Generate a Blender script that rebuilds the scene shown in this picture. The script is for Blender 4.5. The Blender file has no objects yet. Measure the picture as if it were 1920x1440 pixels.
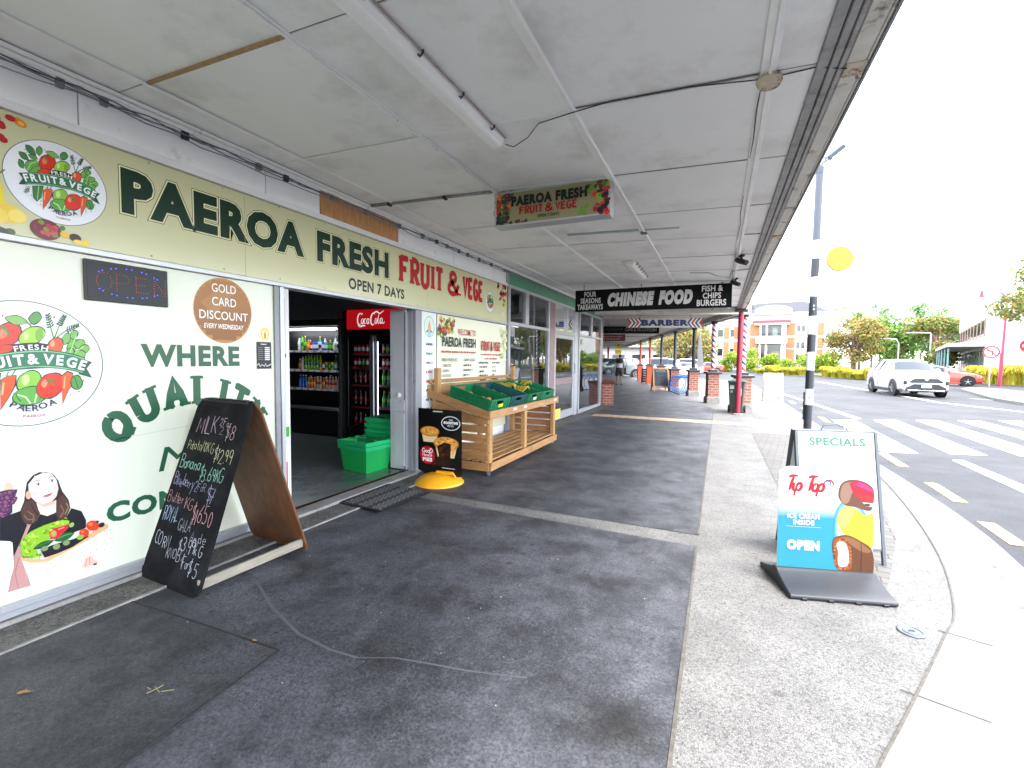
import bpy, bmesh, math, random
from mathutils import Matrix, Vector
R = math.radians
random.seed(7)
scene = bpy.context.scene
col = scene.collection

# ------------------------------------------------------------------ camera
CH = 1.45
yaw, pit, roll = math.atan(388 / 860), math.atan(48 / 860), 0.012
fw = Vector((-math.sin(yaw) * math.cos(pit), math.cos(yaw) * math.cos(pit), -math.sin(pit)))
rt = Vector((math.cos(yaw), math.sin(yaw), 0))
up = rt.cross(fw)
rt2 = rt * math.cos(roll) + up * math.sin(roll)
up2 = up * math.cos(roll) - rt * math.sin(roll)
cd = bpy.data.cameras.new('camera')
cd.sensor_width = 36; cd.lens = 36 * 860 / 1920
cd.clip_start = 0.05; cd.clip_end = 3000
cam = bpy.data.objects.new('camera', cd); col.objects.link(cam)
cam.matrix_world = Matrix(((rt2.x, up2.x, -fw.x, 0), (rt2.y, up2.y, -fw.y, 0), (rt2.z, up2.z, -fw.z, CH), (0, 0, 0, 1)))
scene.camera = cam

# ------------------------------------------------------------------ sky and sun
SUN_EL, SUN_AZ = R(62), R(95)          # azimuth clockwise from +Y
wd = bpy.data.worlds.new('World'); scene.world = wd; wd.use_nodes = True
nt = wd.node_tree; nt.nodes.clear()
N = nt.nodes.new; LK = nt.links.new
out = N('ShaderNodeOutputWorld'); bg = N('ShaderNodeBackground'); sky = N('ShaderNodeTexSky')
sky.sky_type = 'NISHITA'; sky.sun_disc = False
sky.sun_elevation = SUN_EL; sky.sun_rotation = SUN_AZ
tc = N('ShaderNodeTexCoord'); mp = N('ShaderNodeMapping'); mp.inputs['Scale'].default_value = (1, 1, 2.6)
nz = N('ShaderNodeTexNoise'); nz.inputs['Scale'].default_value = 1.7; nz.inputs['Detail'].default_value = 7; nz.inputs['Roughness'].default_value = .55
rmp = N('ShaderNodeValToRGB'); rmp.color_ramp.elements[0].position = .36; rmp.color_ramp.elements[1].position = .56
mx = N('ShaderNodeMixRGB'); mx.inputs[2].default_value = (8.3, 8.6, 9.1, 1)
LK(tc.outputs['Generated'], mp.inputs[0]); LK(mp.outputs[0], nz.inputs['Vector']); LK(nz.outputs[0], rmp.inputs[0])
LK(rmp.outputs[0], mx.inputs[0]); LK(sky.outputs[0], mx.inputs[1]); LK(mx.outputs[0], bg.inputs[0])
bg.inputs[1].default_value = 0.15
LK(bg.outputs[0], out.inputs[0])
sl = bpy.data.lights.new('sun', 'SUN'); sl.energy = 1.25; sl.angle = R(24); sl.color = (1, .97, .92)
so = bpy.data.objects.new('sun', sl); col.objects.link(so); so.location = (30, -5, 60)
sd = Vector((math.sin(SUN_AZ) * math.cos(SUN_EL), math.cos(SUN_AZ) * math.cos(SUN_EL), math.sin(SUN_EL)))
so.rotation_euler = sd.to_track_quat('Z', 'Y').to_euler()
vs = scene.view_settings
scene.display_settings.display_device = 'sRGB'
vs.view_transform = 'Standard'; vs.look = 'None'; vs.gamma = 1; vs.use_curve_mapping = False
vs.exposure = 2.75
cy = scene.cycles
cy.max_bounces = 10; cy.diffuse_bounces = 5; cy.glossy_bounces = 4; cy.transparent_max_bounces = 16; cy.transmission_bounces = 6
cy.caustics_reflective = False; cy.caustics_refractive = False
cy.use_denoising = True

# ------------------------------------------------------------------ helpers
def lin(h):
    if isinstance(h, (tuple, list)): return tuple(h)[:3]
    v = [int(h[i:i + 2], 16) / 255 for i in (0, 2, 4)]
    return tuple(x / 12.92 if x <= .04045 else ((x + .055) / 1.055) ** 2.4 for x in v)

MATS = {}
def mat(name, c, rough=.6, metal=0., spec=.5, var=0., vscale=6., bump=0., bscale=60., emit=0., dirt=None, dscale=3., dlo=.5, dhi=.7, stretch=None, coat=0.):
    if name in MATS: return MATS[name]
    m = bpy.data.materials.new(name); m.use_nodes = True; t = m.node_tree
    b = t.nodes['Principled BSDF']; c = lin(c)
    b.inputs['Base Color'].default_value = (*c, 1); b.inputs['Roughness'].default_value = rough
    b.inputs['Metallic'].default_value = metal; b.inputs['Specular IOR Level'].default_value = spec
    if coat: b.inputs['Coat Weight'].default_value = coat
    if emit:
        b.inputs['Emission Color'].default_value = (*c, 1); b.inputs['Emission Strength'].default_value = emit
    vec = None
    if var or bump or dirt:
        co = t.nodes.new('ShaderNodeTexCoord'); vec = co.outputs['Object']
        if stretch:
            mpp = t.nodes.new('ShaderNodeMapping'); mpp.inputs['Scale'].default_value = stretch
            t.links.new(vec, mpp.inputs[0]); vec = mpp.outputs[0]
    src = None
    if var:
        n = t.nodes.new('ShaderNodeTexNoise'); n.inputs['Scale'].default_value = vscale; n.inputs['Detail'].default_value = 6; n.inputs['Roughness'].default_value = .65
        t.links.new(vec, n.inputs['Vector'])
        rp = t.nodes.new('ShaderNodeValToRGB'); rp.color_ramp.elements[0].position = .3; rp.color_ramp.elements[1].position = .7
        rp.color_ramp.elements[0].color = (*[x * (1 - var) for x in c], 1); rp.color_ramp.elements[1].color = (*[min(1, x * (1 + var * .7)) for x in c], 1)
        t.links.new(n.outputs[0], rp.inputs[0]); src = rp.outputs[0]
    if dirt:
        n = t.nodes.new('ShaderNodeTexNoise'); n.inputs['Scale'].default_value = dscale; n.inputs['Detail'].default_value = 8; n.inputs['Roughness'].default_value = .7
        t.links.new(co.outputs['Object'], n.inputs['Vector'])
        rp = t.nodes.new('ShaderNodeValToRGB'); rp.color_ramp.elements[0].position = dlo; rp.color_ramp.elements[1].position = dhi
        t.links.new(n.outputs[0], rp.inputs[0])
        mm = t.nodes.new('ShaderNodeMixRGB'); t.links.new(rp.outputs[0], mm.inputs[0])
        if src: t.links.new(src, mm.inputs[1])
        else: mm.inputs[1].default_value = (*c, 1)
        mm.inputs[2].default_value = (*lin(dirt), 1); src = mm.outputs[0]
    if src: t.links.new(src, b.inputs['Base Color'])
    if bump:
        n = t.nodes.new('ShaderNodeTexNoise'); n.inputs['Scale'].default_value = bscale; n.inputs['Detail'].default_value = 4
        t.links.new(vec, n.inputs['Vector'])
        bp = t.nodes.new('ShaderNodeBump'); bp.inputs['Strength'].default_value = bump; bp.inputs['Distance'].default_value = .01
        t.links.new(n.outputs[0], bp.inputs['Height']); t.links.new(bp.outputs[0], b.inputs['Normal'])
    MATS[name] = m
    return m

def attr_mat(name, rough=.5, spec=.4, bump=0., bscale=40., trans=0.):
    if name in MATS: return MATS[name]
    m = bpy.data.materials.new(name); m.use_nodes = True; t = m.node_tree; b = t.nodes['Principled BSDF']
    a = t.nodes.new('ShaderNodeAttribute'); a.attribute_name = 'Col'
    t.links.new(a.outputs['Color'], b.inputs['Base Color'])
    b.inputs['Roughness'].default_value = rough; b.inputs['Specular IOR Level'].default_value = spec
    if trans:
        tr = t.nodes.new('ShaderNodeBsdfTranslucent'); ms = t.nodes.new('ShaderNodeMixShader'); ms.inputs[0].default_value = trans
        t.links.new(a.outputs['Color'], tr.inputs[0]); t.links.new(b.outputs[0], ms.inputs[1]); t.links.new(tr.outputs[0], ms.inputs[2])
        t.links.new(ms.outputs[0], t.nodes['Material Output'].inputs[0])
    MATS[name] = m
    return m

def glass_mat(name, tint=(.9, .95, .95), ior=1.5, dark=0.):
    if name in MATS: return MATS[name]
    m = bpy.data.materials.new(name); m.use_nodes = True; t = m.node_tree; t.nodes.clear()
    o = t.nodes.new('ShaderNodeOutputMaterial'); tr = t.nodes.new('ShaderNodeBsdfTransparent'); gl = t.nodes.new('ShaderNodeBsdfGlossy')
    fr = t.nodes.new('ShaderNodeFresnel'); fr.inputs[0].default_value = ior; mxs = t.nodes.new('ShaderNodeMixShader')
    tr.inputs[0].default_value = (*tint, 1); gl.inputs['Roughness'].default_value = .01; gl.inputs[0].default_value = (.95, .97, 1, 1)
    t.links.new(fr.outputs[0], mxs.inputs[0]); t.links.new(tr.outputs[0], mxs.inputs[1]); t.links.new(gl.outputs[0], mxs.inputs[2]); t.links.new(mxs.outputs[0], o.inputs[0])
    MATS[name] = m
    return m

PM = {}
def pmat(o): return PM.get(o.name, Matrix()) if o else Matrix()

def put(name, me, parent=None, world=False, props=None):
    o = bpy.data.objects.new(name, me); col.objects.link(o)
    if parent:
        o.parent = parent
        if world: me.transform(pmat(parent).inverted())
        PM[o.name] = pmat(parent)
    if props:
        for k, v in props.items(): o[k] = v
    return o

class MB:
    """collects shapes into one mesh"""
    def __init__(s): s.bm = bmesh.new(); s.xf = Matrix()
    def _v(s, pts): return [s.bm.verts.new(s.xf @ Vector(p)) for p in pts]
    def face(s, pts):
        try: return s.bm.faces.new(s._v(pts))
        except ValueError: return None
    def box(s, x0, x1, y0, y1, z0, z1):
        v = s._v([(x0, y0, z0), (x1, y0, z0), (x1, y1, z0), (x0, y1, z0), (x0, y0, z1), (x1, y0, z1), (x1, y1, z1), (x0, y1, z1)])
        for f in ((3, 2, 1, 0), (4, 5, 6, 7), (0, 1, 5, 4), (1, 2, 6, 5), (2, 3, 7, 6), (3, 0, 4, 7)): s.bm.faces.new([v[i] for i in f])
        return s
    def obox(s, c, sx, sy, sz, rot=None):
        old = s.xf; s.xf = old @ Matrix.Translation(c) @ (rot.to_4x4() if rot else Matrix())
        s.box(-sx / 2, sx / 2, -sy / 2, sy / 2, -sz / 2, sz / 2); s.xf = old
        return s
    def bar(s, p, q, w, h, upv=(0, 0, 1)):
        p, q = Vector(p), Vector(q); d = q - p; L = d.length; d.normalize(); u = Vector(upv); a = d.cross(u)
        if a.length < 1e-4: a = d.cross(Vector((1, 0, 0)))
        a.normalize(); u = a.cross(d)
        v = s._v([p + a * (w / 2 * i) + u * (h / 2 * j) for i, j in ((-1, -1), (1, -1), (1, 1), (-1, 1))] + [q + a * (w / 2 * i) + u * (h / 2 * j) for i, j in ((-1, -1), (1, -1), (1, 1), (-1, 1))])
        for f in ((3, 2, 1, 0), (4, 5, 6, 7), (0, 1, 5, 4), (1, 2, 6, 5), (2, 3, 7, 6), (3, 0, 4, 7)): s.bm.faces.new([v[i] for i in f])
        return s
    def tube(s, pts, r, n=8, caps=True):
        pts = [Vector(p) for p in pts]; rs = r if isinstance(r, (list, tuple)) else [r] * len(pts); rings = []; prev = None
        for i, p in enumerate(pts):
            d = (pts[min(i + 1, len(pts) - 1)] - pts[max(i - 1, 0)]).normalized()
            a = d.cross(Vector((0, 0, 1))) if prev is None else prev - d * prev.dot(d)
            if a.length < 1e-3: a = d.cross(Vector((1, 0, 0)))
            a.normalize(); prev = a; b = d.cross(a)
            rings.append(s._v([p + (a * math.cos(2 * math.pi * k / n) + b * math.sin(2 * math.pi * k / n)) * rs[i] for k in range(n)]))
        for A, B in zip(rings, rings[1:]):
            for k in range(n): s.bm.faces.new([A[k], A[(k + 1) % n], B[(k + 1) % n], B[k]])
        if caps: s.bm.faces.new(rings[0][::-1]); s.bm.faces.new(rings[-1])
        return s
    def lathe(s, prof, n=16, c=(0, 0, 0), axis='z', cap=True):
        rings = []
        for r, z in prof:
            pts = []
            for k in range(n):
                a = 2 * math.pi * k / n; x, y = r * math.cos(a), r * math.sin(a)
                p = (x, y, z) if axis == 'z' else ((z, x, y) if axis == 'x' else (y, z, x))
                pts.append((c[0] + p[0], c[1] + p[1], c[2] + p[2]))
            rings.append(s._v(pts))
        for A, B in zip(rings, rings[1:]):
            for k in range(n): s.bm.faces.new([A[k], A[(k + 1) % n], B[(k + 1) % n], B[k]])
        if cap: s.bm.faces.new(rings[0][::-1]); s.bm.faces.new(rings[-1])
        return s
    def prism(s, pts, d):
        """flat outline (list of 3D points) pushed along vector d"""
        d = Vector(d); A = s._v(pts); B = s._v([Vector(p) + d for p in pts]); n = len(pts)
        s.bm.faces.new(A[::-1]); s.bm.faces.new(B)
        for k in range(n): s.bm.faces.new([A[k], A[(k + 1) % n], B[(k + 1) % n], B[k]])
        return s
    def loft(s, rings, close=True, caps=True):
        Rg = [s._v(r) for r in rings]; n = len(rings[0])
        for A, B in zip(Rg, Rg[1:]):
            for k in range(n if close else n - 1): s.bm.faces.new([A[k], A[(k + 1) % n], B[(k + 1) % n], B[k]])
        if caps: s.bm.faces.new(Rg[0][::-1]); s.bm.faces.new(Rg[-1])
        return s
    def ico(s, c, r, sub=1, sc=(1, 1, 1), jit=0.):
        ret = bmesh.ops.create_icosphere(s.bm, subdivisions=sub, radius=1)
        for v in ret['verts']:
            k = 1 + random.uniform(-jit, jit)
            v.co = s.xf @ Vector((c[0] + v.co.x * r * sc[0] * k, c[1] + v.co.y * r * sc[1] * k, c[2] + v.co.z * r * sc[2] * k))
        return s
    def mesh(s, name, m, bevel=0., seg=1, smooth=None):
        bm = s.bm
        bmesh.ops.recalc_face_normals(bm, faces=bm.faces)
        if bevel:
            ed = [e for e in bm.edges if len(e.link_faces) == 2 and e.calc_face_angle(0) > R(30)]
            bmesh.ops.bevel(bm, geom=ed, offset=bevel, segments=seg, affect='EDGES', clamp_overlap=True)
        me = bpy.data.meshes.new(name); bm.to_mesh(me); bm.free()
        if m: me.materials.append(m)
        if smooth:
            for p in me.polygons: p.use_smooth = True
            me.set_sharp_from_angle(angle=R(smooth))
        return me
    def obj(s, name, m, parent=None, world=False, bevel=0., seg=1, smooth=None, props=None):
        return put(name, s.mesh(name, m, bevel, seg, smooth), parent, world, props)

def thing(name, label, cat, loc=(0, 0, 0), rz=0., group=None):
    o = bpy.data.objects.new(name, None); col.objects.link(o)
    o.location = loc; o.rotation_euler = (0, 0, rz); o.empty_display_size = .1
    PM[o.name] = Matrix.Translation(loc) @ Matrix.Rotation(rz, 4, 'Z')
    o['label'] = label; o['category'] = cat
    if group: o['group'] = group
    return o
def tag(o, label, cat, group=None):
    o['label'] = label; o['category'] = cat
    if group: o['group'] = group
    return o
KIDS = {}
def dup(root, loc, rz=None, label=None, group=None):
    def cp(o, par):
        c = o.copy(); col.objects.link(c)
        if par: c.parent = par
        for ch in list(o.children): cp(ch, c)
        return c
    r = cp(root, None); r.location = loc
    if rz is not None: r.rotation_euler = (0, 0, rz)
    PM[r.name] = Matrix.Translation(loc) @ Matrix.Rotation(r.rotation_euler.z, 4, 'Z')
    if label: r['label'] = label
    if group: r['group'] = group
    return r
STRUCT = {'kind': 'structure'}
STUFF = {'kind': 'stuff'}

# ------------------------------------------------------------------ flat print
TXT = {}
def text2d(body):
    if body in TXT: return TXT[body]
    c = bpy.data.curves.new('t', 'FONT'); c.body = body; c.size = 1; c.resolution_u = 3; c.fill_mode = 'FRONT'; c.dimensions = '2D'
    o = bpy.data.objects.new('t', c); me = bpy.data.meshes.new_from_object(o)
    vs_ = [(v.co.x, v.co.y) for v in me.vertices]; fs = [tuple(p.vertices) for p in me.polygons]
    bpy.data.objects.remove(o); bpy.data.curves.remove(c); bpy.data.meshes.remove(me)
    TXT[body] = (vs_, fs)
    return TXT[body]
BTXT = {}
def text2db(body, off, sp=None):
    sp = off if sp is None else sp
    k = (body, round(off, 4), round(sp, 4))
    if k in BTXT: return BTXT[k]
    c = bpy.data.curves.new('t', 'FONT'); c.body = body; c.size = 1; c.resolution_u = 3; c.fill_mode = 'FRONT'; c.dimensions = '2D'; c.offset = off
    c.space_character = 1 + sp * 2.2
    o = bpy.data.objects.new('t', c); me = bpy.data.meshes.new_from_object(o)
    vs_ = [(v.co.x, v.co.y) for v in me.vertices]; fs = [tuple(p.vertices) for p in me.polygons]
    bpy.data.objects.remove(o); bpy.data.curves.remove(c); bpy.data.meshes.remove(me)
    BTXT[k] = (vs_, fs)
    return BTXT[k]

class Print:
    """coloured ink shapes stacked in very thin layers on one plane"""
    def __init__(s, O, U, V, step=5e-5, base=4e-4):
        s.O, s.U, s.V = Vector(O), Vector(U).normalized(), Vector(V).normalized(); s.N = s.U.cross(s.V)
        s.step = step; s.mul = 1.; s.h = base; s.vs = []; s.fs = []; s.cs = []
    def _add(s, pts, faces, c):
        b = len(s.vs); s.h += s.step
        for u, v in pts: s.vs.append(s.O + s.U * u + s.V * v + s.N * s.h)
        c = tuple(x * s.mul for x in lin(c))
        for f in faces: s.fs.append([b + i for i in f]); s.cs.append(c)
    def poly(s, pts, c):
        a = sum(pts[i - 1][0] * pts[i][1] - pts[i][0] * pts[i - 1][1] for i in range(len(pts)))
        if a < 0: pts = pts[::-1]
        s._add(pts, [list(range(len(pts)))], c)
    def rect(s, u0, u1, v0, v1, c): s._add([(u0, v0), (u1, v0), (u1, v1), (u0, v1)], [(0, 1, 2, 3)], c)
    def ell(s, cu, cv, ru, rv, c, rot=0., n=24):
        r = R(rot); p = []
        for i in range(n):
            a = 2 * math.pi * i / n; x, y = ru * math.cos(a), rv * math.sin(a)
            p.append((cu + x * math.cos(r) - y * math.sin(r), cv + x * math.sin(r) + y * math.cos(r)))
        s._add(p, [list(range(n))], c)
    def ring(s, cu, cv, ru, rv, w, c, n=40):
        p = []; f = []
        for i in range(n):
            a = 2 * math.pi * i / n; p += [(cu + ru * math.cos(a), cv + rv * math.sin(a)), (cu + (ru - w) * math.cos(a), cv + (rv - w) * math.sin(a))]
            j = (i + 1) % n; f.append((2 * i, 2 * j, 2 * j + 1, 2 * i + 1))
        s._add(p, [t[::-1] if False else t for t in f], c)
    def line(s, pts, w, c):
        A = []; B = []
        ws = w if isinstance(w, (list, tuple)) else [w] * len(pts)
        for i, (x, y) in enumerate(pts):
            x0, y0 = pts[max(i - 1, 0)]; x1, y1 = pts[min(i + 1, len(pts) - 1)]; L = math.hypot(x1 - x0, y1 - y0) or 1
            nx, ny = -(y1 - y0) / L * ws[i] / 2, (x1 - x0) / L * ws[i] / 2; A.append((x + nx, y + ny)); B.append((x - nx, y - ny))
        n = len(pts)
        s._add(A + B, [(i, n + i, n + i + 1, i + 1) for i in range(n - 1)], c)
    def text(s, body, u0, v0, w, h, c, off=0., shear=0., grow=0., ref=None):
        """fit the text exactly into the box u0..u0+w, v0..v0+h (cap height)"""
        rf_ = ref if ref is not None else off; vs_, fs = text2db(body, off, rf_); rv, _ = text2db(body, rf_)
        x0 = min(p[0] for p in rv); x1 = max(p[0] for p in rv)
        cap = text2db('H', ref if ref is not None else off)[0]; y0 = min(p[1] for p in cap); y1 = max(p[1] for p in cap)
        sx, sy = w / (x1 - x0), h / (y1 - y0)
        s._add([(u0 + (x - x0) * sx + shear * (y - y0) * sy, v0 + (y - y0) * sy) for x, y in vs_], fs, c)
    def glyphpath(s, body, path, h, c, off=.02, squash=1., gap=.12):
        """text set along a curve; stretched so that it fills it"""
        segs = []; L = 0
        for a, b in zip(path, path[1:]):
            l = math.hypot(b[0] - a[0], b[1] - a[1]); segs.append((L, l, a, b)); L += l
        cap = text2db('H', off)[0]; y0 = min(p[1] for p in cap); y1 = max(p[1] for p in cap); k = h / (y1 - y0)
        gl = []; W = 0
        for ch in body:
            if ch == ' ': gl.append((None, W)); W += .3; continue
            v, f = text2db(ch, off); x0 = min(p[0] for p in v); x1 = max(p[0] for p in v)
            gl.append(((v, f, x0, x1 - x0), W)); W += x1 - x0 + gap
        W -= gap; sx = L / W
        for g, w0 in gl:
            if not g: continue
            v, f, x0, gw = g; m = (w0 + gw / 2) * sx
            for S0, l, a, b in segs:
                if m <= S0 + l or S0 + l >= L - 1e-9:
                    t = (m - S0) / l; cx, cy_ = a[0] + (b[0] - a[0]) * t, a[1] + (b[1] - a[1]) * t; an = math.atan2(b[1] - a[1], b[0] - a[0]); break
            ca, sa = math.cos(an), math.sin(an); pp = []
            for x, y in v:
                lx, ly = (x - x0 - gw / 2) * sx * squash, (y - y0) * k
                pp.append((cx + lx * ca - ly * sa, cy_ + lx * sa + ly * ca))
            s._add(pp, f, c)
    def strokes(s, body, u, v, w, h, c, th=.1, slab=0., spur=0., gap=.22, jit=0., shear=0., path=None):
        """hand or slab lettering from the stroke font, fitted in the box"""
        gl = []; W = 0
        for ch in body:
            if ch == ' ': W += .35; continue
            g = SF.get(ch) or SF.get(ch.upper()); gw = max(p[0] for st in g for p in st); gl.append((ch, g, W, gw)); W += gw + gap
        W -= gap; sx = w / W
        for ch, g, x0, gw in gl:
            jx, jy, js = (random.uniform(-jit, jit) for _ in range(3)); ja = random.uniform(-jit, jit) * 1.5
            def T(p):
                x, y = p
                lx = (x - gw / 2) * (1 + js); ly = y * (1 + js)
                lx, ly = lx - ly * ja * .5, ly + lx * ja * .5
                X, Y = (x0 + gw / 2 + lx + jx) * sx, (ly + jy) * h
                if path: return path(X / w, Y)
                return (u + X + shear * Y, v + Y)
            for st in g:
                dense = [st[0]]
                for a, b in zip(st, st[1:]):
                    n = 1 if not path else 2
                    for i in range(1, n + 1): dense.append((a[0] + (b[0] - a[0]) * i / n, a[1] + (b[1] - a[1]) * i / n))
                s.line([T(p) for p in dense], th * h, c)
                if slab:
                    for e, q in ((st[0], st[1]), (st[-1], st[-2])):
                        if st[0] == st[-1]: continue
                        if abs(e[1]) < .02 or abs(e[1] - 1) < .02:
                            if abs(q[1] - e[1]) > .3:
                                yy = .05 if e[1] < .5 else .95
                                s.line([T((e[0] - slab, yy)), T((e[0] + slab, yy))], .1 * h, c)
                        elif abs(q[0] - e[0]) > abs(q[1] - e[1]):
                            s.line([T((e[0], e[1] - slab * .55)), T((e[0], e[1] + slab * .55))], .1 * h, c)
                if spur:
                    for a, b in zip(st, st[1:]):
                        if abs(b[1] - a[1]) > .7:
                            mx_, my_ = (a[0] + b[0]) / 2, (a[1] + b[1]) / 2
                            s.poly([T((mx_ - spur, my_)), T((mx_, my_ - .1)), T((mx_ + spur, my_)), T((mx_, my_ + .1))], c)
    def shapes(s, data, cu, cv, k):
        """ready drawn outlines"""
        for row in data.split('\n'):
            c, p = row.split(':'); p = [int(x) for x in p.split(',')]
            s.poly([(cu + p[i] * k, cv + p[i + 1] * k) for i in range(0, len(p), 2)], c)
    def blob(s, cu, cv, r, c, n=12, jit=.2):
        s._add([(cu + r * (1 + random.uniform(-jit, jit)) * math.cos(2 * math.pi * i / n), cv + r * (1 + random.uniform(-jit, jit)) * math.sin(2 * math.pi * i / n)) for i in range(n)], [list(range(n))], c)
    def dashes(s, u, v, w, h, c, seed=1):
        """a line of print too small to read in the photograph"""
        q = random.Random(seed); x = u
        while x < u + w:
            d = min(h * q.uniform(.5, 1.1), u + w - x); s.rect(x, x + d, v + h * q.uniform(0, .2), v + h * q.uniform(.8, 1), c); x += d + h * q.choice((.2, .2, .7))
    def build(s, name, parent=None, rough=.35, m=None, props=None, spec=.4):
        me = bpy.data.meshes.new(name); me.from_pydata([tuple(v) for v in s.vs], [], s.fs)
        ca = me.attributes.new('Col', 'FLOAT_COLOR', 'CORNER'); buf = []
        for f, c in zip(me.polygons, s.cs): buf += [*c, 1.] * f.loop_total
        ca.data.foreach_set('color', buf)
        me.materials.append(m or attr_mat('print_%d' % int(rough * 100), rough, spec))
        return put(name, me, parent, True, props)

# stroke font: every glyph is a list of pen strokes in a 1 high box
def _arc(cx, cy_, rx, ry, a0, a1, n=8):
    return [(cx + rx * math.cos(R(a0 + (a1 - a0) * i / n)), cy_ + ry * math.sin(R(a0 + (a1 - a0) * i / n))) for i in range(n + 1)]
SF = {
 'A': [[(0, 0), (.28, 1), (.56, 0)], [(.11, .36), (.45, .36)]], 'B': [[(0, 0), (0, 1)], [(0, 1)] + _arc(.25, .77, .24, .23, 90, -90, 6) + [(0, .54)], [(0, .54)] + _arc(.28, .27, .26, .27, 90, -90, 6) + [(0, 0)]],
 'C': [_arc(.3, .5, .3, .5, 55, 305, 12)], 'D': [[(0, 0), (0, 1)], [(0, 1)] + _arc(.2, .5, .35, .5, 90, -90, 10) + [(0, 0)]],
 'E': [[(0, 0), (0, 1)], [(0, .95), (.48, .95)], [(0, .52), (.36, .52)], [(0, .05), (.5, .05)]], 'F': [[(0, 0), (0, 1)], [(0, .95), (.5, .95)], [(0, .52), (.36, .52)]],
 'G': [_arc(.3, .5, .3, .5, 50, 330, 12) + [(.58, .45)], [(.34, .45), (.58, .45)]], 'H': [[(0, 0), (0, 1)], [(.5, 0), (.5, 1)], [(0, .5), (.5, .5)]],
 'I': [[(.08, 0), (.08, 1)]], 'J': [[(.4, 1), (.4, .25)] + _arc(.2, .25, .2, .25, 0, -180, 6)], 'K': [[(0, 0), (0, 1)], [(.48, 1), (0, .42)], [(.14, .56), (.5, 0)]],
 'L': [[(0, 0), (0, 1)], [(0, .05), (.46, .05)]], 'M': [[(0, 0), (.08, 1), (.36, .3), (.64, 1), (.72, 0)]], 'N': [[(0, 0), (0, 1), (.5, 0), (.5, 1)]],
 'O': [_arc(.3, .5, .3, .5, 90, 450, 14)], 'P': [[(0, 0), (0, 1)], [(0, 1)] + _arc(.25, .73, .26, .27, 90, -90, 7) + [(0, .46)]],
 'Q': [_arc(.3, .5, .3, .5, 90, 450, 14), [(.34, .3), (.62, -.1)]], 'R': [[(0, 0), (0, 1)], [(0, 1)] + _arc(.25, .75, .25, .25, 90, -90, 7) + [(0, .5)], [(.22, .5), (.5, 0)]],
 'S': [_arc(.26, .74, .25, .26, 40, 270, 8) + _arc(.26, .25, .27, .25, 90, -140, 8)], 'T': [[(.27, 0), (.27, 1)], [(0, .95), (.54, .95)]],
 'U': [[(0, 1), (0, .28)] + _arc(.26, .28, .26, .28, 180, 360, 8) + [(.52, 1)]], 'V': [[(0, 1), (.27, 0), (.54, 1)]], 'W': [[(0, 1), (.18, 0), (.37, .8), (.56, 0), (.74, 1)]],
 'X': [[(0, 0), (.5, 1)], [(0, 1), (.5, 0)]], 'Y': [[(0, 1), (.26, .5)], [(.52, 1), (.26, .5), (.26, 0)]], 'Z': [[(0, 1), (.5, 1), (0, 0), (.5, 0)]],
 'a': [_arc(.2, .25, .2, .25, 20, 380, 9), [(.4, .5), (.4, 0)]], 'b': [[(0, 1), (0, 0)], _arc(.2, .25, .2, .25, 180, 540, 9)], 'e': [[(.02, .28), (.4, .28)] + _arc(.2, .26, .2, .25, 10, 320, 8)],
 'l': [[(.04, 1), (.04, 0)]], 'n': [[(0, .5), (0, 0)], [(0, .3)] + _arc(.18, .3, .18, .2, 180, 0, 5) + [(.36, 0)]], 'o': [_arc(.2, .25, .2, .25, 90, 450, 9)], 'p': [[(0, .5), (0, -.4)], _arc(.2, .25, .2, .25, 180, 540, 9)],
 'r': [[(0, .5), (0, 0)], [(0, .3), (.12, .48), (.26, .48)]], 't': [[(.12, .9), (.12, .1), (.28, .02)], [(0, .58), (.28, .58)]], 'u': [[(0, .5), (0, .15), (.15, 0), (.32, .12), (.34, .5), (.36, 0)]], 'y': [[(0, .5), (.18, .05)], [(.38, .5), (.05, -.4)]], 'k': [[(0, 1), (0, 0)], [(.3, .5), (0, .2)], [(.1, .3), (.32, 0)]], 'i': [[(.03, .5), (.03, 0)]],
 '0': [_arc(.24, .5, .24, .5, 90, 450, 12)], '1': [[(0, .8), (.12, 1), (.12, 0)]], '2': [_arc(.24, .73, .23, .27, 170, -30, 7) + [(0, 0), (.5, 0)]], '3': [_arc(.22, .75, .22, .25, 150, -90, 7), _arc(.22, .25, .25, .25, 90, -150, 7)],
 '4': [[(.34, 0), (.34, 1), (0, .35), (.46, .35)]], '5': [[(.44, 1), (.06, 1), (.02, .55), (.2, .62)] + _arc(.2, .3, .25, .3, 70, -140, 7)], '6': [[(.36, 1), (.08, .5)] + _arc(.24, .25, .23, .25, 160, -200, 10)], '7': [[(0, 1), (.46, 1), (.14, 0)], [(.08, .48), (.42, .48)]],
 '8': [_arc(.22, .76, .2, .24, -90, 270, 10), _arc(.22, .26, .24, .26, 90, 450, 10)], '9': [_arc(.2, .72, .2, .26, 0, 360, 10), [(.4, .75), (.34, 0)]], '$': [_arc(.2, .72, .19, .2, 50, 270, 6) + _arc(.2, .32, .2, .2, 90, -130, 6), [(.2, 1.12), (.2, -.15)]],
 '.': [[(0, 0), (.05, .05)]], '/': [[(0, -.1), (.3, 1)]], '&': [[(.58, 0), (.12, .68)] + _arc(.27, .8, .16, .2, 200, -60, 8) + [(.06, .4)] + _arc(.25, .24, .24, .24, 140, 340, 8) + [(.6, .48)]], '-': [[(0, .5), (.3, .5)]],
}
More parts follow.
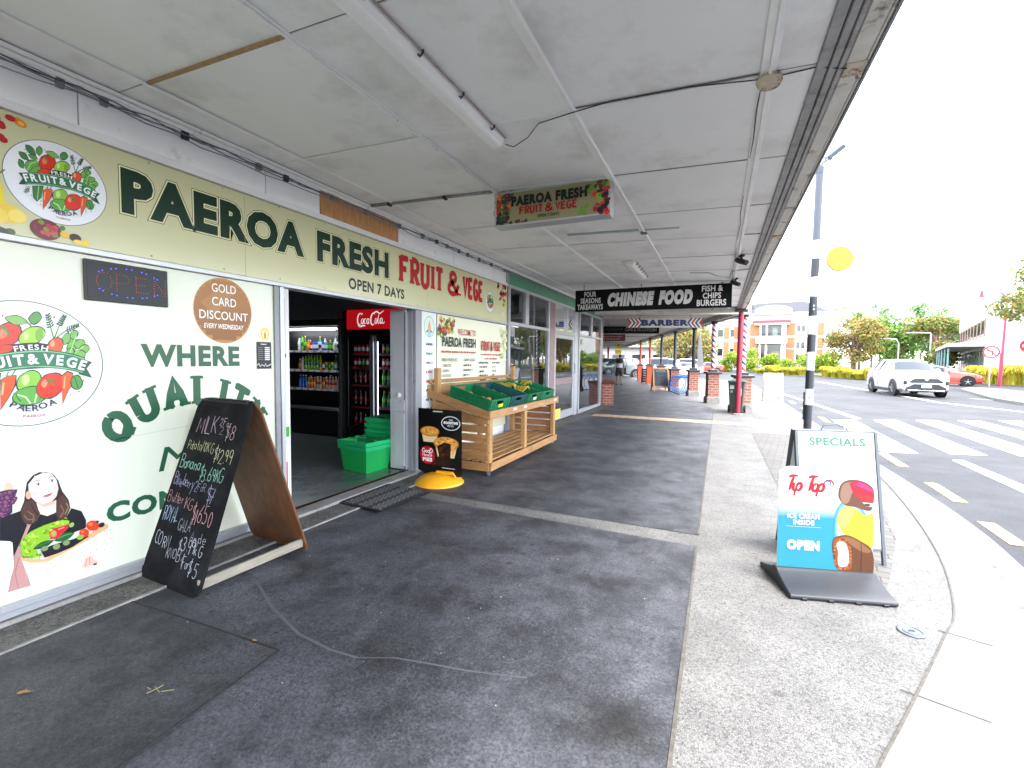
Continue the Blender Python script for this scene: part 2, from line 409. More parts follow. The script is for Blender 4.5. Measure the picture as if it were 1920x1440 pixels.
# outlines of the printed badge (125 = its radius) and of the printed picture (millimetres)
LOGO_DATA = """1c2b22:-73,90,-73,83,-72,77,-69,72,-65,68,-60,66,-55,66,-49,67,-50,74,-52,81,-54,86,-58,90,-62,92,-68,92
3f7f3f:-73,89,-72,82,-70,77,-68,73,-64,70,-60,68,-56,67,-50,68,-51,75,-53,81,-56,85,-58,88,-62,90,-67,90
1c2b22:-42,100,-46,94,-49,89,-50,84,-50,79,-49,75,-46,72,-42,69,-38,76,-35,81,-34,86,-34,91,-35,95,-38,98
5b9a4a:-42,98,-46,93,-48,88,-49,84,-49,80,-48,77,-46,73,-42,72,-38,77,-36,82,-35,86,-35,90,-36,93,-38,96
1c2b22:-88,65,-88,58,-86,53,-84,49,-80,46,-76,45,-72,45,-66,47,-67,53,-69,58,-71,63,-74,66,-78,67,-83,66
3f7f3f:-87,64,-86,58,-85,54,-82,50,-80,48,-76,47,-72,46,-68,47,-68,53,-70,58,-72,61,-75,64,-78,65,-82,65
1c2b22:-68,64,-66,60,-64,57,-61,54,-57,53,-54,53,-50,55,-46,57,-47,61,-49,65,-52,67,-56,68,-60,68,-64,66
5b9a4a:-66,64,-65,60,-62,57,-60,56,-57,54,-54,54,-51,56,-47,57,-49,61,-51,64,-53,66,-56,66,-59,66,-62,66
1c2b22:-89,43,-90,36,-91,31,-90,26,-89,22,-86,19,-82,18,-78,18,-77,24,-76,30,-77,35,-78,39,-81,42,-85,43
4c8a43:-89,41,-90,35,-90,31,-89,27,-88,23,-85,21,-82,20,-78,19,-77,26,-77,30,-78,34,-80,38,-82,40,-85,41
1c2b22:-38,35,-41,27,-46,19,-53,14,-61,11,-68,12,-73,16,-76,22,-76,30,-74,38,-69,46,-62,51,-54,53,-47,53,-42,49,-39,43
6aa84a:-40,35,-42,27,-47,20,-53,15,-61,13,-67,14,-72,17,-75,23,-75,30,-73,38,-68,44,-61,49,-54,52,-48,51,-43,48,-40,42
a9d67f:-70,16,-62,37,-51,47,-43,49,-42,52,-52,49,-64,39,-72,17
2f6a35:-65,15,-56,31,-45,38,-45,40,-57,32,-66,16
1c2b22:-4,64,-6,54,-11,44,-18,36,-26,31,-34,30,-40,34,-44,40,-45,48,-43,58,-39,68,-32,76,-24,81,-16,82,-10,79,-5,73
d5301f:-6,63,-7,54,-12,45,-18,38,-26,33,-32,32,-39,35,-42,41,-43,49,-42,58,-38,67,-31,74,-24,79,-16,80,-11,77,-7,72
ee7a5c:-25,58,-26,54,-28,51,-31,49,-34,48,-35,49,-36,52,-37,56,-36,60,-35,64,-32,67,-30,69,-27,70,-26,69,-24,66,-24,63
1c2b22:-34,69,-26,62,-25,55,-22,58,-23,66,-31,73
4f8f3a:-34,69,-27,62,-25,56,-22,58,-24,66,-31,73
1c2b22:-15,33,-16,29,-20,24,-26,20,-32,16,-39,15,-44,16,-48,18,-49,20,-48,24,-44,28,-39,32,-32,36,-25,38,-20,38,-16,36
dd3a22:-16,32,-18,28,-22,25,-27,21,-32,19,-39,17,-43,17,-47,18,-48,21,-46,24,-43,28,-38,32,-32,35,-26,36,-21,36,-18,35
1c2b22:-28,90,-26,84,-22,80,-18,77,-12,76,-6,76,-1,78,6,81,3,87,-1,91,-5,94,-11,96,-16,95,-22,93
7fb35c:-27,89,-24,84,-20,81,-16,78,-12,77,-7,77,-2,78,4,81,2,86,-2,90,-6,93,-11,94,-16,93,-21,92
1c2b22:5,90,7,84,9,80,12,78,15,78,19,81,23,86,27,94,25,101,23,104,20,106,16,105,13,103,9,98
4e9144:7,90,8,85,10,82,12,80,15,81,18,83,22,87,26,93,24,99,22,102,19,104,16,103,14,101,10,97
1c2b22:1,84,7,76,8,65,10,67,10,78,3,86
5f8f45:2,83,7,76,8,66,10,68,9,78,3,85
1c2b22:31,64,29,56,24,48,18,40,9,36,1,35,-5,36,-9,42,-11,48,-9,56,-4,64,2,70,10,75,19,77,25,75,30,70
9ccc45:30,63,28,56,23,48,16,42,9,38,2,36,-4,38,-8,42,-9,48,-7,56,-3,63,3,69,10,73,18,74,24,73,28,69
79a83a:27,61,27,56,26,52,23,48,20,46,18,46,16,48,15,52,15,56,15,61,16,66,19,69,22,72,24,72,26,69,27,66
c9e887:5,57,5,54,4,51,3,49,1,48,-1,48,-2,49,-2,52,-2,54,-2,58,-1,61,0,63,2,64,3,64,4,63,5,61
4f7f3f:44,53,40,74,36,102,34,100,38,73,42,51
23522d:39,75,41,76,43,78,44,80,44,83,43,82,41,80,40,78
23522d:39,75,38,76,36,77,34,76,32,75,33,73,35,73,36,73
23522d:38,80,40,81,42,82,43,85,43,88,42,86,40,84,39,82
23522d:38,80,37,81,35,81,34,81,31,80,33,78,34,78,36,78
23522d:38,84,39,85,41,87,42,89,42,92,40,90,39,89,38,87
23522d:38,84,36,86,35,86,33,86,31,85,32,83,34,82,35,83
23522d:36,89,39,90,40,92,41,94,41,96,39,95,38,93,37,92
23522d:36,89,36,90,35,91,33,91,31,90,32,88,33,88,35,88
23522d:36,93,38,95,39,96,40,98,40,101,38,99,37,98,36,96
23522d:36,93,35,95,34,96,32,96,31,94,31,93,32,92,34,92
23522d:35,98,37,99,38,101,39,103,39,105,37,104,36,102,35,100
23522d:35,98,35,100,34,101,32,101,31,99,31,98,32,97,34,97
4f7f3f:45,52,53,78,63,101,61,102,51,78,43,53
23522d:52,80,54,78,56,78,57,79,60,81,58,82,56,82,54,81
23522d:52,80,52,82,52,84,50,85,48,85,48,82,49,81,51,80
23522d:54,84,56,82,57,82,59,83,61,85,59,86,57,86,56,85
23522d:54,84,54,86,53,88,52,89,51,89,51,86,51,85,52,84
23522d:56,88,57,86,58,86,60,87,62,89,61,90,59,90,57,89
23522d:56,88,56,90,56,92,54,92,53,93,52,90,53,89,54,88
23522d:57,91,59,90,60,90,62,91,64,93,62,94,61,94,59,93
23522d:57,91,58,94,57,95,56,96,54,97,54,94,55,93,56,92
23522d:59,95,61,94,62,94,64,96,65,97,64,98,62,98,61,97
23522d:59,95,60,97,59,99,58,100,57,100,56,98,57,96,58,96
23522d:61,99,62,98,64,98,65,99,66,101,65,102,64,102,62,101
23522d:61,99,61,101,61,103,60,103,59,104,58,102,58,100,60,99
4f7f3f:47,52,64,69,85,81,85,84,63,71,46,54
23522d:64,70,64,68,65,66,66,65,68,65,68,67,68,69,66,70
23522d:64,70,66,73,66,75,67,78,66,80,65,77,64,75,64,73
23522d:68,73,68,70,69,68,70,68,72,67,72,70,71,72,70,72
23522d:68,73,69,75,70,77,70,80,70,82,69,80,68,77,68,75
23522d:72,74,72,72,72,71,74,70,76,70,76,72,74,74,73,74
23522d:72,74,73,77,74,79,74,81,74,84,72,81,71,79,71,77
23522d:75,77,75,74,76,73,77,73,79,73,79,75,78,76,77,77
23522d:75,77,77,79,78,81,78,83,78,85,76,83,75,81,74,79
23522d:79,79,79,77,80,76,81,75,83,76,82,78,82,79,81,80
23522d:79,79,81,81,81,82,82,85,81,86,80,85,79,83,78,81
23522d:82,81,82,79,84,78,85,78,86,78,86,80,85,81,84,82
23522d:82,81,84,83,85,85,85,86,85,88,84,87,82,85,82,84
1c2b22:70,51,69,46,65,42,62,40,59,39,57,40,55,43,54,48,56,53,58,58,61,62,64,65,67,65,69,64,71,61,72,57
6fae4a:69,52,68,47,65,44,62,42,60,40,57,42,56,44,56,48,57,53,58,57,61,61,64,63,66,64,69,62,70,60,70,56
1c2b22:82,37,79,31,76,26,72,23,68,22,65,23,63,27,62,32,64,39,66,45,70,49,74,53,77,53,81,52,82,48,83,43
6fae4a:81,37,78,31,75,27,72,24,68,23,66,25,64,28,64,33,65,39,67,44,70,48,73,51,77,52,80,51,81,47,82,43
1c2b22:94,41,93,37,89,34,85,31,81,31,78,32,76,35,74,39,75,43,77,47,80,51,84,53,88,53,92,52,94,49,95,46
6fae4a:93,41,92,38,89,35,85,33,82,32,79,34,77,36,76,39,76,43,78,47,81,49,84,51,88,52,90,51,93,48,94,45
1c2b22:102,31,100,27,97,23,93,22,89,21,86,22,84,25,82,28,83,32,85,36,88,40,92,42,96,42,99,41,101,38,102,35
6fae4a:101,31,99,27,96,24,93,23,90,23,87,24,85,26,84,29,84,32,86,36,89,39,92,40,95,40,98,39,100,38,101,34
1c2b22:94,17,92,12,89,9,84,7,79,6,75,8,72,11,70,15,71,20,73,24,77,27,81,30,86,30,90,29,94,26,95,22
6fae4a:93,17,91,14,88,10,84,8,80,8,76,10,73,12,72,15,72,19,74,23,77,26,81,28,86,28,89,27,92,25,94,21
1c2b22:74,19,72,13,69,8,65,6,62,5,60,6,58,10,58,15,59,20,61,26,65,31,68,34,71,34,74,33,75,30,76,24
6fae4a:73,19,71,14,69,10,66,7,63,7,61,8,60,11,60,15,60,20,62,25,65,29,68,32,70,32,73,31,74,28,74,24
1c2b22:83,61,81,57,78,53,76,52,73,51,70,52,69,54,69,58,69,62,71,66,74,69,76,72,79,72,81,71,83,69,84,65
6fae4a:81,61,80,58,78,55,76,53,73,53,72,53,70,56,70,58,70,62,72,65,74,68,76,70,78,70,81,69,82,68,82,65
9fd07a:66,12,74,38,80,59,78,59,72,38,64,12
9fd07a:68,10,81,27,92,35,91,37,80,28,67,11
1c2b22:58,41,57,33,54,26,49,20,44,17,39,16,35,19,32,24,31,31,32,39,35,46,40,51,46,54,51,55,55,53,58,48
e2502a:57,40,56,34,53,27,49,22,44,19,39,19,35,21,33,26,32,31,34,38,36,44,40,49,45,52,50,53,54,51,56,47
f59a6a:44,42,44,39,43,36,42,35,40,34,39,34,38,35,37,37,37,39,37,42,38,45,39,47,41,48,42,48,43,47,44,44
20242a:-18,38,-3,41,17,43,33,40,31,23,-20,19
1c2b22:-62,-26,-36,-17,-42,-55,-53,-71,-61,-61
3c7a3d:-61,-27,-36,-19,-42,-54,-53,-69,-60,-60
a9cf9a:-48,-22,-53,-66,-51,-66,-46,-22
4d6a55:-65,-28,-74,-40,-80,-52,-78,-53,-73,-41,-65,-29
4d6a55:-67,-31,-75,-31,-76,-33,-68,-32
4d6a55:-69,-33,-71,-47,-69,-47,-68,-33
4d6a55:-70,-36,-77,-37,-78,-39,-71,-38
4d6a55:-72,-38,-73,-49,-72,-49,-70,-38
4d6a55:-74,-40,-80,-43,-80,-45,-74,-43
4d6a55:-75,-43,-74,-52,-73,-51,-74,-43
4d6a55:-77,-46,-82,-49,-82,-51,-77,-47
4d6a55:-78,-48,-76,-54,-75,-53,-77,-47
1c2b22:22,-29,20,-38,15,-47,8,-53,1,-57,-6,-58,-12,-55,-16,-49,-17,-42,-15,-32,-11,-24,-4,-18,3,-13,10,-12,16,-15,20,-21
86bf45:20,-30,18,-38,14,-46,8,-52,1,-55,-5,-56,-11,-53,-14,-48,-15,-41,-14,-33,-10,-25,-4,-19,3,-15,10,-14,15,-17,19,-22
c2e38a:3,-30,3,-35,1,-38,-1,-42,-3,-43,-5,-43,-7,-41,-8,-38,-8,-34,-8,-30,-7,-26,-4,-23,-2,-22,0,-22,2,-23,3,-26
1c2b22:31,-64,28,-71,20,-78,11,-82,-1,-85,-11,-83,-18,-78,-23,-72,-23,-65,-20,-58,-13,-51,-4,-47,7,-44,18,-46,26,-50,31,-56
5fa544:30,-64,26,-70,19,-77,10,-81,0,-82,-10,-81,-17,-78,-21,-72,-22,-65,-19,-58,-12,-52,-3,-48,7,-46,16,-47,24,-51,29,-57
d4ecc0:-16,-62,-4,-68,2,-81,4,-79,-3,-65,-15,-60
d4ecc0:23,-48,12,-61,8,-79,10,-79,14,-62,24,-50
2f6a35:-10,-74,-15,-66,-16,-58,-18,-59,-16,-68,-11,-76
1c2b22:-38,-31,-28,-23,-15,-22,-17,-43,-27,-66,-40,-91
e2552c:-37,-32,-28,-24,-16,-24,-19,-43,-28,-65,-40,-89
f7a877:-35,-36,-38,-60,-35,-60,-32,-36
4f8f3a:-29,-27,-25,-15,-27,-15,-31,-27
4f8f3a:-22,-25,-15,-12,-17,-11,-23,-24
1c2b22:57,-38,56,-49,50,-60,43,-68,34,-73,25,-73,18,-69,13,-62,12,-52,14,-42,19,-32,26,-23,35,-19,44,-18,51,-21,56,-28
dc3520:56,-39,54,-49,49,-58,42,-66,34,-70,26,-71,19,-68,14,-61,13,-52,15,-42,20,-32,27,-25,35,-20,43,-20,50,-23,54,-30
f38a6d:30,-39,30,-42,28,-46,27,-48,25,-49,23,-49,22,-47,21,-45,20,-42,21,-39,22,-36,24,-34,26,-32,27,-32,28,-34,30,-36
3c7a35:34,-34,27,-36,27,-38,34,-37
3c7a35:34,-37,44,-34,44,-31,34,-34
3c7a35:33,-35,28,-43,30,-44,35,-36
3c7a35:33,-36,39,-45,41,-43,35,-35
3c7a35:35,-35,34,-26,32,-27,32,-36
1c2b22:53,-24,62,-15,72,-20,70,-43,61,-63,52,-87
e05a2c:53,-26,62,-18,71,-22,69,-43,61,-61,52,-85
f7a877:57,-27,54,-52,57,-52,59,-27
1c2b22:86,-34,88,-40,87,-47,85,-52,81,-56,77,-57,73,-56,70,-53,67,-48,66,-41,67,-35,69,-29,72,-26,76,-24,80,-24,84,-28
4e9144:85,-35,86,-40,85,-46,84,-51,81,-54,77,-56,74,-54,70,-51,69,-47,68,-41,68,-35,70,-31,73,-27,76,-26,80,-27,83,-30
24512c:73,-27,78,-53,80,-53,74,-27
1d5a3b:-91,2,-72,8,-73,-27,-92,-32,-82,-12
1d5a3b:84,12,105,3,95,-11,104,-32,81,-23
1c2b22:-77,8,-58,15,-38,20,-14,26,12,30,32,29,53,26,73,21,93,13,89,-23,72,-16,51,-11,31,-9,11,-10,-15,-12,-39,-16,-59,-21,-78,-28
2c7350:-76,8,-57,15,-36,20,-13,24,11,28,31,28,51,26,72,20,91,13,88,-22,71,-15,50,-11,30,-9,10,-8,-14,-11,-38,-15,-58,-20,-77,-27
8fc48f:-76,5,-57,12,-36,16,-13,21,11,24,31,24,51,22,72,17,91,9,92,11,72,18,52,23,31,26,11,26,-13,23,-36,18,-57,13,-76,7
8fc48f:-77,-25,-58,-19,-38,-13,-14,-9,10,-6,30,-7,50,-9,71,-13,88,-20,89,-19,71,-12,51,-7,30,-5,10,-5,-14,-7,-38,-12,-58,-18,-77,-24
3c7a3d:-43,-66,-43,-68,-45,-68,-46,-67,-44,-65,-43,-65
c33c33:-44,-76,-45,-77,-46,-78,-47,-77,-46,-75,-44,-74
3c7a3d:-24,-79,-25,-81,-27,-81,-27,-80,-26,-78,-25,-77
3c7a3d:30,-71,28,-73,27,-73,27,-72,27,-70,29,-69
c33333:82,-60,81,-62,79,-63,78,-61,80,-59,81,-59
c33333:90,-36,90,-39,88,-39,88,-38,88,-35,90,-35
4d6a55:-70,69,-71,67,-73,66,-73,68,-72,69,-71,70
c33333:-74,74,-76,73,-77,72,-77,73,-77,75,-75,76
c33333:-29,93,-30,91,-31,90,-32,92,-31,94,-30,94
c33333:-64,-54,-64,-57,-66,-57,-66,-56,-65,-54,-64,-53
3c7a3d:67,-66,66,-68,65,-69,64,-67,65,-65,66,-65
c33333:46,97,46,95,44,94,43,96,44,98,46,98"""
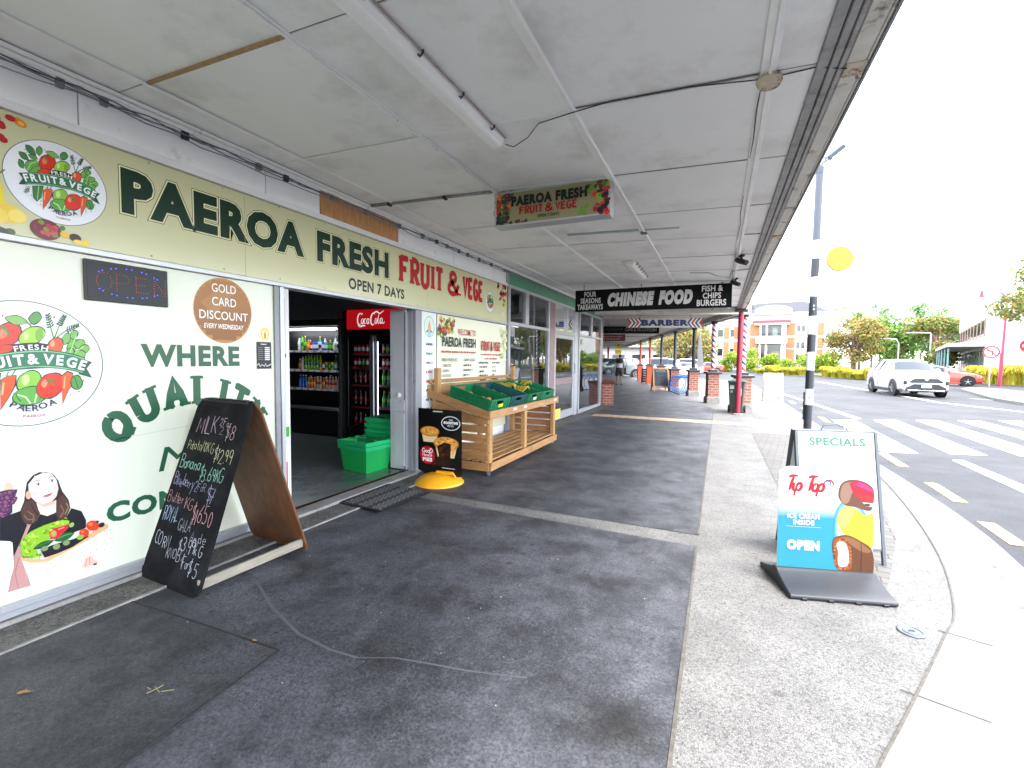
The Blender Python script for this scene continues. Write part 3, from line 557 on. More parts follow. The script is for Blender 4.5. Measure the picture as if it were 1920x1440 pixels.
WOMAN_DATA = """e9b79a:105,737,104,730,100,724,94,721,87,721,81,724,75,730,72,738,71,746,72,754,76,760,82,763,89,763,95,759,101,753,104,746
e9b79a:68,730,81,755,100,750,105,726,95,707,72,713
3a2240:53,723,87,725,123,716,126,687,112,651,98,638,97,600,74,573,48,576
6b3558:68,703,66,696,61,693,55,696,52,703,52,711,56,716,62,716,66,710
a77a92:59,709,58,707,56,707,55,710,56,712,58,711
5a2c55:84,704,81,697,76,694,71,697,67,704,67,712,71,717,77,717,82,712
a77a92:75,710,74,708,71,709,70,711,72,713,74,713
7d4462:99,705,97,698,92,696,86,699,83,706,83,714,87,719,93,719,98,713
a77a92:90,712,89,709,87,710,86,713,87,715,89,714
48264a:115,707,113,700,108,697,102,700,98,707,99,715,103,720,108,720,113,715
a77a92:106,713,105,711,103,712,102,714,103,716,105,716
6b3558:124,685,122,678,117,675,111,678,107,685,108,693,112,698,118,698,123,693
a77a92:115,691,114,689,112,689,111,692,112,694,114,694
5a2c55:71,680,69,673,64,670,58,673,55,680,55,688,59,693,65,693,69,687
a77a92:63,686,61,684,59,684,58,687,59,689,61,688
7d4462:89,680,86,673,81,671,76,674,72,681,72,689,76,694,82,694,87,688
a77a92:80,687,79,684,76,685,75,688,77,690,79,689
48264a:106,681,104,674,99,671,93,674,90,682,90,690,94,695,100,694,105,689
a77a92:97,687,96,685,94,686,93,689,94,691,96,690
6b3558:118,664,115,657,110,654,104,657,101,664,101,672,105,678,111,677,116,672
a77a92:109,670,107,668,105,669,104,672,105,674,108,673
5a2c55:67,659,64,652,59,649,54,652,50,659,51,667,54,672,60,672,65,667
a77a92:58,665,57,663,54,664,53,666,55,668,57,668
7d4462:82,657,80,650,75,648,69,651,65,658,66,666,70,671,75,670,80,665
a77a92:73,663,72,661,70,662,69,665,70,667,72,666
48264a:98,658,95,651,90,649,84,652,81,659,81,667,85,672,91,672,96,666
a77a92:89,665,88,662,85,663,84,666,85,668,88,667
6b3558:109,649,107,642,102,640,96,643,92,650,93,658,97,663,102,663,107,657
a77a92:100,656,99,654,97,654,96,657,97,659,99,658
5a2c55:66,637,64,630,58,627,53,630,50,638,50,645,54,650,59,650,64,645
a77a92:57,643,56,641,54,642,53,644,54,646,56,646
7d4462:81,637,79,630,74,627,68,630,65,637,65,645,69,650,75,650,80,645
a77a92:73,643,71,641,69,642,68,644,69,646,71,646
48264a:95,633,93,626,87,623,82,626,78,634,78,641,82,646,88,646,93,641
a77a92:86,639,85,637,82,638,81,640,83,643,85,642
6b3558:73,618,71,611,65,609,60,612,56,619,57,627,61,632,66,631,71,626
a77a92:64,624,63,622,61,623,60,626,61,628,63,627
5a2c55:90,612,88,605,83,602,77,605,74,613,74,621,78,625,83,625,88,620
a77a92:81,618,80,616,78,617,77,620,78,622,80,621
7d4462:64,598,62,591,57,589,52,592,48,599,48,607,52,612,58,612,63,606
a77a92:56,605,55,603,52,604,51,606,53,608,55,608
48264a:80,593,78,586,73,584,68,587,64,594,64,602,68,607,74,607,79,601
a77a92:72,600,71,598,68,599,67,601,68,603,71,603
6b3558:71,578,69,572,64,569,59,572,55,580,55,587,59,592,65,592,70,586
a77a92:63,585,62,583,59,584,58,586,59,588,62,588
2f211d:150,754,191,794,259,781,290,720,302,660,329,602,334,557,313,500,277,502,260,555,209,571,190,530,165,515,141,537,124,591,144,648,147,715
e8ecf2:100,750,129,788,158,812,188,827,248,840,292,831,323,797,331,741,326,688,313,653,297,683,285,737,261,774,216,794,183,781,157,747,149,698,143,651,128,644,114,690,123,722
c3cbd8:131,788,130,784,127,782,124,784,125,788,128,790
c3cbd8:120,769,119,765,116,763,113,765,114,769,117,771
c3cbd8:129,745,128,741,125,740,123,742,123,745,127,747
c3cbd8:118,726,117,723,114,721,112,723,112,727,116,728
c3cbd8:128,703,127,699,124,697,121,699,122,703,125,705
c3cbd8:117,684,116,680,113,679,110,681,111,684,114,686
c3cbd8:151,783,151,779,148,777,145,779,146,783,149,785
c3cbd8:140,764,140,760,136,758,134,760,134,764,138,766
c3cbd8:139,721,138,718,135,716,132,718,133,721,136,723
c3cbd8:137,678,137,675,133,673,131,675,132,679,135,680
c3cbd8:184,797,183,793,180,792,177,793,178,797,181,799
c3cbd8:194,773,193,769,190,767,187,769,188,773,191,775
c3cbd8:217,812,217,808,213,806,211,808,211,812,215,814
c3cbd8:206,792,205,789,202,787,199,789,200,792,203,794
c3cbd8:216,768,215,764,212,762,209,764,210,768,213,770
c3cbd8:240,807,239,803,236,801,233,803,234,807,237,809
c3cbd8:228,787,227,784,224,782,221,784,222,787,225,789
c3cbd8:262,802,262,798,258,796,255,798,256,802,259,804
c3cbd8:250,782,249,779,246,777,243,779,244,782,247,784
c3cbd8:285,797,284,793,281,791,278,793,279,797,282,799
c3cbd8:273,777,272,773,269,772,266,773,267,777,270,779
c3cbd8:296,772,295,768,292,766,289,768,290,772,293,774
c3cbd8:307,747,306,743,303,741,300,743,301,747,304,749
c3cbd8:295,727,294,723,290,721,287,723,288,727,292,729
c3cbd8:306,701,305,698,301,696,298,698,299,702,303,703
c3cbd8:320,767,319,763,315,761,312,763,313,767,317,769
c3cbd8:318,721,317,717,314,716,311,718,312,721,315,723
f3dcd3:163,734,190,771,224,784,259,772,279,732,286,680,277,639,256,612,221,607,190,629,172,660,163,697
e8c4b4:256,612,277,639,286,680,283,704,273,659,249,624,219,615,221,607
dfa084:171,672,170,663,168,657,164,653,160,652,156,655,153,661,150,669,150,678,151,686,154,693,157,697,161,697,165,695,169,689,171,681
efcdbd:191,626,221,606,256,610,274,617,271,546,233,537,202,561
d9aa95:193,622,220,605,253,608,271,615,266,595,222,591
ffffff:214,724,214,720,211,717,208,715,203,715,198,715,194,717,191,720,189,723,190,726,192,729,196,731,201,732,206,732,210,730,213,727
6a7383:208,722,208,719,206,717,205,716,202,716,200,717,199,719,198,722,197,724,198,727,199,729,201,731,203,731,205,730,207,727,208,725
15151a:205,723,205,721,204,720,204,720,203,720,202,720,201,721,200,722,200,724,200,725,201,726,202,727,203,727,204,726,205,725,205,724
ffffff:271,730,270,727,268,724,264,722,260,721,255,721,251,723,248,726,247,729,247,732,249,735,253,737,258,738,262,737,266,736,269,733
6a7383:266,728,265,726,264,724,262,722,260,722,258,723,257,725,255,728,255,731,256,733,257,735,259,736,261,737,263,736,264,734,265,731
15151a:263,729,263,728,262,727,261,726,260,726,259,726,258,727,258,729,258,730,258,731,259,732,259,733,261,733,262,733,262,732,263,730
3c2c2a:190,726,201,732,214,725,215,727,201,735,189,729
3c2c2a:247,731,258,738,270,731,271,734,257,741,246,734
8a6a5c:182,740,196,746,212,744,212,749,195,750,181,744
8a6a5c:243,745,255,753,268,749,268,753,254,757,242,749
d79b88:224,691,236,683,252,691,250,695,236,687,225,694
e3b5a5:247,731,243,714,252,694,254,695,245,714,249,730
7b1f28:211,663,233,667,261,670,255,653,241,645,222,649
ffffff:213,663,233,666,259,669,253,662,233,659,218,656
c9606a:218,655,242,655,255,657,251,648,240,643,222,647
eebfb5:195,674,194,669,191,666,187,664,182,665,177,667,174,671,171,676,170,681,171,685,174,689,178,690,183,690,188,688,192,684,194,679
eebfb5:278,682,277,676,275,672,272,669,269,669,265,671,262,675,261,680,260,686,261,692,263,696,266,699,270,699,273,697,276,693,277,688
15161d:48,580,99,593,131,599,149,514,165,508,196,539,205,556,233,536,270,545,277,501,314,501,339,550,384,519,404,458,401,412,291,395,161,412,122,412,90,356,89,439,44,461
4a332a:129,598,148,641,181,643,193,599,205,561,191,524,164,510,146,518,130,558
7a5a48:153,585,176,556,170,520,176,517,181,558,156,590
7a5a48:138,568,152,539,182,529,182,536,154,545,142,571
2f211d:166,628,181,578,193,550,198,554,186,580,171,630
4a332a:273,605,299,640,328,599,334,554,314,500,283,497,271,540
7a5a48:290,581,302,543,286,514,291,508,308,541,295,583
94705c:314,586,324,561,307,524,311,520,329,559,318,588
b98a84:116,417,90,352,64,176,153,173,129,297,120,370
b98a84:151,514,165,510,130,418,115,412
a07470:112,351,93,273,102,177,106,176,97,271,116,348
f2ece4:119,341,216,284,508,394,528,248,462,204,330,176,153,182,132,290
e2d6c6:153,306,151,298,143,295,137,301,139,309,147,312
5a4a44:147,293,145,291,143,293,143,297,146,297
fffdf8:164,284,162,275,153,273,147,279,149,287,157,290
5a4a44:158,271,156,269,153,271,153,275,156,275
e2d6c6:151,256,149,247,141,245,135,251,137,259,145,261
5a4a44:145,243,144,241,141,243,141,246,144,246
fffdf8:162,233,160,225,152,222,146,228,147,237,156,239
5a4a44:156,220,154,219,151,221,151,224,154,224
fffdf8:176,313,174,304,166,301,160,307,162,316,170,318
5a4a44:170,300,168,298,166,300,166,303,169,303
e2d6c6:187,290,185,282,177,279,170,285,172,294,181,296
5a4a44:181,277,179,275,176,278,176,281,179,281
fffdf8:175,262,173,253,164,251,158,257,160,265,168,268
5a4a44:169,249,167,247,164,249,164,253,167,252
e2d6c6:185,239,183,231,175,228,169,234,171,243,179,245
5a4a44:179,226,177,224,175,227,175,230,178,230
fffdf8:173,211,171,202,163,200,156,206,158,214,167,217
5a4a44:167,198,165,196,162,198,162,202,165,202
e2d6c6:200,319,198,311,190,308,183,314,185,322,194,325
5a4a44:194,306,192,304,189,306,189,310,192,310
fffdf8:211,297,209,288,200,286,194,292,196,300,204,303
5a4a44:205,284,203,282,200,284,200,287,203,287
e2d6c6:198,268,196,260,188,257,181,263,183,271,192,274
5a4a44:192,255,190,253,187,255,188,259,190,259
fffdf8:209,245,207,237,199,234,192,240,194,249,203,251
5a4a44:203,232,201,230,198,233,198,236,201,236
e2d6c6:196,217,194,208,186,206,180,212,182,220,190,223
5a4a44:190,204,188,202,186,204,186,208,189,207
fffdf8:224,326,222,318,213,315,207,321,209,329,217,332
5a4a44:218,313,216,311,213,313,213,317,216,316
e2d6c6:235,298,233,289,224,286,218,292,220,301,228,304
5a4a44:228,285,227,282,224,285,224,288,227,288
fffdf8:222,274,220,266,212,263,205,269,207,278,216,280
5a4a44:216,261,214,259,211,262,211,265,214,265
e2d6c6:233,246,231,237,222,235,216,241,218,249,227,252
5a4a44:227,233,225,231,222,233,222,236,225,236
fffdf8:220,223,218,214,210,212,203,218,205,226,214,229
5a4a44:214,210,212,208,209,210,210,213,213,213
e2d6c6:248,327,246,318,237,316,231,322,233,330,242,333
5a4a44:242,314,240,312,237,314,237,317,240,317
fffdf8:259,304,257,296,249,293,242,299,244,308,253,310
5a4a44:253,291,251,289,248,291,248,295,251,295
e2d6c6:246,275,244,266,236,264,229,270,231,278,240,281
5a4a44:240,262,238,260,235,262,235,266,238,265
fffdf8:258,252,256,243,247,241,240,247,242,256,251,258
5a4a44:251,239,249,237,246,239,247,243,250,242
e2d6c6:245,223,243,214,234,212,227,218,229,226,238,229
5a4a44:238,210,236,208,234,210,234,214,237,213
fffdf8:273,334,271,325,262,323,255,329,257,337,266,340
5a4a44:266,321,265,319,262,321,262,324,265,324
e2d6c6:284,311,282,302,273,300,267,306,269,314,278,317
5a4a44:278,298,276,296,273,298,273,302,276,301
fffdf8:271,282,269,273,260,270,254,276,256,285,264,288
5a4a44:265,268,263,266,260,269,260,272,263,272
e2d6c6:283,258,281,250,272,247,265,253,267,262,276,265
5a4a44:276,245,274,243,271,245,271,249,274,249
fffdf8:270,229,267,220,259,218,252,224,254,233,263,235
5a4a44:263,216,261,214,258,216,258,220,261,219
e2d6c6:298,341,296,332,287,330,280,336,282,344,291,347
5a4a44:292,328,290,326,287,328,287,331,290,331
fffdf8:310,318,308,309,299,307,292,313,294,321,303,324
5a4a44:303,305,301,303,298,305,298,308,301,308
e2d6c6:296,288,294,279,285,277,279,283,281,292,290,294
5a4a44:290,275,288,273,285,275,285,279,288,278
fffdf8:308,265,306,256,297,253,290,260,292,268,301,271
5a4a44:302,252,300,249,297,252,297,255,300,255
e2d6c6:295,235,293,226,284,224,277,230,279,239,288,241
5a4a44:288,222,286,220,283,222,283,226,286,226
fffdf8:306,212,304,203,295,200,288,207,291,215,300,218
5a4a44:300,198,298,196,295,199,295,202,298,202
fffdf8:324,349,322,340,313,337,306,343,308,352,317,355
5a4a44:317,335,315,333,312,335,312,339,315,339
e2d6c6:336,325,334,316,324,314,317,320,320,329,329,331
5a4a44:329,312,327,310,324,312,324,315,327,315
fffdf8:322,295,320,286,311,283,304,290,306,298,315,301
5a4a44:315,282,313,279,310,282,311,285,314,285
e2d6c6:334,272,332,263,323,260,316,266,318,275,327,278
5a4a44:327,258,325,256,322,258,322,262,326,262
fffdf8:320,242,318,233,309,230,302,236,304,245,313,248
5a4a44:314,228,312,226,309,228,309,232,312,232
e2d6c6:332,218,330,209,321,206,314,213,316,222,325,224
5a4a44:326,204,324,202,321,205,321,208,324,208
e2d6c6:350,356,348,347,339,344,332,350,334,359,343,362
5a4a44:343,342,341,340,338,342,338,346,341,346
fffdf8:362,333,360,324,351,321,343,327,346,336,355,339
5a4a44:355,319,353,317,350,319,350,323,353,322
e2d6c6:348,302,346,293,337,290,330,296,332,305,341,308
5a4a44:342,288,339,286,336,289,337,292,340,292
fffdf8:360,278,358,269,349,267,342,273,344,282,353,285
5a4a44:354,265,352,263,348,265,349,268,352,268
e2d6c6:347,248,344,239,335,236,328,243,330,252,339,254
5a4a44:340,234,338,232,335,235,335,238,338,238
fffdf8:359,224,357,215,347,213,340,219,342,228,352,230
5a4a44:352,210,350,208,347,211,347,214,350,214
fffdf8:377,364,374,354,365,351,358,357,360,367,369,370
5a4a44:370,350,368,347,365,350,365,353,368,353
e2d6c6:389,340,387,331,377,328,370,334,372,343,382,346
5a4a44:382,326,380,324,377,326,377,330,380,330
fffdf8:375,309,373,300,363,297,356,303,358,312,368,315
5a4a44:368,295,366,293,363,295,363,299,366,299
e2d6c6:387,285,385,276,376,273,368,280,371,289,380,292
5a4a44:380,271,378,269,375,272,375,275,378,275
fffdf8:373,255,371,246,362,243,354,249,357,258,366,261
5a4a44:366,241,364,239,361,241,361,245,364,245
e2d6c6:386,231,383,221,374,219,367,225,369,234,378,237
5a4a44:379,217,376,215,373,217,373,221,377,221
e2d6c6:404,371,401,362,392,359,385,365,387,374,396,377
5a4a44:397,357,395,355,391,357,392,361,395,361
fffdf8:416,347,414,338,404,335,397,341,399,351,409,354
5a4a44:409,333,407,331,404,333,404,337,407,337
e2d6c6:402,316,400,307,390,304,383,310,385,320,395,323
5a4a44:395,302,393,300,390,302,390,306,393,306
fffdf8:415,292,412,283,403,280,395,287,398,296,407,299
5a4a44:408,278,405,276,402,278,402,282,406,282
e2d6c6:400,261,398,252,388,249,381,256,383,265,393,268
5a4a44:393,247,391,245,388,248,388,251,391,251
fffdf8:413,237,411,228,401,225,394,232,396,241,405,243
5a4a44:406,223,404,221,400,223,401,227,404,227
fffdf8:431,379,429,370,419,367,412,373,414,382,424,385
5a4a44:424,365,422,363,419,365,419,368,422,368
e2d6c6:444,355,442,346,432,343,424,349,427,358,437,361
5a4a44:437,341,435,339,432,341,432,345,435,345
fffdf8:430,324,427,314,417,311,410,318,412,327,422,330
5a4a44:422,309,420,307,417,310,417,313,420,313
e2d6c6:442,299,440,290,430,287,423,294,425,303,435,306
5a4a44:435,285,433,283,430,285,430,289,433,289
fffdf8:428,268,426,259,416,256,408,263,411,272,420,275
5a4a44:421,254,419,252,415,254,415,258,419,258
e2d6c6:441,244,438,234,428,232,421,238,423,247,433,250
5a4a44:433,230,431,227,428,230,428,234,432,233
e2d6c6:459,387,457,378,447,374,439,381,442,390,452,393
5a4a44:452,373,450,370,447,373,447,376,450,376
fffdf8:473,363,470,353,460,350,452,357,455,366,465,369
5a4a44:465,348,463,346,460,349,460,352,463,352
e2d6c6:458,331,455,322,445,319,438,325,440,334,450,337
5a4a44:450,317,448,315,445,317,445,321,448,321
fffdf8:471,307,468,297,458,294,451,301,453,310,463,313
5a4a44:463,292,461,290,458,293,458,296,461,296
e2d6c6:456,275,454,266,444,263,436,269,438,279,448,282
5a4a44:449,261,446,259,443,261,443,265,447,265
fffdf8:469,250,467,241,457,238,449,245,451,254,461,257
5a4a44:462,236,459,234,456,236,456,240,460,240
fffdf8:488,395,486,386,475,382,468,389,470,398,480,401
5a4a44:481,381,478,378,475,381,475,384,479,384
e2d6c6:501,371,499,361,489,358,481,364,483,374,493,377
5a4a44:494,356,492,354,488,356,488,360,492,360
fffdf8:486,339,484,329,474,326,466,332,468,342,478,345
5a4a44:479,324,477,322,473,324,473,328,477,328
e2d6c6:500,314,497,305,487,302,479,308,482,317,492,320
5a4a44:492,300,490,297,486,300,487,304,490,303
fffdf8:485,282,482,273,472,270,464,276,467,286,477,289
5a4a44:477,268,475,266,471,268,472,272,475,272
e2d6c6:498,257,495,248,485,245,477,252,480,261,490,264
5a4a44:490,243,488,241,485,243,485,247,488,247
e2d6c6:517,403,515,394,504,390,496,397,499,406,509,409
5a4a44:510,389,507,386,504,389,504,392,508,392
fffdf8:531,379,528,369,518,366,510,372,512,382,523,385
5a4a44:523,364,521,362,517,364,517,368,521,368
e2d6c6:515,346,513,337,503,334,495,340,497,350,507,353
5a4a44:508,332,506,329,502,332,502,336,506,336
fffdf8:529,322,527,312,516,309,508,315,511,325,521,328
5a4a44:521,307,519,305,516,307,516,311,519,311
e2d6c6:514,289,511,280,501,277,493,283,495,293,506,296
5a4a44:506,275,504,273,500,275,501,279,504,279
fffdf8:527,264,525,255,514,252,506,259,509,268,519,271
5a4a44:520,250,517,248,514,250,514,254,518,254
d8a878:117,349,158,320,213,298,336,342,504,405,510,374,344,314,225,278,157,299,119,329
1a1a22:197,358,254,366,336,366,399,375,413,357,335,321,270,309,213,306
86b52c:119,427,138,455,163,474,214,489,258,495,299,495,327,479,320,440,256,413,207,390,177,377,198,312,158,324,124,351
9ac433:176,457,176,451,173,444,168,441,166,444,168,450,172,456
a5d03a:235,458,234,453,230,450,225,452,223,457,226,462,231,463
c3e35a:170,437,165,437,157,443,151,450,152,453,159,450,167,443
c3e35a:181,433,177,432,172,436,169,443,171,448,176,446,181,440
a5d03a:297,437,294,432,285,431,278,435,277,440,284,443,293,441
6f9c25:177,434,173,433,169,438,168,445,172,448,176,446,179,440
6f9c25:235,445,229,446,223,453,221,463,225,466,231,462,236,453
5d8a22:227,449,226,443,222,439,217,441,215,446,218,451,223,452
a5d03a:179,408,179,402,175,400,171,402,169,408,171,413,176,413
6f9c25:230,449,231,443,229,437,224,437,221,441,221,448,225,451
9ac433:305,450,301,449,295,454,292,461,294,465,300,462,305,456
6f9c25:191,428,190,423,186,421,182,421,181,425,183,429,188,430
c3e35a:275,450,275,443,271,440,266,444,264,451,266,456,272,456
a5d03a:142,411,136,410,128,417,124,427,127,432,134,428,141,419
6f9c25:317,495,313,494,307,498,303,504,304,507,309,506,315,501
a5d03a:295,437,293,433,287,433,282,437,282,441,286,443,292,441
c3e35a:157,432,157,427,154,421,150,418,148,421,150,427,154,432
6f9c25:168,400,165,396,156,396,148,401,148,407,155,409,164,406
a5d03a:169,399,168,395,165,391,161,391,160,395,162,399,166,401
a5d03a:262,475,260,469,253,467,247,469,246,475,250,480,258,480
6f9c25:138,378,134,382,129,393,128,402,131,404,136,396,139,385
9ac433:224,453,221,450,214,450,209,454,208,458,214,460,220,458
c3e35a:255,457,253,452,247,449,241,449,240,453,244,457,251,459
c3e35a:179,444,178,439,172,437,166,439,165,444,170,447,176,448
a5d03a:303,462,297,465,290,477,287,488,290,490,297,482,303,470
a5d03a:255,434,254,429,248,425,242,425,241,429,245,434,251,436
c3e35a:296,429,292,428,286,434,284,442,287,446,292,443,297,435
5d8a22:251,421,246,420,241,425,240,432,243,437,248,434,252,427
9ac433:192,429,187,430,184,436,185,442,189,445,194,441,195,434
5d8a22:258,475,254,471,249,474,246,481,248,487,253,488,258,482
9ac433:144,424,139,425,135,434,134,443,137,445,142,440,146,430
c3e35a:172,458,174,451,171,447,167,448,163,454,164,460,168,462
c3e35a:286,445,285,437,280,432,273,433,270,440,273,447,280,449
5d8a22:262,457,258,454,250,456,243,462,244,468,250,468,259,463
5d8a22:139,443,138,437,135,434,130,436,129,442,131,446,135,447
a5d03a:278,497,279,489,275,480,269,476,266,480,268,489,273,497
a5d03a:293,445,291,438,284,432,276,432,274,437,279,444,288,447
9ac433:319,486,319,479,314,470,307,467,304,471,307,480,314,487
6f9c25:305,436,300,437,295,445,292,454,295,457,301,452,305,443
c3e35a:283,483,279,477,271,478,265,484,265,491,271,494,279,490
6f9c25:157,420,156,414,149,408,143,406,141,409,145,416,152,421
5d8a22:227,456,225,451,218,445,211,442,210,445,215,452,223,457
a5d03a:256,471,253,466,246,467,241,473,241,479,246,481,253,478
6f9c25:145,421,141,423,137,430,137,438,141,440,146,435,148,426
5d8a22:250,423,244,425,238,436,235,447,239,449,245,442,250,430
5d8a22:284,451,280,446,271,447,264,451,264,457,271,460,279,457
a5d03a:148,343,144,345,141,352,141,359,144,360,148,355,150,348
c3e35a:143,381,143,375,140,371,135,371,133,376,134,381,139,384
5d8a22:146,341,144,336,139,335,135,338,134,343,138,347,143,345
5d8a22:186,326,182,327,178,333,177,340,180,342,184,339,187,331
a5d03a:160,337,160,331,156,327,151,328,149,333,151,338,156,340
5d8a22:158,359,154,360,150,366,149,373,152,375,156,371,159,364
5d8a22:134,336,130,336,126,341,124,348,126,351,131,348,134,341
c3e35a:187,325,188,320,184,315,179,316,177,321,179,326,183,328
5d8a22:198,321,194,323,191,330,191,337,194,338,198,333,200,325
a5d03a:184,327,184,321,181,316,176,316,174,320,175,326,180,329
5d8a22:165,336,165,331,161,327,156,329,154,334,157,338,162,340
5d8a22:154,336,152,331,147,331,143,335,142,340,146,342,151,341
5d8a22:150,360,149,354,145,351,141,352,139,357,141,362,146,363
c3e35a:150,360,147,357,142,360,138,366,140,370,144,370,149,365
1c4a26:167,372,182,366,195,363,209,363,221,365,233,371,244,379,255,391,240,398,226,400,212,400,200,398,188,392,177,384
3c7a3f:179,377,216,385,242,389,241,394,215,390,178,382
1f5a2c:257,386,272,377,287,372,300,371,313,374,325,379,337,389,347,403,331,412,316,416,302,417,290,415,278,409,267,400
4a8f4d:271,392,306,399,334,400,332,406,304,405,270,398
17171f:311,455,323,437,335,424,348,416,360,411,374,410,387,413,401,422,388,440,376,453,363,462,350,466,337,467,324,463
17171f:271,348,284,335,296,328,307,324,318,325,328,329,337,337,345,351,332,363,320,370,309,374,298,373,288,369,279,361
7d8f5c:280,352,280,345,278,340,274,336,268,334,262,335,256,338,252,342,250,348,249,355,252,360,256,364,261,366,267,366,273,363,278,358
7d8f5c:323,359,323,352,321,347,317,343,312,341,306,341,300,344,296,349,293,355,293,362,295,367,299,371,305,373,311,373,316,370,321,365
7d8f5c:229,360,229,354,227,349,223,346,217,344,212,344,206,347,202,351,200,357,200,362,202,367,206,371,211,373,217,372,223,370,227,366
8fae62:345,461,346,456,346,451,344,446,340,442,336,440,331,440,327,442,324,446,323,450,323,456,325,461,329,464,333,466,338,467,342,465
c8202c:235,441,257,460,293,461,322,462,315,435,280,405,259,394,241,411
e96a5a:269,424,268,416,264,410,259,407,253,408,248,411,243,418,240,426,239,434,241,442,244,448,249,451,255,450,260,447,265,440,268,432
8fae3a:265,427,264,422,262,419,259,417,256,417,252,419,250,423,248,428,247,433,248,438,250,441,253,443,257,443,260,441,263,437,265,432
f0908a:275,443,303,448,301,453,274,449
d8391f:464,406,461,394,454,386,444,383,432,385,420,391,410,401,404,414,402,426,405,437,412,445,422,449,434,448,446,441,455,431,462,419
f07a4a:434,423,433,419,431,416,427,415,423,416,419,418,415,422,413,426,412,431,413,435,416,437,419,439,423,438,428,436,431,432,433,428
d8391f:414,377,412,369,407,362,399,359,390,361,381,366,374,374,369,384,368,394,370,402,375,409,383,412,392,410,400,406,408,398,413,388
f07a4a:391,392,390,390,389,387,386,387,384,387,381,388,378,391,377,394,377,397,377,400,379,402,381,403,384,403,387,401,389,399,391,396
7fae3c:389,368,389,362,386,357,381,354,375,352,369,352,363,355,358,359,356,364,356,370,358,374,363,378,369,380,376,380,382,377,386,373
2a1820:490,412,491,406,490,400,486,395,481,392,475,391,469,393,464,396,461,401,460,407,462,412,465,417,470,420,476,421,482,420,487,417
2b3a2c:463,430,462,427,461,425,458,424,455,425,452,426,449,429,447,432,447,435,448,438,449,440,452,440,455,440,458,438,461,436,463,433
eab5a4:373,187,385,216,397,237,420,238,431,211,451,187,445,173,418,175,393,172
b9705f:409,232,409,185,412,183,412,231
b9705f:396,232,389,180,392,179,399,230
5a2028:446,177,444,173,436,172,429,175,425,179,427,183,434,184,442,182
e3ecd6:44,464,80,449,89,438,90,354,89,303,75,247,67,199,61,177,34,187"""
LOGO_PATHS = {'FRUIT': [(-0.618, -0.173), (-0.464, -0.123), (-0.3, -0.086), (-0.109, -0.05), (0.082, -0.027), (0.241, -0.032), (0.405, -0.05), (0.568, -0.091), (0.718, -0.145)], 'FRESH': [(-0.132, 0.218), (-0.005, 0.245), (0.132, 0.255), (0.25, 0.232)], 'PAEROA': [(-0.227, -0.705), (-0.059, -0.791), (0.095, -0.795), (0.35, -0.7)], 'paeroa': [(-0.073, -0.855), (0.055, -0.864), (0.195, -0.859)]}
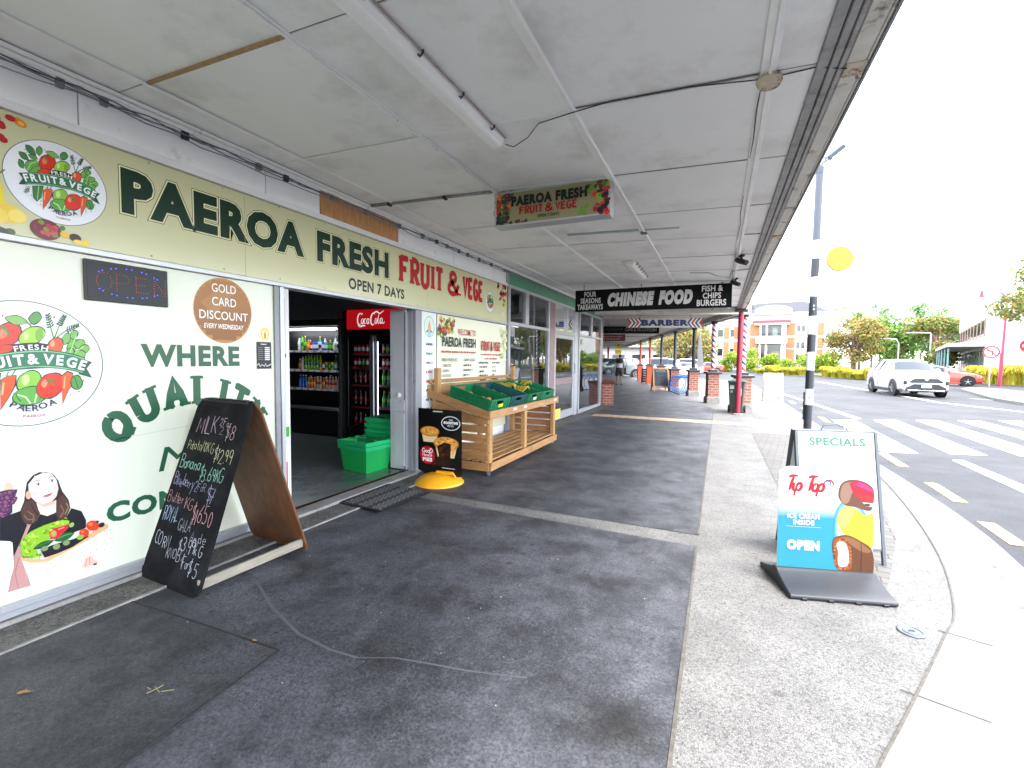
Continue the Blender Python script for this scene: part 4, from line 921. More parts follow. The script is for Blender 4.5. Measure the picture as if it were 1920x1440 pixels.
# ------------------------------------------------------------------ ground materials
def ground_mat(name, base, dark, light, stone=0., sscale=110., rough=.75, rvar=.12, bump=.35, stain=.5, stscale=.9, spots=0., cracks=None, spec=.4, grain=.9):
    m = bpy.data.materials.new(name); m.use_nodes = True; t = m.node_tree; b = t.nodes['Principled BSDF']; n = t.nodes.new; l = t.links.new
    co = n('ShaderNodeTexCoord').outputs['Object']
    def noise(sc, det=6, ro=.6, dist=0.):
        x = n('ShaderNodeTexNoise'); x.inputs['Scale'].default_value = sc; x.inputs['Detail'].default_value = det; x.inputs['Roughness'].default_value = ro; x.inputs['Distortion'].default_value = dist
        l(co, x.inputs['Vector']); return x.outputs[0]
    def ramp(src, p0, c0, p1, c1):
        r = n('ShaderNodeValToRGB'); e = r.color_ramp.elements; e[0].position = p0; e[1].position = p1
        e[0].color = (*lin(c0), 1); e[1].color = (*lin(c1), 1); l(src, r.inputs[0]); return r.outputs[0]
    def mixc(kind, fac, a, c):
        x = n('ShaderNodeMixRGB'); x.blend_type = kind
        for i, v in ((0, fac), (1, a), (2, c)):
            if isinstance(v, (int, float)): x.inputs[i].default_value = v
            elif isinstance(v, (str, tuple)): x.inputs[i].default_value = (*lin(v), 1)
            else: l(v, x.inputs[i])
        return x.outputs[0]
    c = ramp(noise(stscale, 10, .66, .1), .34, dark, .68, base)
    fine = noise(75, 6, .85)
    hsrc = fine
    if stone:
        vo = n('ShaderNodeTexVoronoi'); vo.inputs['Scale'].default_value = sscale; vo.inputs['Randomness'].default_value = 1; l(co, vo.inputs['Vector'])
        sep = n('ShaderNodeSeparateColor'); l(vo.outputs['Color'], sep.inputs[0])
        st = n('ShaderNodeValToRGB'); st.color_ramp.interpolation = 'LINEAR'
        e = st.color_ramp.elements; e[0].position = 0.; e[0].color = (*lin('403f3d'), 1); e[1].position = 1.; e[1].color = (*lin(light), 1)
        for p, cc in ((.2, '716f6c'), (.45, '8a8783'), (.7, '9a958d')):
            q = e.new(p); q.color = (*lin(cc), 1)
        l(sep.outputs[0], st.inputs[0])
        c = mixc('MIX', stone, c, st.outputs[0])
        edge = n('ShaderNodeMapRange'); edge.inputs[1].default_value = .0; edge.inputs[2].default_value = .55; l(vo.outputs['Distance'], edge.inputs[0])
        c = mixc('MULTIPLY', .35, c, ramp(edge.outputs[0], .45, 'ffffff', 1., '6a6864'))
        hsrc = edge.outputs[0]
    else:
        c = mixc('MULTIPLY', grain, c, ramp(fine, .38, '6a6a6b', .6, 'ffffff'))
        sp = noise(95, 2, .5); c = mixc('MIX', ramp(sp, .62, '000000', .74, '8a8a8a'), c, light)
    if stain: 
        c = mixc('MULTIPLY', stain, c, ramp(noise(stscale * 3.1, 10, .72, .15), .38, '626264', .58, 'ffffff'))
    if spots:
        v2 = n('ShaderNodeTexVoronoi'); v2.inputs['Scale'].default_value = 2.6; l(co, v2.inputs['Vector'])
        big = ramp(noise(1.3, 2), .45, '000000', .6, 'ffffff')
        c = mixc('MULTIPLY', spots, c, mixc('MIX', big, 'ffffff', ramp(v2.outputs['Distance'], .05, '3c3c3c', .085, 'ffffff')))
    if cracks:
        (cx, cy_, rad) = cracks
        v3 = n('ShaderNodeTexVoronoi'); v3.feature = 'DISTANCE_TO_EDGE'; v3.inputs['Scale'].default_value = 22
        ns = n('ShaderNodeTexNoise'); ns.inputs['Scale'].default_value = 9; l(co, ns.inputs['Vector'])
        wob = mixc('ADD', .12, co, ns.outputs['Color']); l(wob, v3.inputs['Vector'])
        mpn = n('ShaderNodeVectorMath'); mpn.operation = 'DISTANCE'; l(co, mpn.inputs[0]); mpn.inputs[1].default_value = (cx, cy_, .004)
        nn = n('ShaderNodeMath'); nn.operation = 'ADD'; l(mpn.outputs['Value'], nn.inputs[0])
        nsc = n('ShaderNodeMath'); nsc.operation = 'MULTIPLY'; nsc.inputs[1].default_value = rad * 1.5; l(noise(6, 6, .7), nsc.inputs[0]); l(nsc.outputs[0], nn.inputs[1])
        msk = ramp(nn.outputs[0], rad * .8 + .05, 'ffffff', rad * 1.6 + .05, '000000')
        c = mixc('MULTIPLY', msk, c, mixc('MULTIPLY', 1., ramp(v3.outputs['Distance'], .0, '2a2826', .06, 'ffffff'), '9a958f'))
    l(c, b.inputs['Base Color'])
    rr = n('ShaderNodeMapRange'); rr.inputs[3].default_value = rough - rvar; rr.inputs[4].default_value = rough + rvar; rr.inputs[1].default_value = .3; rr.inputs[2].default_value = .7
    l(noise(stscale * 2.2, 8, .7, .1), rr.inputs[0]); l(rr.outputs[0], b.inputs['Roughness'])
    b.inputs['Specular IOR Level'].default_value = spec
    bp = n('ShaderNodeBump'); bp.inputs['Strength'].default_value = bump; bp.inputs['Distance'].default_value = .004
    l(hsrc, bp.inputs['Height']); l(bp.outputs[0], b.inputs['Normal'])
    if stone: bp.invert = True
    MATS[name] = m
    return m

ASPH = ground_mat('path_asphalt', '66676e', '424348', '9a9aa0', rough=.57, rvar=.12, stain=.75, stscale=.8, spots=.6, cracks=(-.3, 1.75, .22), bump=.5, spec=.5)
ASPH2 = ground_mat('patch_asphalt', '57575c', '434448', '8a8a90', rough=.55, stain=.6, stscale=1.3, spots=.5, bump=.6)
AGG = ground_mat('aggregate', '6e6c6b', '605f5e', '929190', stone=.48, sscale=130, rough=.75, stain=.3, stscale=.7, bump=.5, spots=.35)
KERB = ground_mat('kerb_concrete', '83817e', '777572', '908e8a', rough=.8, grain=.25, stain=.22, stscale=1.1, bump=.3, spots=.25)
ROAD = ground_mat('road_seal', '454548', '3b3b3e', '67676a', rough=.8, stain=.3, stscale=.35, bump=.6)
STRIP = ground_mat('step_aggregate', '5a5752', '45433f', '8b867d', stone=.55, sscale=95, rough=.75, stain=.5, stscale=2)
CONC = mat('step_concrete', '8d8a85', .8, var=.25, vscale=9, bump=.3, bscale=80, dirt='3a3836', dscale=5, dlo=.55, dhi=.75)
WHITE_PAINT = mat('road_paint', 'e9e9e6', .7, var=.08, vscale=30, dirt='8a8a8a', dscale=14, dlo=.6, dhi=.75)
YEL_PAINT = mat('yellow_paint', 'd8b45a', .7, var=.15, vscale=20, dirt='8f8878', dscale=16, dlo=.5, dhi=.66)
BAND_PAINT = mat('band_paint', 'b98a44', .7, var=.2, vscale=12, dirt='b9b4aa', dscale=6, dlo=.42, dhi=.6)

def sheet(name, pts, z, m, props=STRUCT, thick=0.):
    mb = MB()
    if thick: mb.prism([(x, y, z - thick) for x, y in pts], (0, 0, thick))
    else: mb.face([(x, y, z) for x, y in pts])
    me = mb.mesh(name, m)
    if not thick and me.polygons[0].normal.z < 0: me.flip_normals()
    return put(name, me, None, False, props)

GR = mat('far_ground', '8f8d80', .9, var=.2, vscale=.15)
sheet('ground', [(-1500, -400), (1500, -400), (1500, 2500), (-1500, 2500)], -.16, GR)
sheet('road', [(-70, -30), (90, -30), (90, 110), (-70, 110)], -.08, ROAD)
A = [(.25, -4), (.25, .5), (.3, 1.2), (.45, 1.7), (.573, 1.98), (.754, 2.33), (1.124, 3.07), (1.32, 3.5), (1.567, 4.45), (1.775, 5.81), (1.93, 7.48), (1.97, 9.4), (1.97, 12.7), (1.95, 19), (1.85, 27), (1.6, 37)]
K = [(.66, -4), (.66, .5), (.72, 1.2), (.83, 1.8), (.96, 2.157), (1.143, 2.485), (1.507, 3.248), (1.66, 3.65), (1.86, 4.5), (2.087, 5.7), (2.16, 7.3), (2.13, 9.43), (2.13, 12.7), (2.14, 19), (2.05, 27), (1.8, 37)]
def smooth(P_, W_=None):
    o, w = [], []
    for i in range(len(P_) - 1):
        a, b, c, d = P_[max(i - 1, 0)], P_[i], P_[i + 1], P_[min(i + 2, len(P_) - 1)]
        for k in range(4):
            s_ = k / 4; o.append(tuple(.5 * (2 * b[j] + (c[j] - a[j]) * s_ + (2 * a[j] - 5 * b[j] + 4 * c[j] - d[j]) * s_ * s_ + (3 * b[j] - a[j] - 3 * c[j] + d[j]) * s_ ** 3) for j in (0, 1)))
            if W_: w.append(W_[i] + (W_[i + 1] - W_[i]) * s_)
    return (o + [P_[-1]], w + [W_[-1]] if W_ else None)
CW = [.4, .4, .4, .38, .36, .34, .3, .27, .2, .1, .05, .05, .05, .05, .05, .05]
A, _n = smooth(A); K, CW = smooth(K, CW)
DX, DY = -.269, .963                                     # the street bends left beyond the takeaway
bend = lambda x, y, d: (x + DX * d, y + DY * d)
foot = [(-3.38, -4)] + [(x - .015, y) for x, y in K] + [(-3, 40), bend(-3.1, 31, 9), bend(-3.1, 31, 45), bend(-3.5, 14.4, 62), (-3.5, 14.4), (-3.38, 14.4)]
sheet('footpath', foot, 0, AGG, thick=.13)
mb = MB()
for i in range(len(K) - 1):
    a0, a1, k0, k1 = A[i], A[i + 1], K[i], K[i + 1]; w0, w1 = CW[i], CW[i + 1]
    z1, z2 = .004, -.075
    P = lambda q, z, d=0: (q[0] + d, q[1], z)
    mb.face([P(a0, z1), P(k0, z1, -.02), P(k1, z1, -.02), P(a1, z1)])
    mb.face([P(k0, z1, -.02), P(k0, -.012), P(k1, -.012), P(k1, z1, -.02)])
    mb.face([P(k0, -.012), P(k0, z2, .05), P(k1, z2, .05), P(k1, -.012)])
    mb.face([P(k0, z2, .05), P(k0, z2, .05 + w0), P(k1, z2, .05 + w1), P(k1, z2, .05)])
    for d in ((w0, w1),):
        mb.face([P(k0, z2, .05 + w0), P(k0, -.079, .06 + w0), P(k1, -.079, .06 + w1), P(k1, z2, .05 + w1)])
mb.obj('kerb', KERB, props=STRUCT, smooth=25)
CREASE = mat('kerb_crease_shade', '5b5854', .9, var=.45, vscale=25, dirt='8a8783', dscale=9, dlo=.45, dhi=.6)  # dark ribbon along the kerb foot, its colour stands in for crease shade
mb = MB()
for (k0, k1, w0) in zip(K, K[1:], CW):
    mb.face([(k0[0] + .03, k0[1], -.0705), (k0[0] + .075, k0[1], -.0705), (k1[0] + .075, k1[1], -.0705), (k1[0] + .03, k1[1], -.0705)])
mb.obj('kerb_crease_shade', CREASE, props=STRUCT)
# dark joint between kerb and exposed aggregate
JOINT = mat('joint_dirt', '55504a', .9, var=.4, vscale=30)
mb = MB()
for a0, a1 in zip(A, A[1:]):
    mb.face([(a0[0] - .006, a0[1], .006), (a0[0] + .006, a0[1], .006), (a1[0] + .006, a1[1], .006), (a1[0] - .006, a1[1], .006)])
mb.bar((1.33, 3.1, .0055), (1.13, 3.16, .0055), .008, .002); mb.bar((1.05, 2.42, .0055), (.78, 2.5, .0055), .006, .002)
mb.box(-.122, -.106, -4, 3.79, .003, .0075); mb.box(-.122, -.106, 4.05, 15, .003, .0075)
mb.obj('paving_joint', JOINT, props=STRUCT)
mb = MB()
for a0, a1 in (((-3.084, 1.461), (-2.6, 1.49)), ((-2.6, 1.49), (-1.921, 1.516)), ((-1.921, 1.516), (-1.867, .836)), ((-1.867, .836), (-1.78, -1.2))): mb.bar((*a0, .0075), (*a1, .0075), .014, .003)
mb.obj('patch_joint', mat('tar_joint', '2b2a29', .7, var=.4, vscale=40), props=STRUCT)
sheet('asphalt_path', [(-3.1, -4), (-.114, -4), (-.114, 3.79), (-2.42, 3.86), (-3.1, 3.88)], .004, ASPH)
sheet('asphalt_path', [(-3.1, 4.16), (-2.6, 4.05), (-.114, 4.05), (-.114, 11.5), (-3.1, 11.5)], .004, ASPH)
sheet('asphalt_path', [(-3.1, 12.0), (-.114, 12.0), (-.1, 15.0), bend(-.1, 15, 45), bend(-3.45, 14.4, 45), (-3.42, 14.4), (-3.1, 14.3)], .004, ASPH)
sheet('asphalt_patch', [(-3.08, -1.2), (-1.78, -1.2), (-1.867, .836), (-1.921, 1.516), (-3.084, 1.461)], .0085, ASPH2)
sheet('tile_band', [(-2.95, 11.5), (1.08, 11.5), (1.1, 12.0), (-2.98, 12.0)], .005, BAND_PAINT)
mb = MB(); sc = [(-2.666, 1.947), (-2.298, 1.774), (-1.949, 1.657), (-1.699, 1.63), (-1.538, 1.64), (-1.377, 1.716), (-1.215, 1.75), (-1.005, 1.788), (-.75, 1.86)]
mb.loft([[(x - .007, y - .007, .0046), (x + .007, y + .007, .0046)] for x, y in sc], close=False, caps=False)
mb.obj('scuff_mark', mat('scuff', '515258', .55, var=.25, vscale=40, dirt='505156', dscale=9, dlo=.35, dhi=.55), props=STRUCT)
# step edge and strip along the shop
mb = MB(); mb.box(-3.38, -3.1, -4, 7.26, .0, .012); mb.obj('step_strip', STRIP, props=STRUCT)
mb = MB(); mb.box(-3.1, -3.075, -4, 7.26, .0, .016); mb.obj('step_edge', CONC, props=STRUCT, bevel=.005)
mb = MB(); mb.box(-3.375, -3.1, 7.27, 14.4, .0, .008); mb.obj('step_strip', STRIP, props=STRUCT)

# block paving
def paver_mat():
    m = bpy.data.materials.new('pavers'); m.use_nodes = True; t = m.node_tree; b = t.nodes['Principled BSDF']
    co = t.nodes.new('ShaderNodeTexCoord'); br = t.nodes.new('ShaderNodeTexBrick'); mpp = t.nodes.new('ShaderNodeMapping'); mpp.inputs['Rotation'].default_value = (0, 0, R(8))
    t.links.new(co.outputs['Object'], mpp.inputs[0]); t.links.new(mpp.outputs[0], br.inputs['Vector'])
    br.inputs['Scale'].default_value = 1; br.inputs['Brick Width'].default_value = .2; br.inputs['Row Height'].default_value = .1; br.inputs['Mortar Size'].default_value = .006
    br.inputs['Color1'].default_value = (*lin('56534f'), 1); br.inputs['Color2'].default_value = (*lin('625f5b'), 1); br.inputs['Mortar'].default_value = (*lin('3f3c39'), 1)
    t.links.new(br.outputs['Color'], b.inputs['Base Color']); b.inputs['Roughness'].default_value = .85
    bp = t.nodes.new('ShaderNodeBump'); bp.inputs['Strength'].default_value = .6; bp.inputs['Distance'].default_value = .004; bp.invert = True
    t.links.new(br.outputs['Fac'], bp.inputs['Height']); t.links.new(bp.outputs[0], b.inputs['Normal'])
    return m
PAV = paver_mat()
sheet('block_paving', [(.648, 10.4), (.666, 6.26), (.72, 4.6), (.85, 3.55), (.935, 3.385), (1.08, 3.75), (1.379, 4.7), (1.521, 5.506), (1.6, 6.5), (1.64, 8), (1.5, 10.4)], .004, PAV)
sheet('block_paving', [(.85, 13.1), (1.85, 13.1), (1.9, 15.5), (1.85, 17.2), (.75, 17.4)], .004, PAV)
sheet('crossing_ramp', [(.95, 10.45), (1.95, 10.45), (1.95, 13.0), (1.2, 13.0)], .0045, KERB)

# painted road markings (on the road, 4 mm above it)
ks = 1.0552
mk = []
for i in range(7):
    x0 = 2.46 + i * .96; y0 = 9.2 + i * .33; x1 = 2.62 + i * .985; y1 = 13.8 + i * .5
    mk.append([(x0, y0), (x0 + .5, y0 + .13), (x1 + .53, y1 + .26), (x1, y1)])
mk.append([(3.235, 8.95), (3.386, 9.03), (3.37, 6.3), (3.16, 6.3)])
mk.append([(2.5, 25.2), (2.62, 25.2), (3.4, 14.5), (3.24, 14.2)])
mk.append([(6.6, 40.8), (6.75, 40.8), (7.6, 22), (8.9, 18.2), (8.75, 18.2), (7.4, 21.97)])
mk.append([(9.6, 25.6), (9.75, 25.4), (12.2, 20.6), (12.05, 20.5)])
for q in mk: sheet('road_marking', [(x * ks, y * ks) for x, y in q], -.075, WHITE_PAINT)
for y0, y1, x in ((8.05, 9.15, 2.34), (6.25, 7.1, 2.29), (4.95, 5.55, 2.18), (10.4, 11.6, 2.36), (13.2, 14.3, 2.38), (15.8, 16.9, 2.36), (18.4, 19.6, 2.34)):
    sheet('yellow_dash', [(x * ks, y0 * ks), (x * ks + .13, y0 * ks), (x * ks + .16, y1 * ks), (x * ks + .03, y1 * ks)], -.075, YEL_PAINT)
# traffic island on the right and the planted island across the junction
def island(pts, z, name='traffic_island', m=KERB): sheet(name, pts, z, m, thick=z + .1)
island([(12.6, 34.4), (14.2, 37.5), (14.9, 36), (15, 33), (13.5, 26), (10.4, 23.2), (10.6, 26)], .03)
GRASSY = mat('island_soil', '6d6a3e', .9, var=.3, vscale=3)
island([(3.5, 84), (8.4, 62), (11.8, 50), (13, 49), (15, 51), (13, 62), (9, 80), (5, 88)], .05, 'planted_island', GRASSY)
island([(17.3, 46.4), (21, 46.6), (24, 47.6), (24.5, 50), (20, 49.6), (17, 48.5)], .05, 'planted_island', GRASSY)
sheet('lawn', [(-6, 92), (90, 110), (90, 130), (-10, 130)], -.06, mat('lawn_green', '6f8a3c', .9, var=.3, vscale=.6))
# ------------------------------------------------------------------ the fruit shop
F = -3.40
WHITE = mat('white_paint', 'e4e4e5', .5, var=.05, vscale=4, dirt='9a9896', dscale=2.2, dlo=.62, dhi=.8)
WHITE2 = mat('fascia_white', 'efeff0', .6, var=.03, vscale=3, dirt='b4b3b2', dscale=3, dlo=.62, dhi=.8, stretch=(1, 1, 1))
ALU = mat('aluminium', 'b9bbbf', .38, metal=.55, var=.06, vscale=20)
ALUD = mat('aluminium_dull', '8d9094', .5, metal=.4, var=.1, vscale=10)
GREYP = mat('grey_paint', '8f9196', .5, var=.08, vscale=8, dirt='6a6a6c', dscale=6, dlo=.6, dhi=.75)
DOORP = mat('door_paint', 'b4b7bc', .42, var=.06, vscale=6, dirt='83858a', dscale=5, dlo=.62, dhi=.75)
BLACKP = mat('black_plastic', '101113', .4)
DARK = mat('dark_void', '1a1b1d', .8)
CREAM = mat('cream_film', 'd9ddc9', .22, var=.015, vscale=1.5)
CREAM2 = mat('cream_sign', 'cecda4', .2, var=.02, vscale=1.2)
PLY = mat('plywood', 'c08a54', .6, var=.3, vscale=4, stretch=(1, 9, 1.2), bump=.1, bscale=30)

shop = thing('fruit_shop', 'fruit and vege shop with white upper wall, cream window and open doorway', 'shop', (F, 3.2, 0))
def sp(name, m, fn, bevel=.003, props=None, par=None):
    mb = MB(); fn(mb); return mb.obj(name, m, par or shop, True, bevel=bevel, props=props)
ys = [-4, -2.2, -.95, .25, 1.45, 2.65, 3.21]
for a, b in zip(ys, ys[1:]): sp('wall_panel', WHITE2, lambda q: q.box(F - .14, F - .02, a + .003, b - .003, 2.76, 3.06))
sp('plywood_panel', PLY, lambda q: q.box(F - .1, F - .012, 3.216, 4.338, 2.765, 2.985))
sp('wall_panel', WHITE2, lambda q: q.box(F - .14, F - .03, 3.216, 4.338, 2.99, 3.06))
for a, b in ((4.345, 5.55), (5.55, 6.75), (6.75, 7.31)): sp('wall_panel', WHITE2, lambda q: q.box(F - .14, F - .02, a + .003, b - .003, 2.76, 3.06))
sp('cornice', WHITE, lambda q: (q.box(F - .1, F + .012, -4, 7.3, 2.725, 2.757), q.box(F - .1, F + .03, -4, 7.3, 2.698, 2.7245)), .004)
sp('head_beam', ALU, lambda q: q.box(F - .1, F + .025, -4, 7.27, 2.03, 2.063), .003)
sp('sill_frame', ALU, lambda q: (q.box(F - .06, F + .02, -4, 2.70, .075, .112), q.box(F - .06, F + .006, -4, 2.70, .036, .0745)), .003)
sp('sill_base', CONC, lambda q: q.box(F - .1, F + .035, -4, 2.86, -.02, .034), .006)
sp('window_pane', CREAM, lambda q: q.box(F - .03, F - .008, .2, 2.69, .113, 2.028), 0)
sp('window_pane', CREAM, lambda q: q.box(F - .03, F - .008, -2.9, .14, .113, 2.028), 0)
sp('mullion', ALUD, lambda q: q.box(F - .06, F + .015, .142, .198, .113, 2.028))
sp('mullion', ALUD, lambda q: q.box(F - .06, F + .012, 2.692, 2.735, .113, 2.029))
sp('mullion', ALU, lambda q: q.box(F - .06, F + .022, 2.737, 2.775, .034, 2.029))
sp('wall', WHITE2, lambda q: q.box(F - .14, F - .035, -4, -2.92, 0, 2.03), 0)
dl = sp('sliding_door', WHITE, lambda q: (q.box(F - .075, F - .03, 2.777, 2.864, .034, 2.027)), .004)
pr = Print((F - .03, 2.777, 0), (0, 1, 0), (0, 0, 1))
pr.rect(.030, .050, .42, 1.95, 'c9ccd4'); pr.rect(.034, .056, .72, .84, 'f4f4f4'); pr.rect(.036, .072, .74, .83, '3f9a2f'); pr.rect(.038, .05, .30, .52, 'd8243a'); pr.rect(.034, .046, .52, .68, 'f2f2f2')
for k in range(9): pr.rect(.030, .04, 1.72 + k * .024, 1.732 + k * .024, 'b9452f')
pr.ell(.044, 1.45, .006, .02, '2a2a2c')
pr.build('door_sticker', dl)
# right hand door leaf, jamb and threshold
sp('door_leaf', DOORP, lambda q: q.box(-3.73, -3.50, 4.575, 4.62, .06, 2.027), .006)
sp('door_panel', DOORP, lambda q: (q.box(-3.725, -3.505, 4.566, 4.574, .78, .92), q.box(-3.66, -3.505, 4.56, 4.574, .1, .76)), .003)
lk = MB(); lk.lathe([(.03, 0), (.034, -.008), (.024, -.016), (.01, -.018)], 16, (-3.59, 4.572, .98), 'y'); lk.obj('door_lock', WHITE, shop, True, smooth=40)
sp('door_jamb', GREYP, lambda q: (q.box(-3.5, F - .035, 4.63, 4.70, .0, 2.027), q.box(F - .034, F + .012, 4.64, 4.765, .0, 2.027), q.box(-3.52, -3.49, 4.575, 4.63, .06, 2.0)), .004)
sp('threshold', CONC, lambda q: q.box(-3.52, -3.35, 2.78, 4.64, -.02, .036), .008)
sp('wall_base', CONC, lambda q: q.box(F - .1, F + .01, 4.77, 7.27, -.02, .06), .006)
sp('wall', WHITE2, lambda q: q.box(F - .14, F - .03, 4.77, 7.3, .06, 2.028), 0)
sp('corner_post', GREYP, lambda q: q.box(F - .1, F + .03, 7.272, 7.325, 0, 3.04), .004)
# inside
INFLOOR = mat('shop_floor', '5a6664', .22, var=.12, vscale=2, dirt='444b4b', dscale=3, dlo=.5, dhi=.7)
INWALL = mat('shop_wall', '83868a', .6)
sp('floor', INFLOOR, lambda q: q.box(-12, -3.52, -3.9, 8.9, -.05, .05), 0)
sp('floor_edge', mat('floor_edge', '5a4334', .6), lambda q: q.box(-3.535, -3.52, 2.79, 4.6, .02, .054), 0)
sp('ceiling', INWALL, lambda q: q.box(-12, F - .15, -3.9, 8.9, 2.75, 2.8), 0)
sp('inner_wall', INWALL, lambda q: (q.box(-12.1, -12, -4, 9, 0, 2.8), q.box(-12, F - .15, 8.9, 9, 0, 2.8), q.box(-12, F - .15, -4, -3.9, 0, 2.8)), 0)
sp('bulkhead', mat('bulkhead', '6d6f72', .6), lambda q: (q.box(-9, -4.4, 6.05, 6.2, 2.24, 2.75), q.box(-7.9, -5.99, 5.98, 6.1, 2.09, 2.235)), 0)
sp('roof_slab', DARK, lambda q: q.box(-14, F - .15, -6, 14.5, 3.07, 3.5), 0)
sp('parapet', WHITE2, lambda q: q.box(F - .3, F - .1, -6, 14.3, 3.1, 5.2), 0)

# ------------------------------------------------------------------ fascia sign
sg = thing('shop_sign', 'long cream fascia sign with dark green and red shop name above the doorway', 'sign', (F, 3, 2.065))
mb = MB(); mb.box(F - .02, F + .008, -2.5, 7.262, 2.066, 2.695); mb.obj('panel', CREAM2, sg, True, bevel=.002)
OX = F + .008
for k in range(15):
    for z_ in (2.678, 2.088):
        mb = MB(); mb.lathe([(.006, 0), (.005, .003)], 8, (OX, .35 + k * .48, z_ + (k % 3) * .003), 'x'); mb.obj('screw', ALUD, sg, True)
for y_ in (2.44, 4.88):
    mb = MB(); mb.box(OX, OX + .0006, y_, y_ + .003, 2.067, 2.694); mb.obj('panel_seam', mat('seam_grey', '9f9e80', .6), sg, True)
W_, G_ = 'f2efc4', '0f3020'
def paeroa(p, u, v, w, h, lay=True, col_=G_):
    if lay:
        p.text('PAEROA', u, v, w, h, '1b3326', off=.092, ref=.055); p.text('PAEROA', u, v, w, h, 'e8e6b8', off=.08, ref=.055)
    p.text('PAEROA', u, v, w, h, col_, off=.055)
pr = Print((OX, 0, 0), (0, 1, 0), (0, 0, 1))
paeroa(pr, 1.632, 2.322, 1.368, .275)
for b_, u, w in (('FRESH', 3.142, 1.0),):
    pr.text(b_, u, 2.322, w, .278, '1b3326', off=.092, ref=.055); pr.text(b_, u, 2.322, w, .278, 'e8e6b8', off=.08, ref=.055); pr.text(b_, u, 2.322, w, .278, G_, off=.055)
pr.build('lettering_green', sg, .25)
pr = Print((OX, 0, 0), (0, 1, 0), (0, 0, 1))
for b_, u, w in (('FRUIT', 4.36, .86), ('&', 5.38, .26), ('VEGE', 5.78, .56)):
    pr.strokes(b_, u, 2.33, w, .285, 'b01c24', th=.25, slab=.19, spur=.15 if b_ != '&' else 0, gap=.36)
pr.build('lettering_red', sg, .25)
pr = Print((OX, 0, 0), (0, 1, 0), (0, 0, 1))
pr.text('OPEN 7 DAYS', 3.532, 2.125, .887, .112, '14241b', off=.03)
pr.build('lettering_black', sg, .25)
def fruit_heap(p, u0, u1, v0, v1, n, dark=.25, edge=None, seed=1):
    rr = random.Random(seed)
    cols = ['c5282a', 'e0742a', 'eac23a', '7a1d2e', '9fc03a', '3f6a2c', 'd94a30', '5a1f38', 'f0d468', '6f9a35']
    for k in range(n):
        u, v = rr.uniform(u0, u1), rr.uniform(v0, v1)
        if edge and not edge(u, v): continue
        r_ = rr.uniform(.014, .034); c = rr.choice(cols)
        p.ell(u, v, r_ * 1.1, r_ * 1.1, '2b2420' if rr.random() < .5 else '4a5a2a', 0, 10); p.ell(u, v, r_, r_ * rr.uniform(.8, 1), c, 0, 12)
        hl = tuple(min(1, x * 1.6 + .12) for x in lin(c)); p.ell(u - r_ * .25, v + r_ * .3, r_ * .35, r_ * .28, hl, 0, 8)
pr = Print((OX, 0, 0), (0, 1, 0), (0, 0, 1))
rr = random.Random(3)
for k in range(26): pr.ell(rr.uniform(.55, 1.14), rr.uniform(2.60, 2.69), .03, .028, rr.choice(['b3222c', 'd94a2a', '8f1c2a', 'e0742a']), 0, 10)
for k in range(14): pr.ell(.9 + rr.uniform(0, .23), rr.uniform(2.5, 2.62), .018, .017, rr.choice(['d8622e', 'b3222c']), 0, 9)
pr.ell(1.19, 2.655, .028, .02, 'e0802c', -25); pr.ell(1.195, 2.652, .013, .01, 'f2c04a', -25)
pr.ell(1.155, 2.662, .02, .016, 'b3222c')
pr.line([(1.088, 2.36), (1.098, 2.28), (1.115, 2.2)], [.02, .036, .02], 'e8d23a'); pr.line([(1.1, 2.36), (1.125, 2.39)], .006, '6a7a3a')
pr.ell(1.06, 2.2, .03, .09, '7f9a3a')
for u, v, r_, c in ((1.13, 2.17, .05, 'e9c640'), (1.09, 2.15, .04, 'f0d058'), (1.165, 2.165, .035, 'f2d868')): pr.ell(u, v, r_, r_ * .95, c)
for k in range(12): pr.ell(rr.uniform(1.0, 1.16), rr.uniform(2.07, 2.1), .02, .018, rr.choice(['2f3d2c', '53603f', '3a4a46']), 0, 8)
pr.ell(1.275, 2.125, .065, .056, '6d2630')
for k in range(22): 
    a = rr.uniform(0, 6.28); d = rr.uniform(0, 1) ** .5
    pr.ell(1.275 + .05 * d * math.cos(a), 2.125 + .042 * d * math.sin(a), .014, .013, rr.choice(['b23040', 'cc4a52', '93283a', '6f1f30', '7d8a3a']), 0, 8)
pr.ell(1.355, 2.115, .022, .018, 'e6bb38'); pr.ell(1.345, 2.15, .012, .014, '4d7a3a'); pr.ell(1.4, 2.11, .027, .022, '3f1f26'); pr.ell(1.41, 2.087, .02, .014, 'ecd25a'); pr.ell(1.445, 2.09, .022, .018, 'eccb48')
pr.build('fruit_picture', sg, .25, props=STUFF)
pr = Print((OX, 0, 0), (0, 1, 0), (0, 0, 1))
# right end
for k in range(60):
    u = rr.uniform(6.74, 7.24); v = 2.69 - rr.random() ** 1.6 * .62
    if u < 6.86 + (2.69 - v) * .42: continue
    c = rr.choice(['c0232c', 'd8382f', '5a1a2c', '2a1c2c', '7a9a35', '8f1f2a', 'e9c84a' if v < 2.4 else 'c0232c'])
    if v < 2.28: c = rr.choice(['d9b8c6', 'e6d2d8', '9fc04a', '7aa03a', 'c9b0c9'])
    pr.ell(u, v, rr.uniform(.02, .045), rr.uniform(.02, .04), c, rr.uniform(0, 90), 10)
pr.build('fruit_picture', sg, .25, props=STUFF)

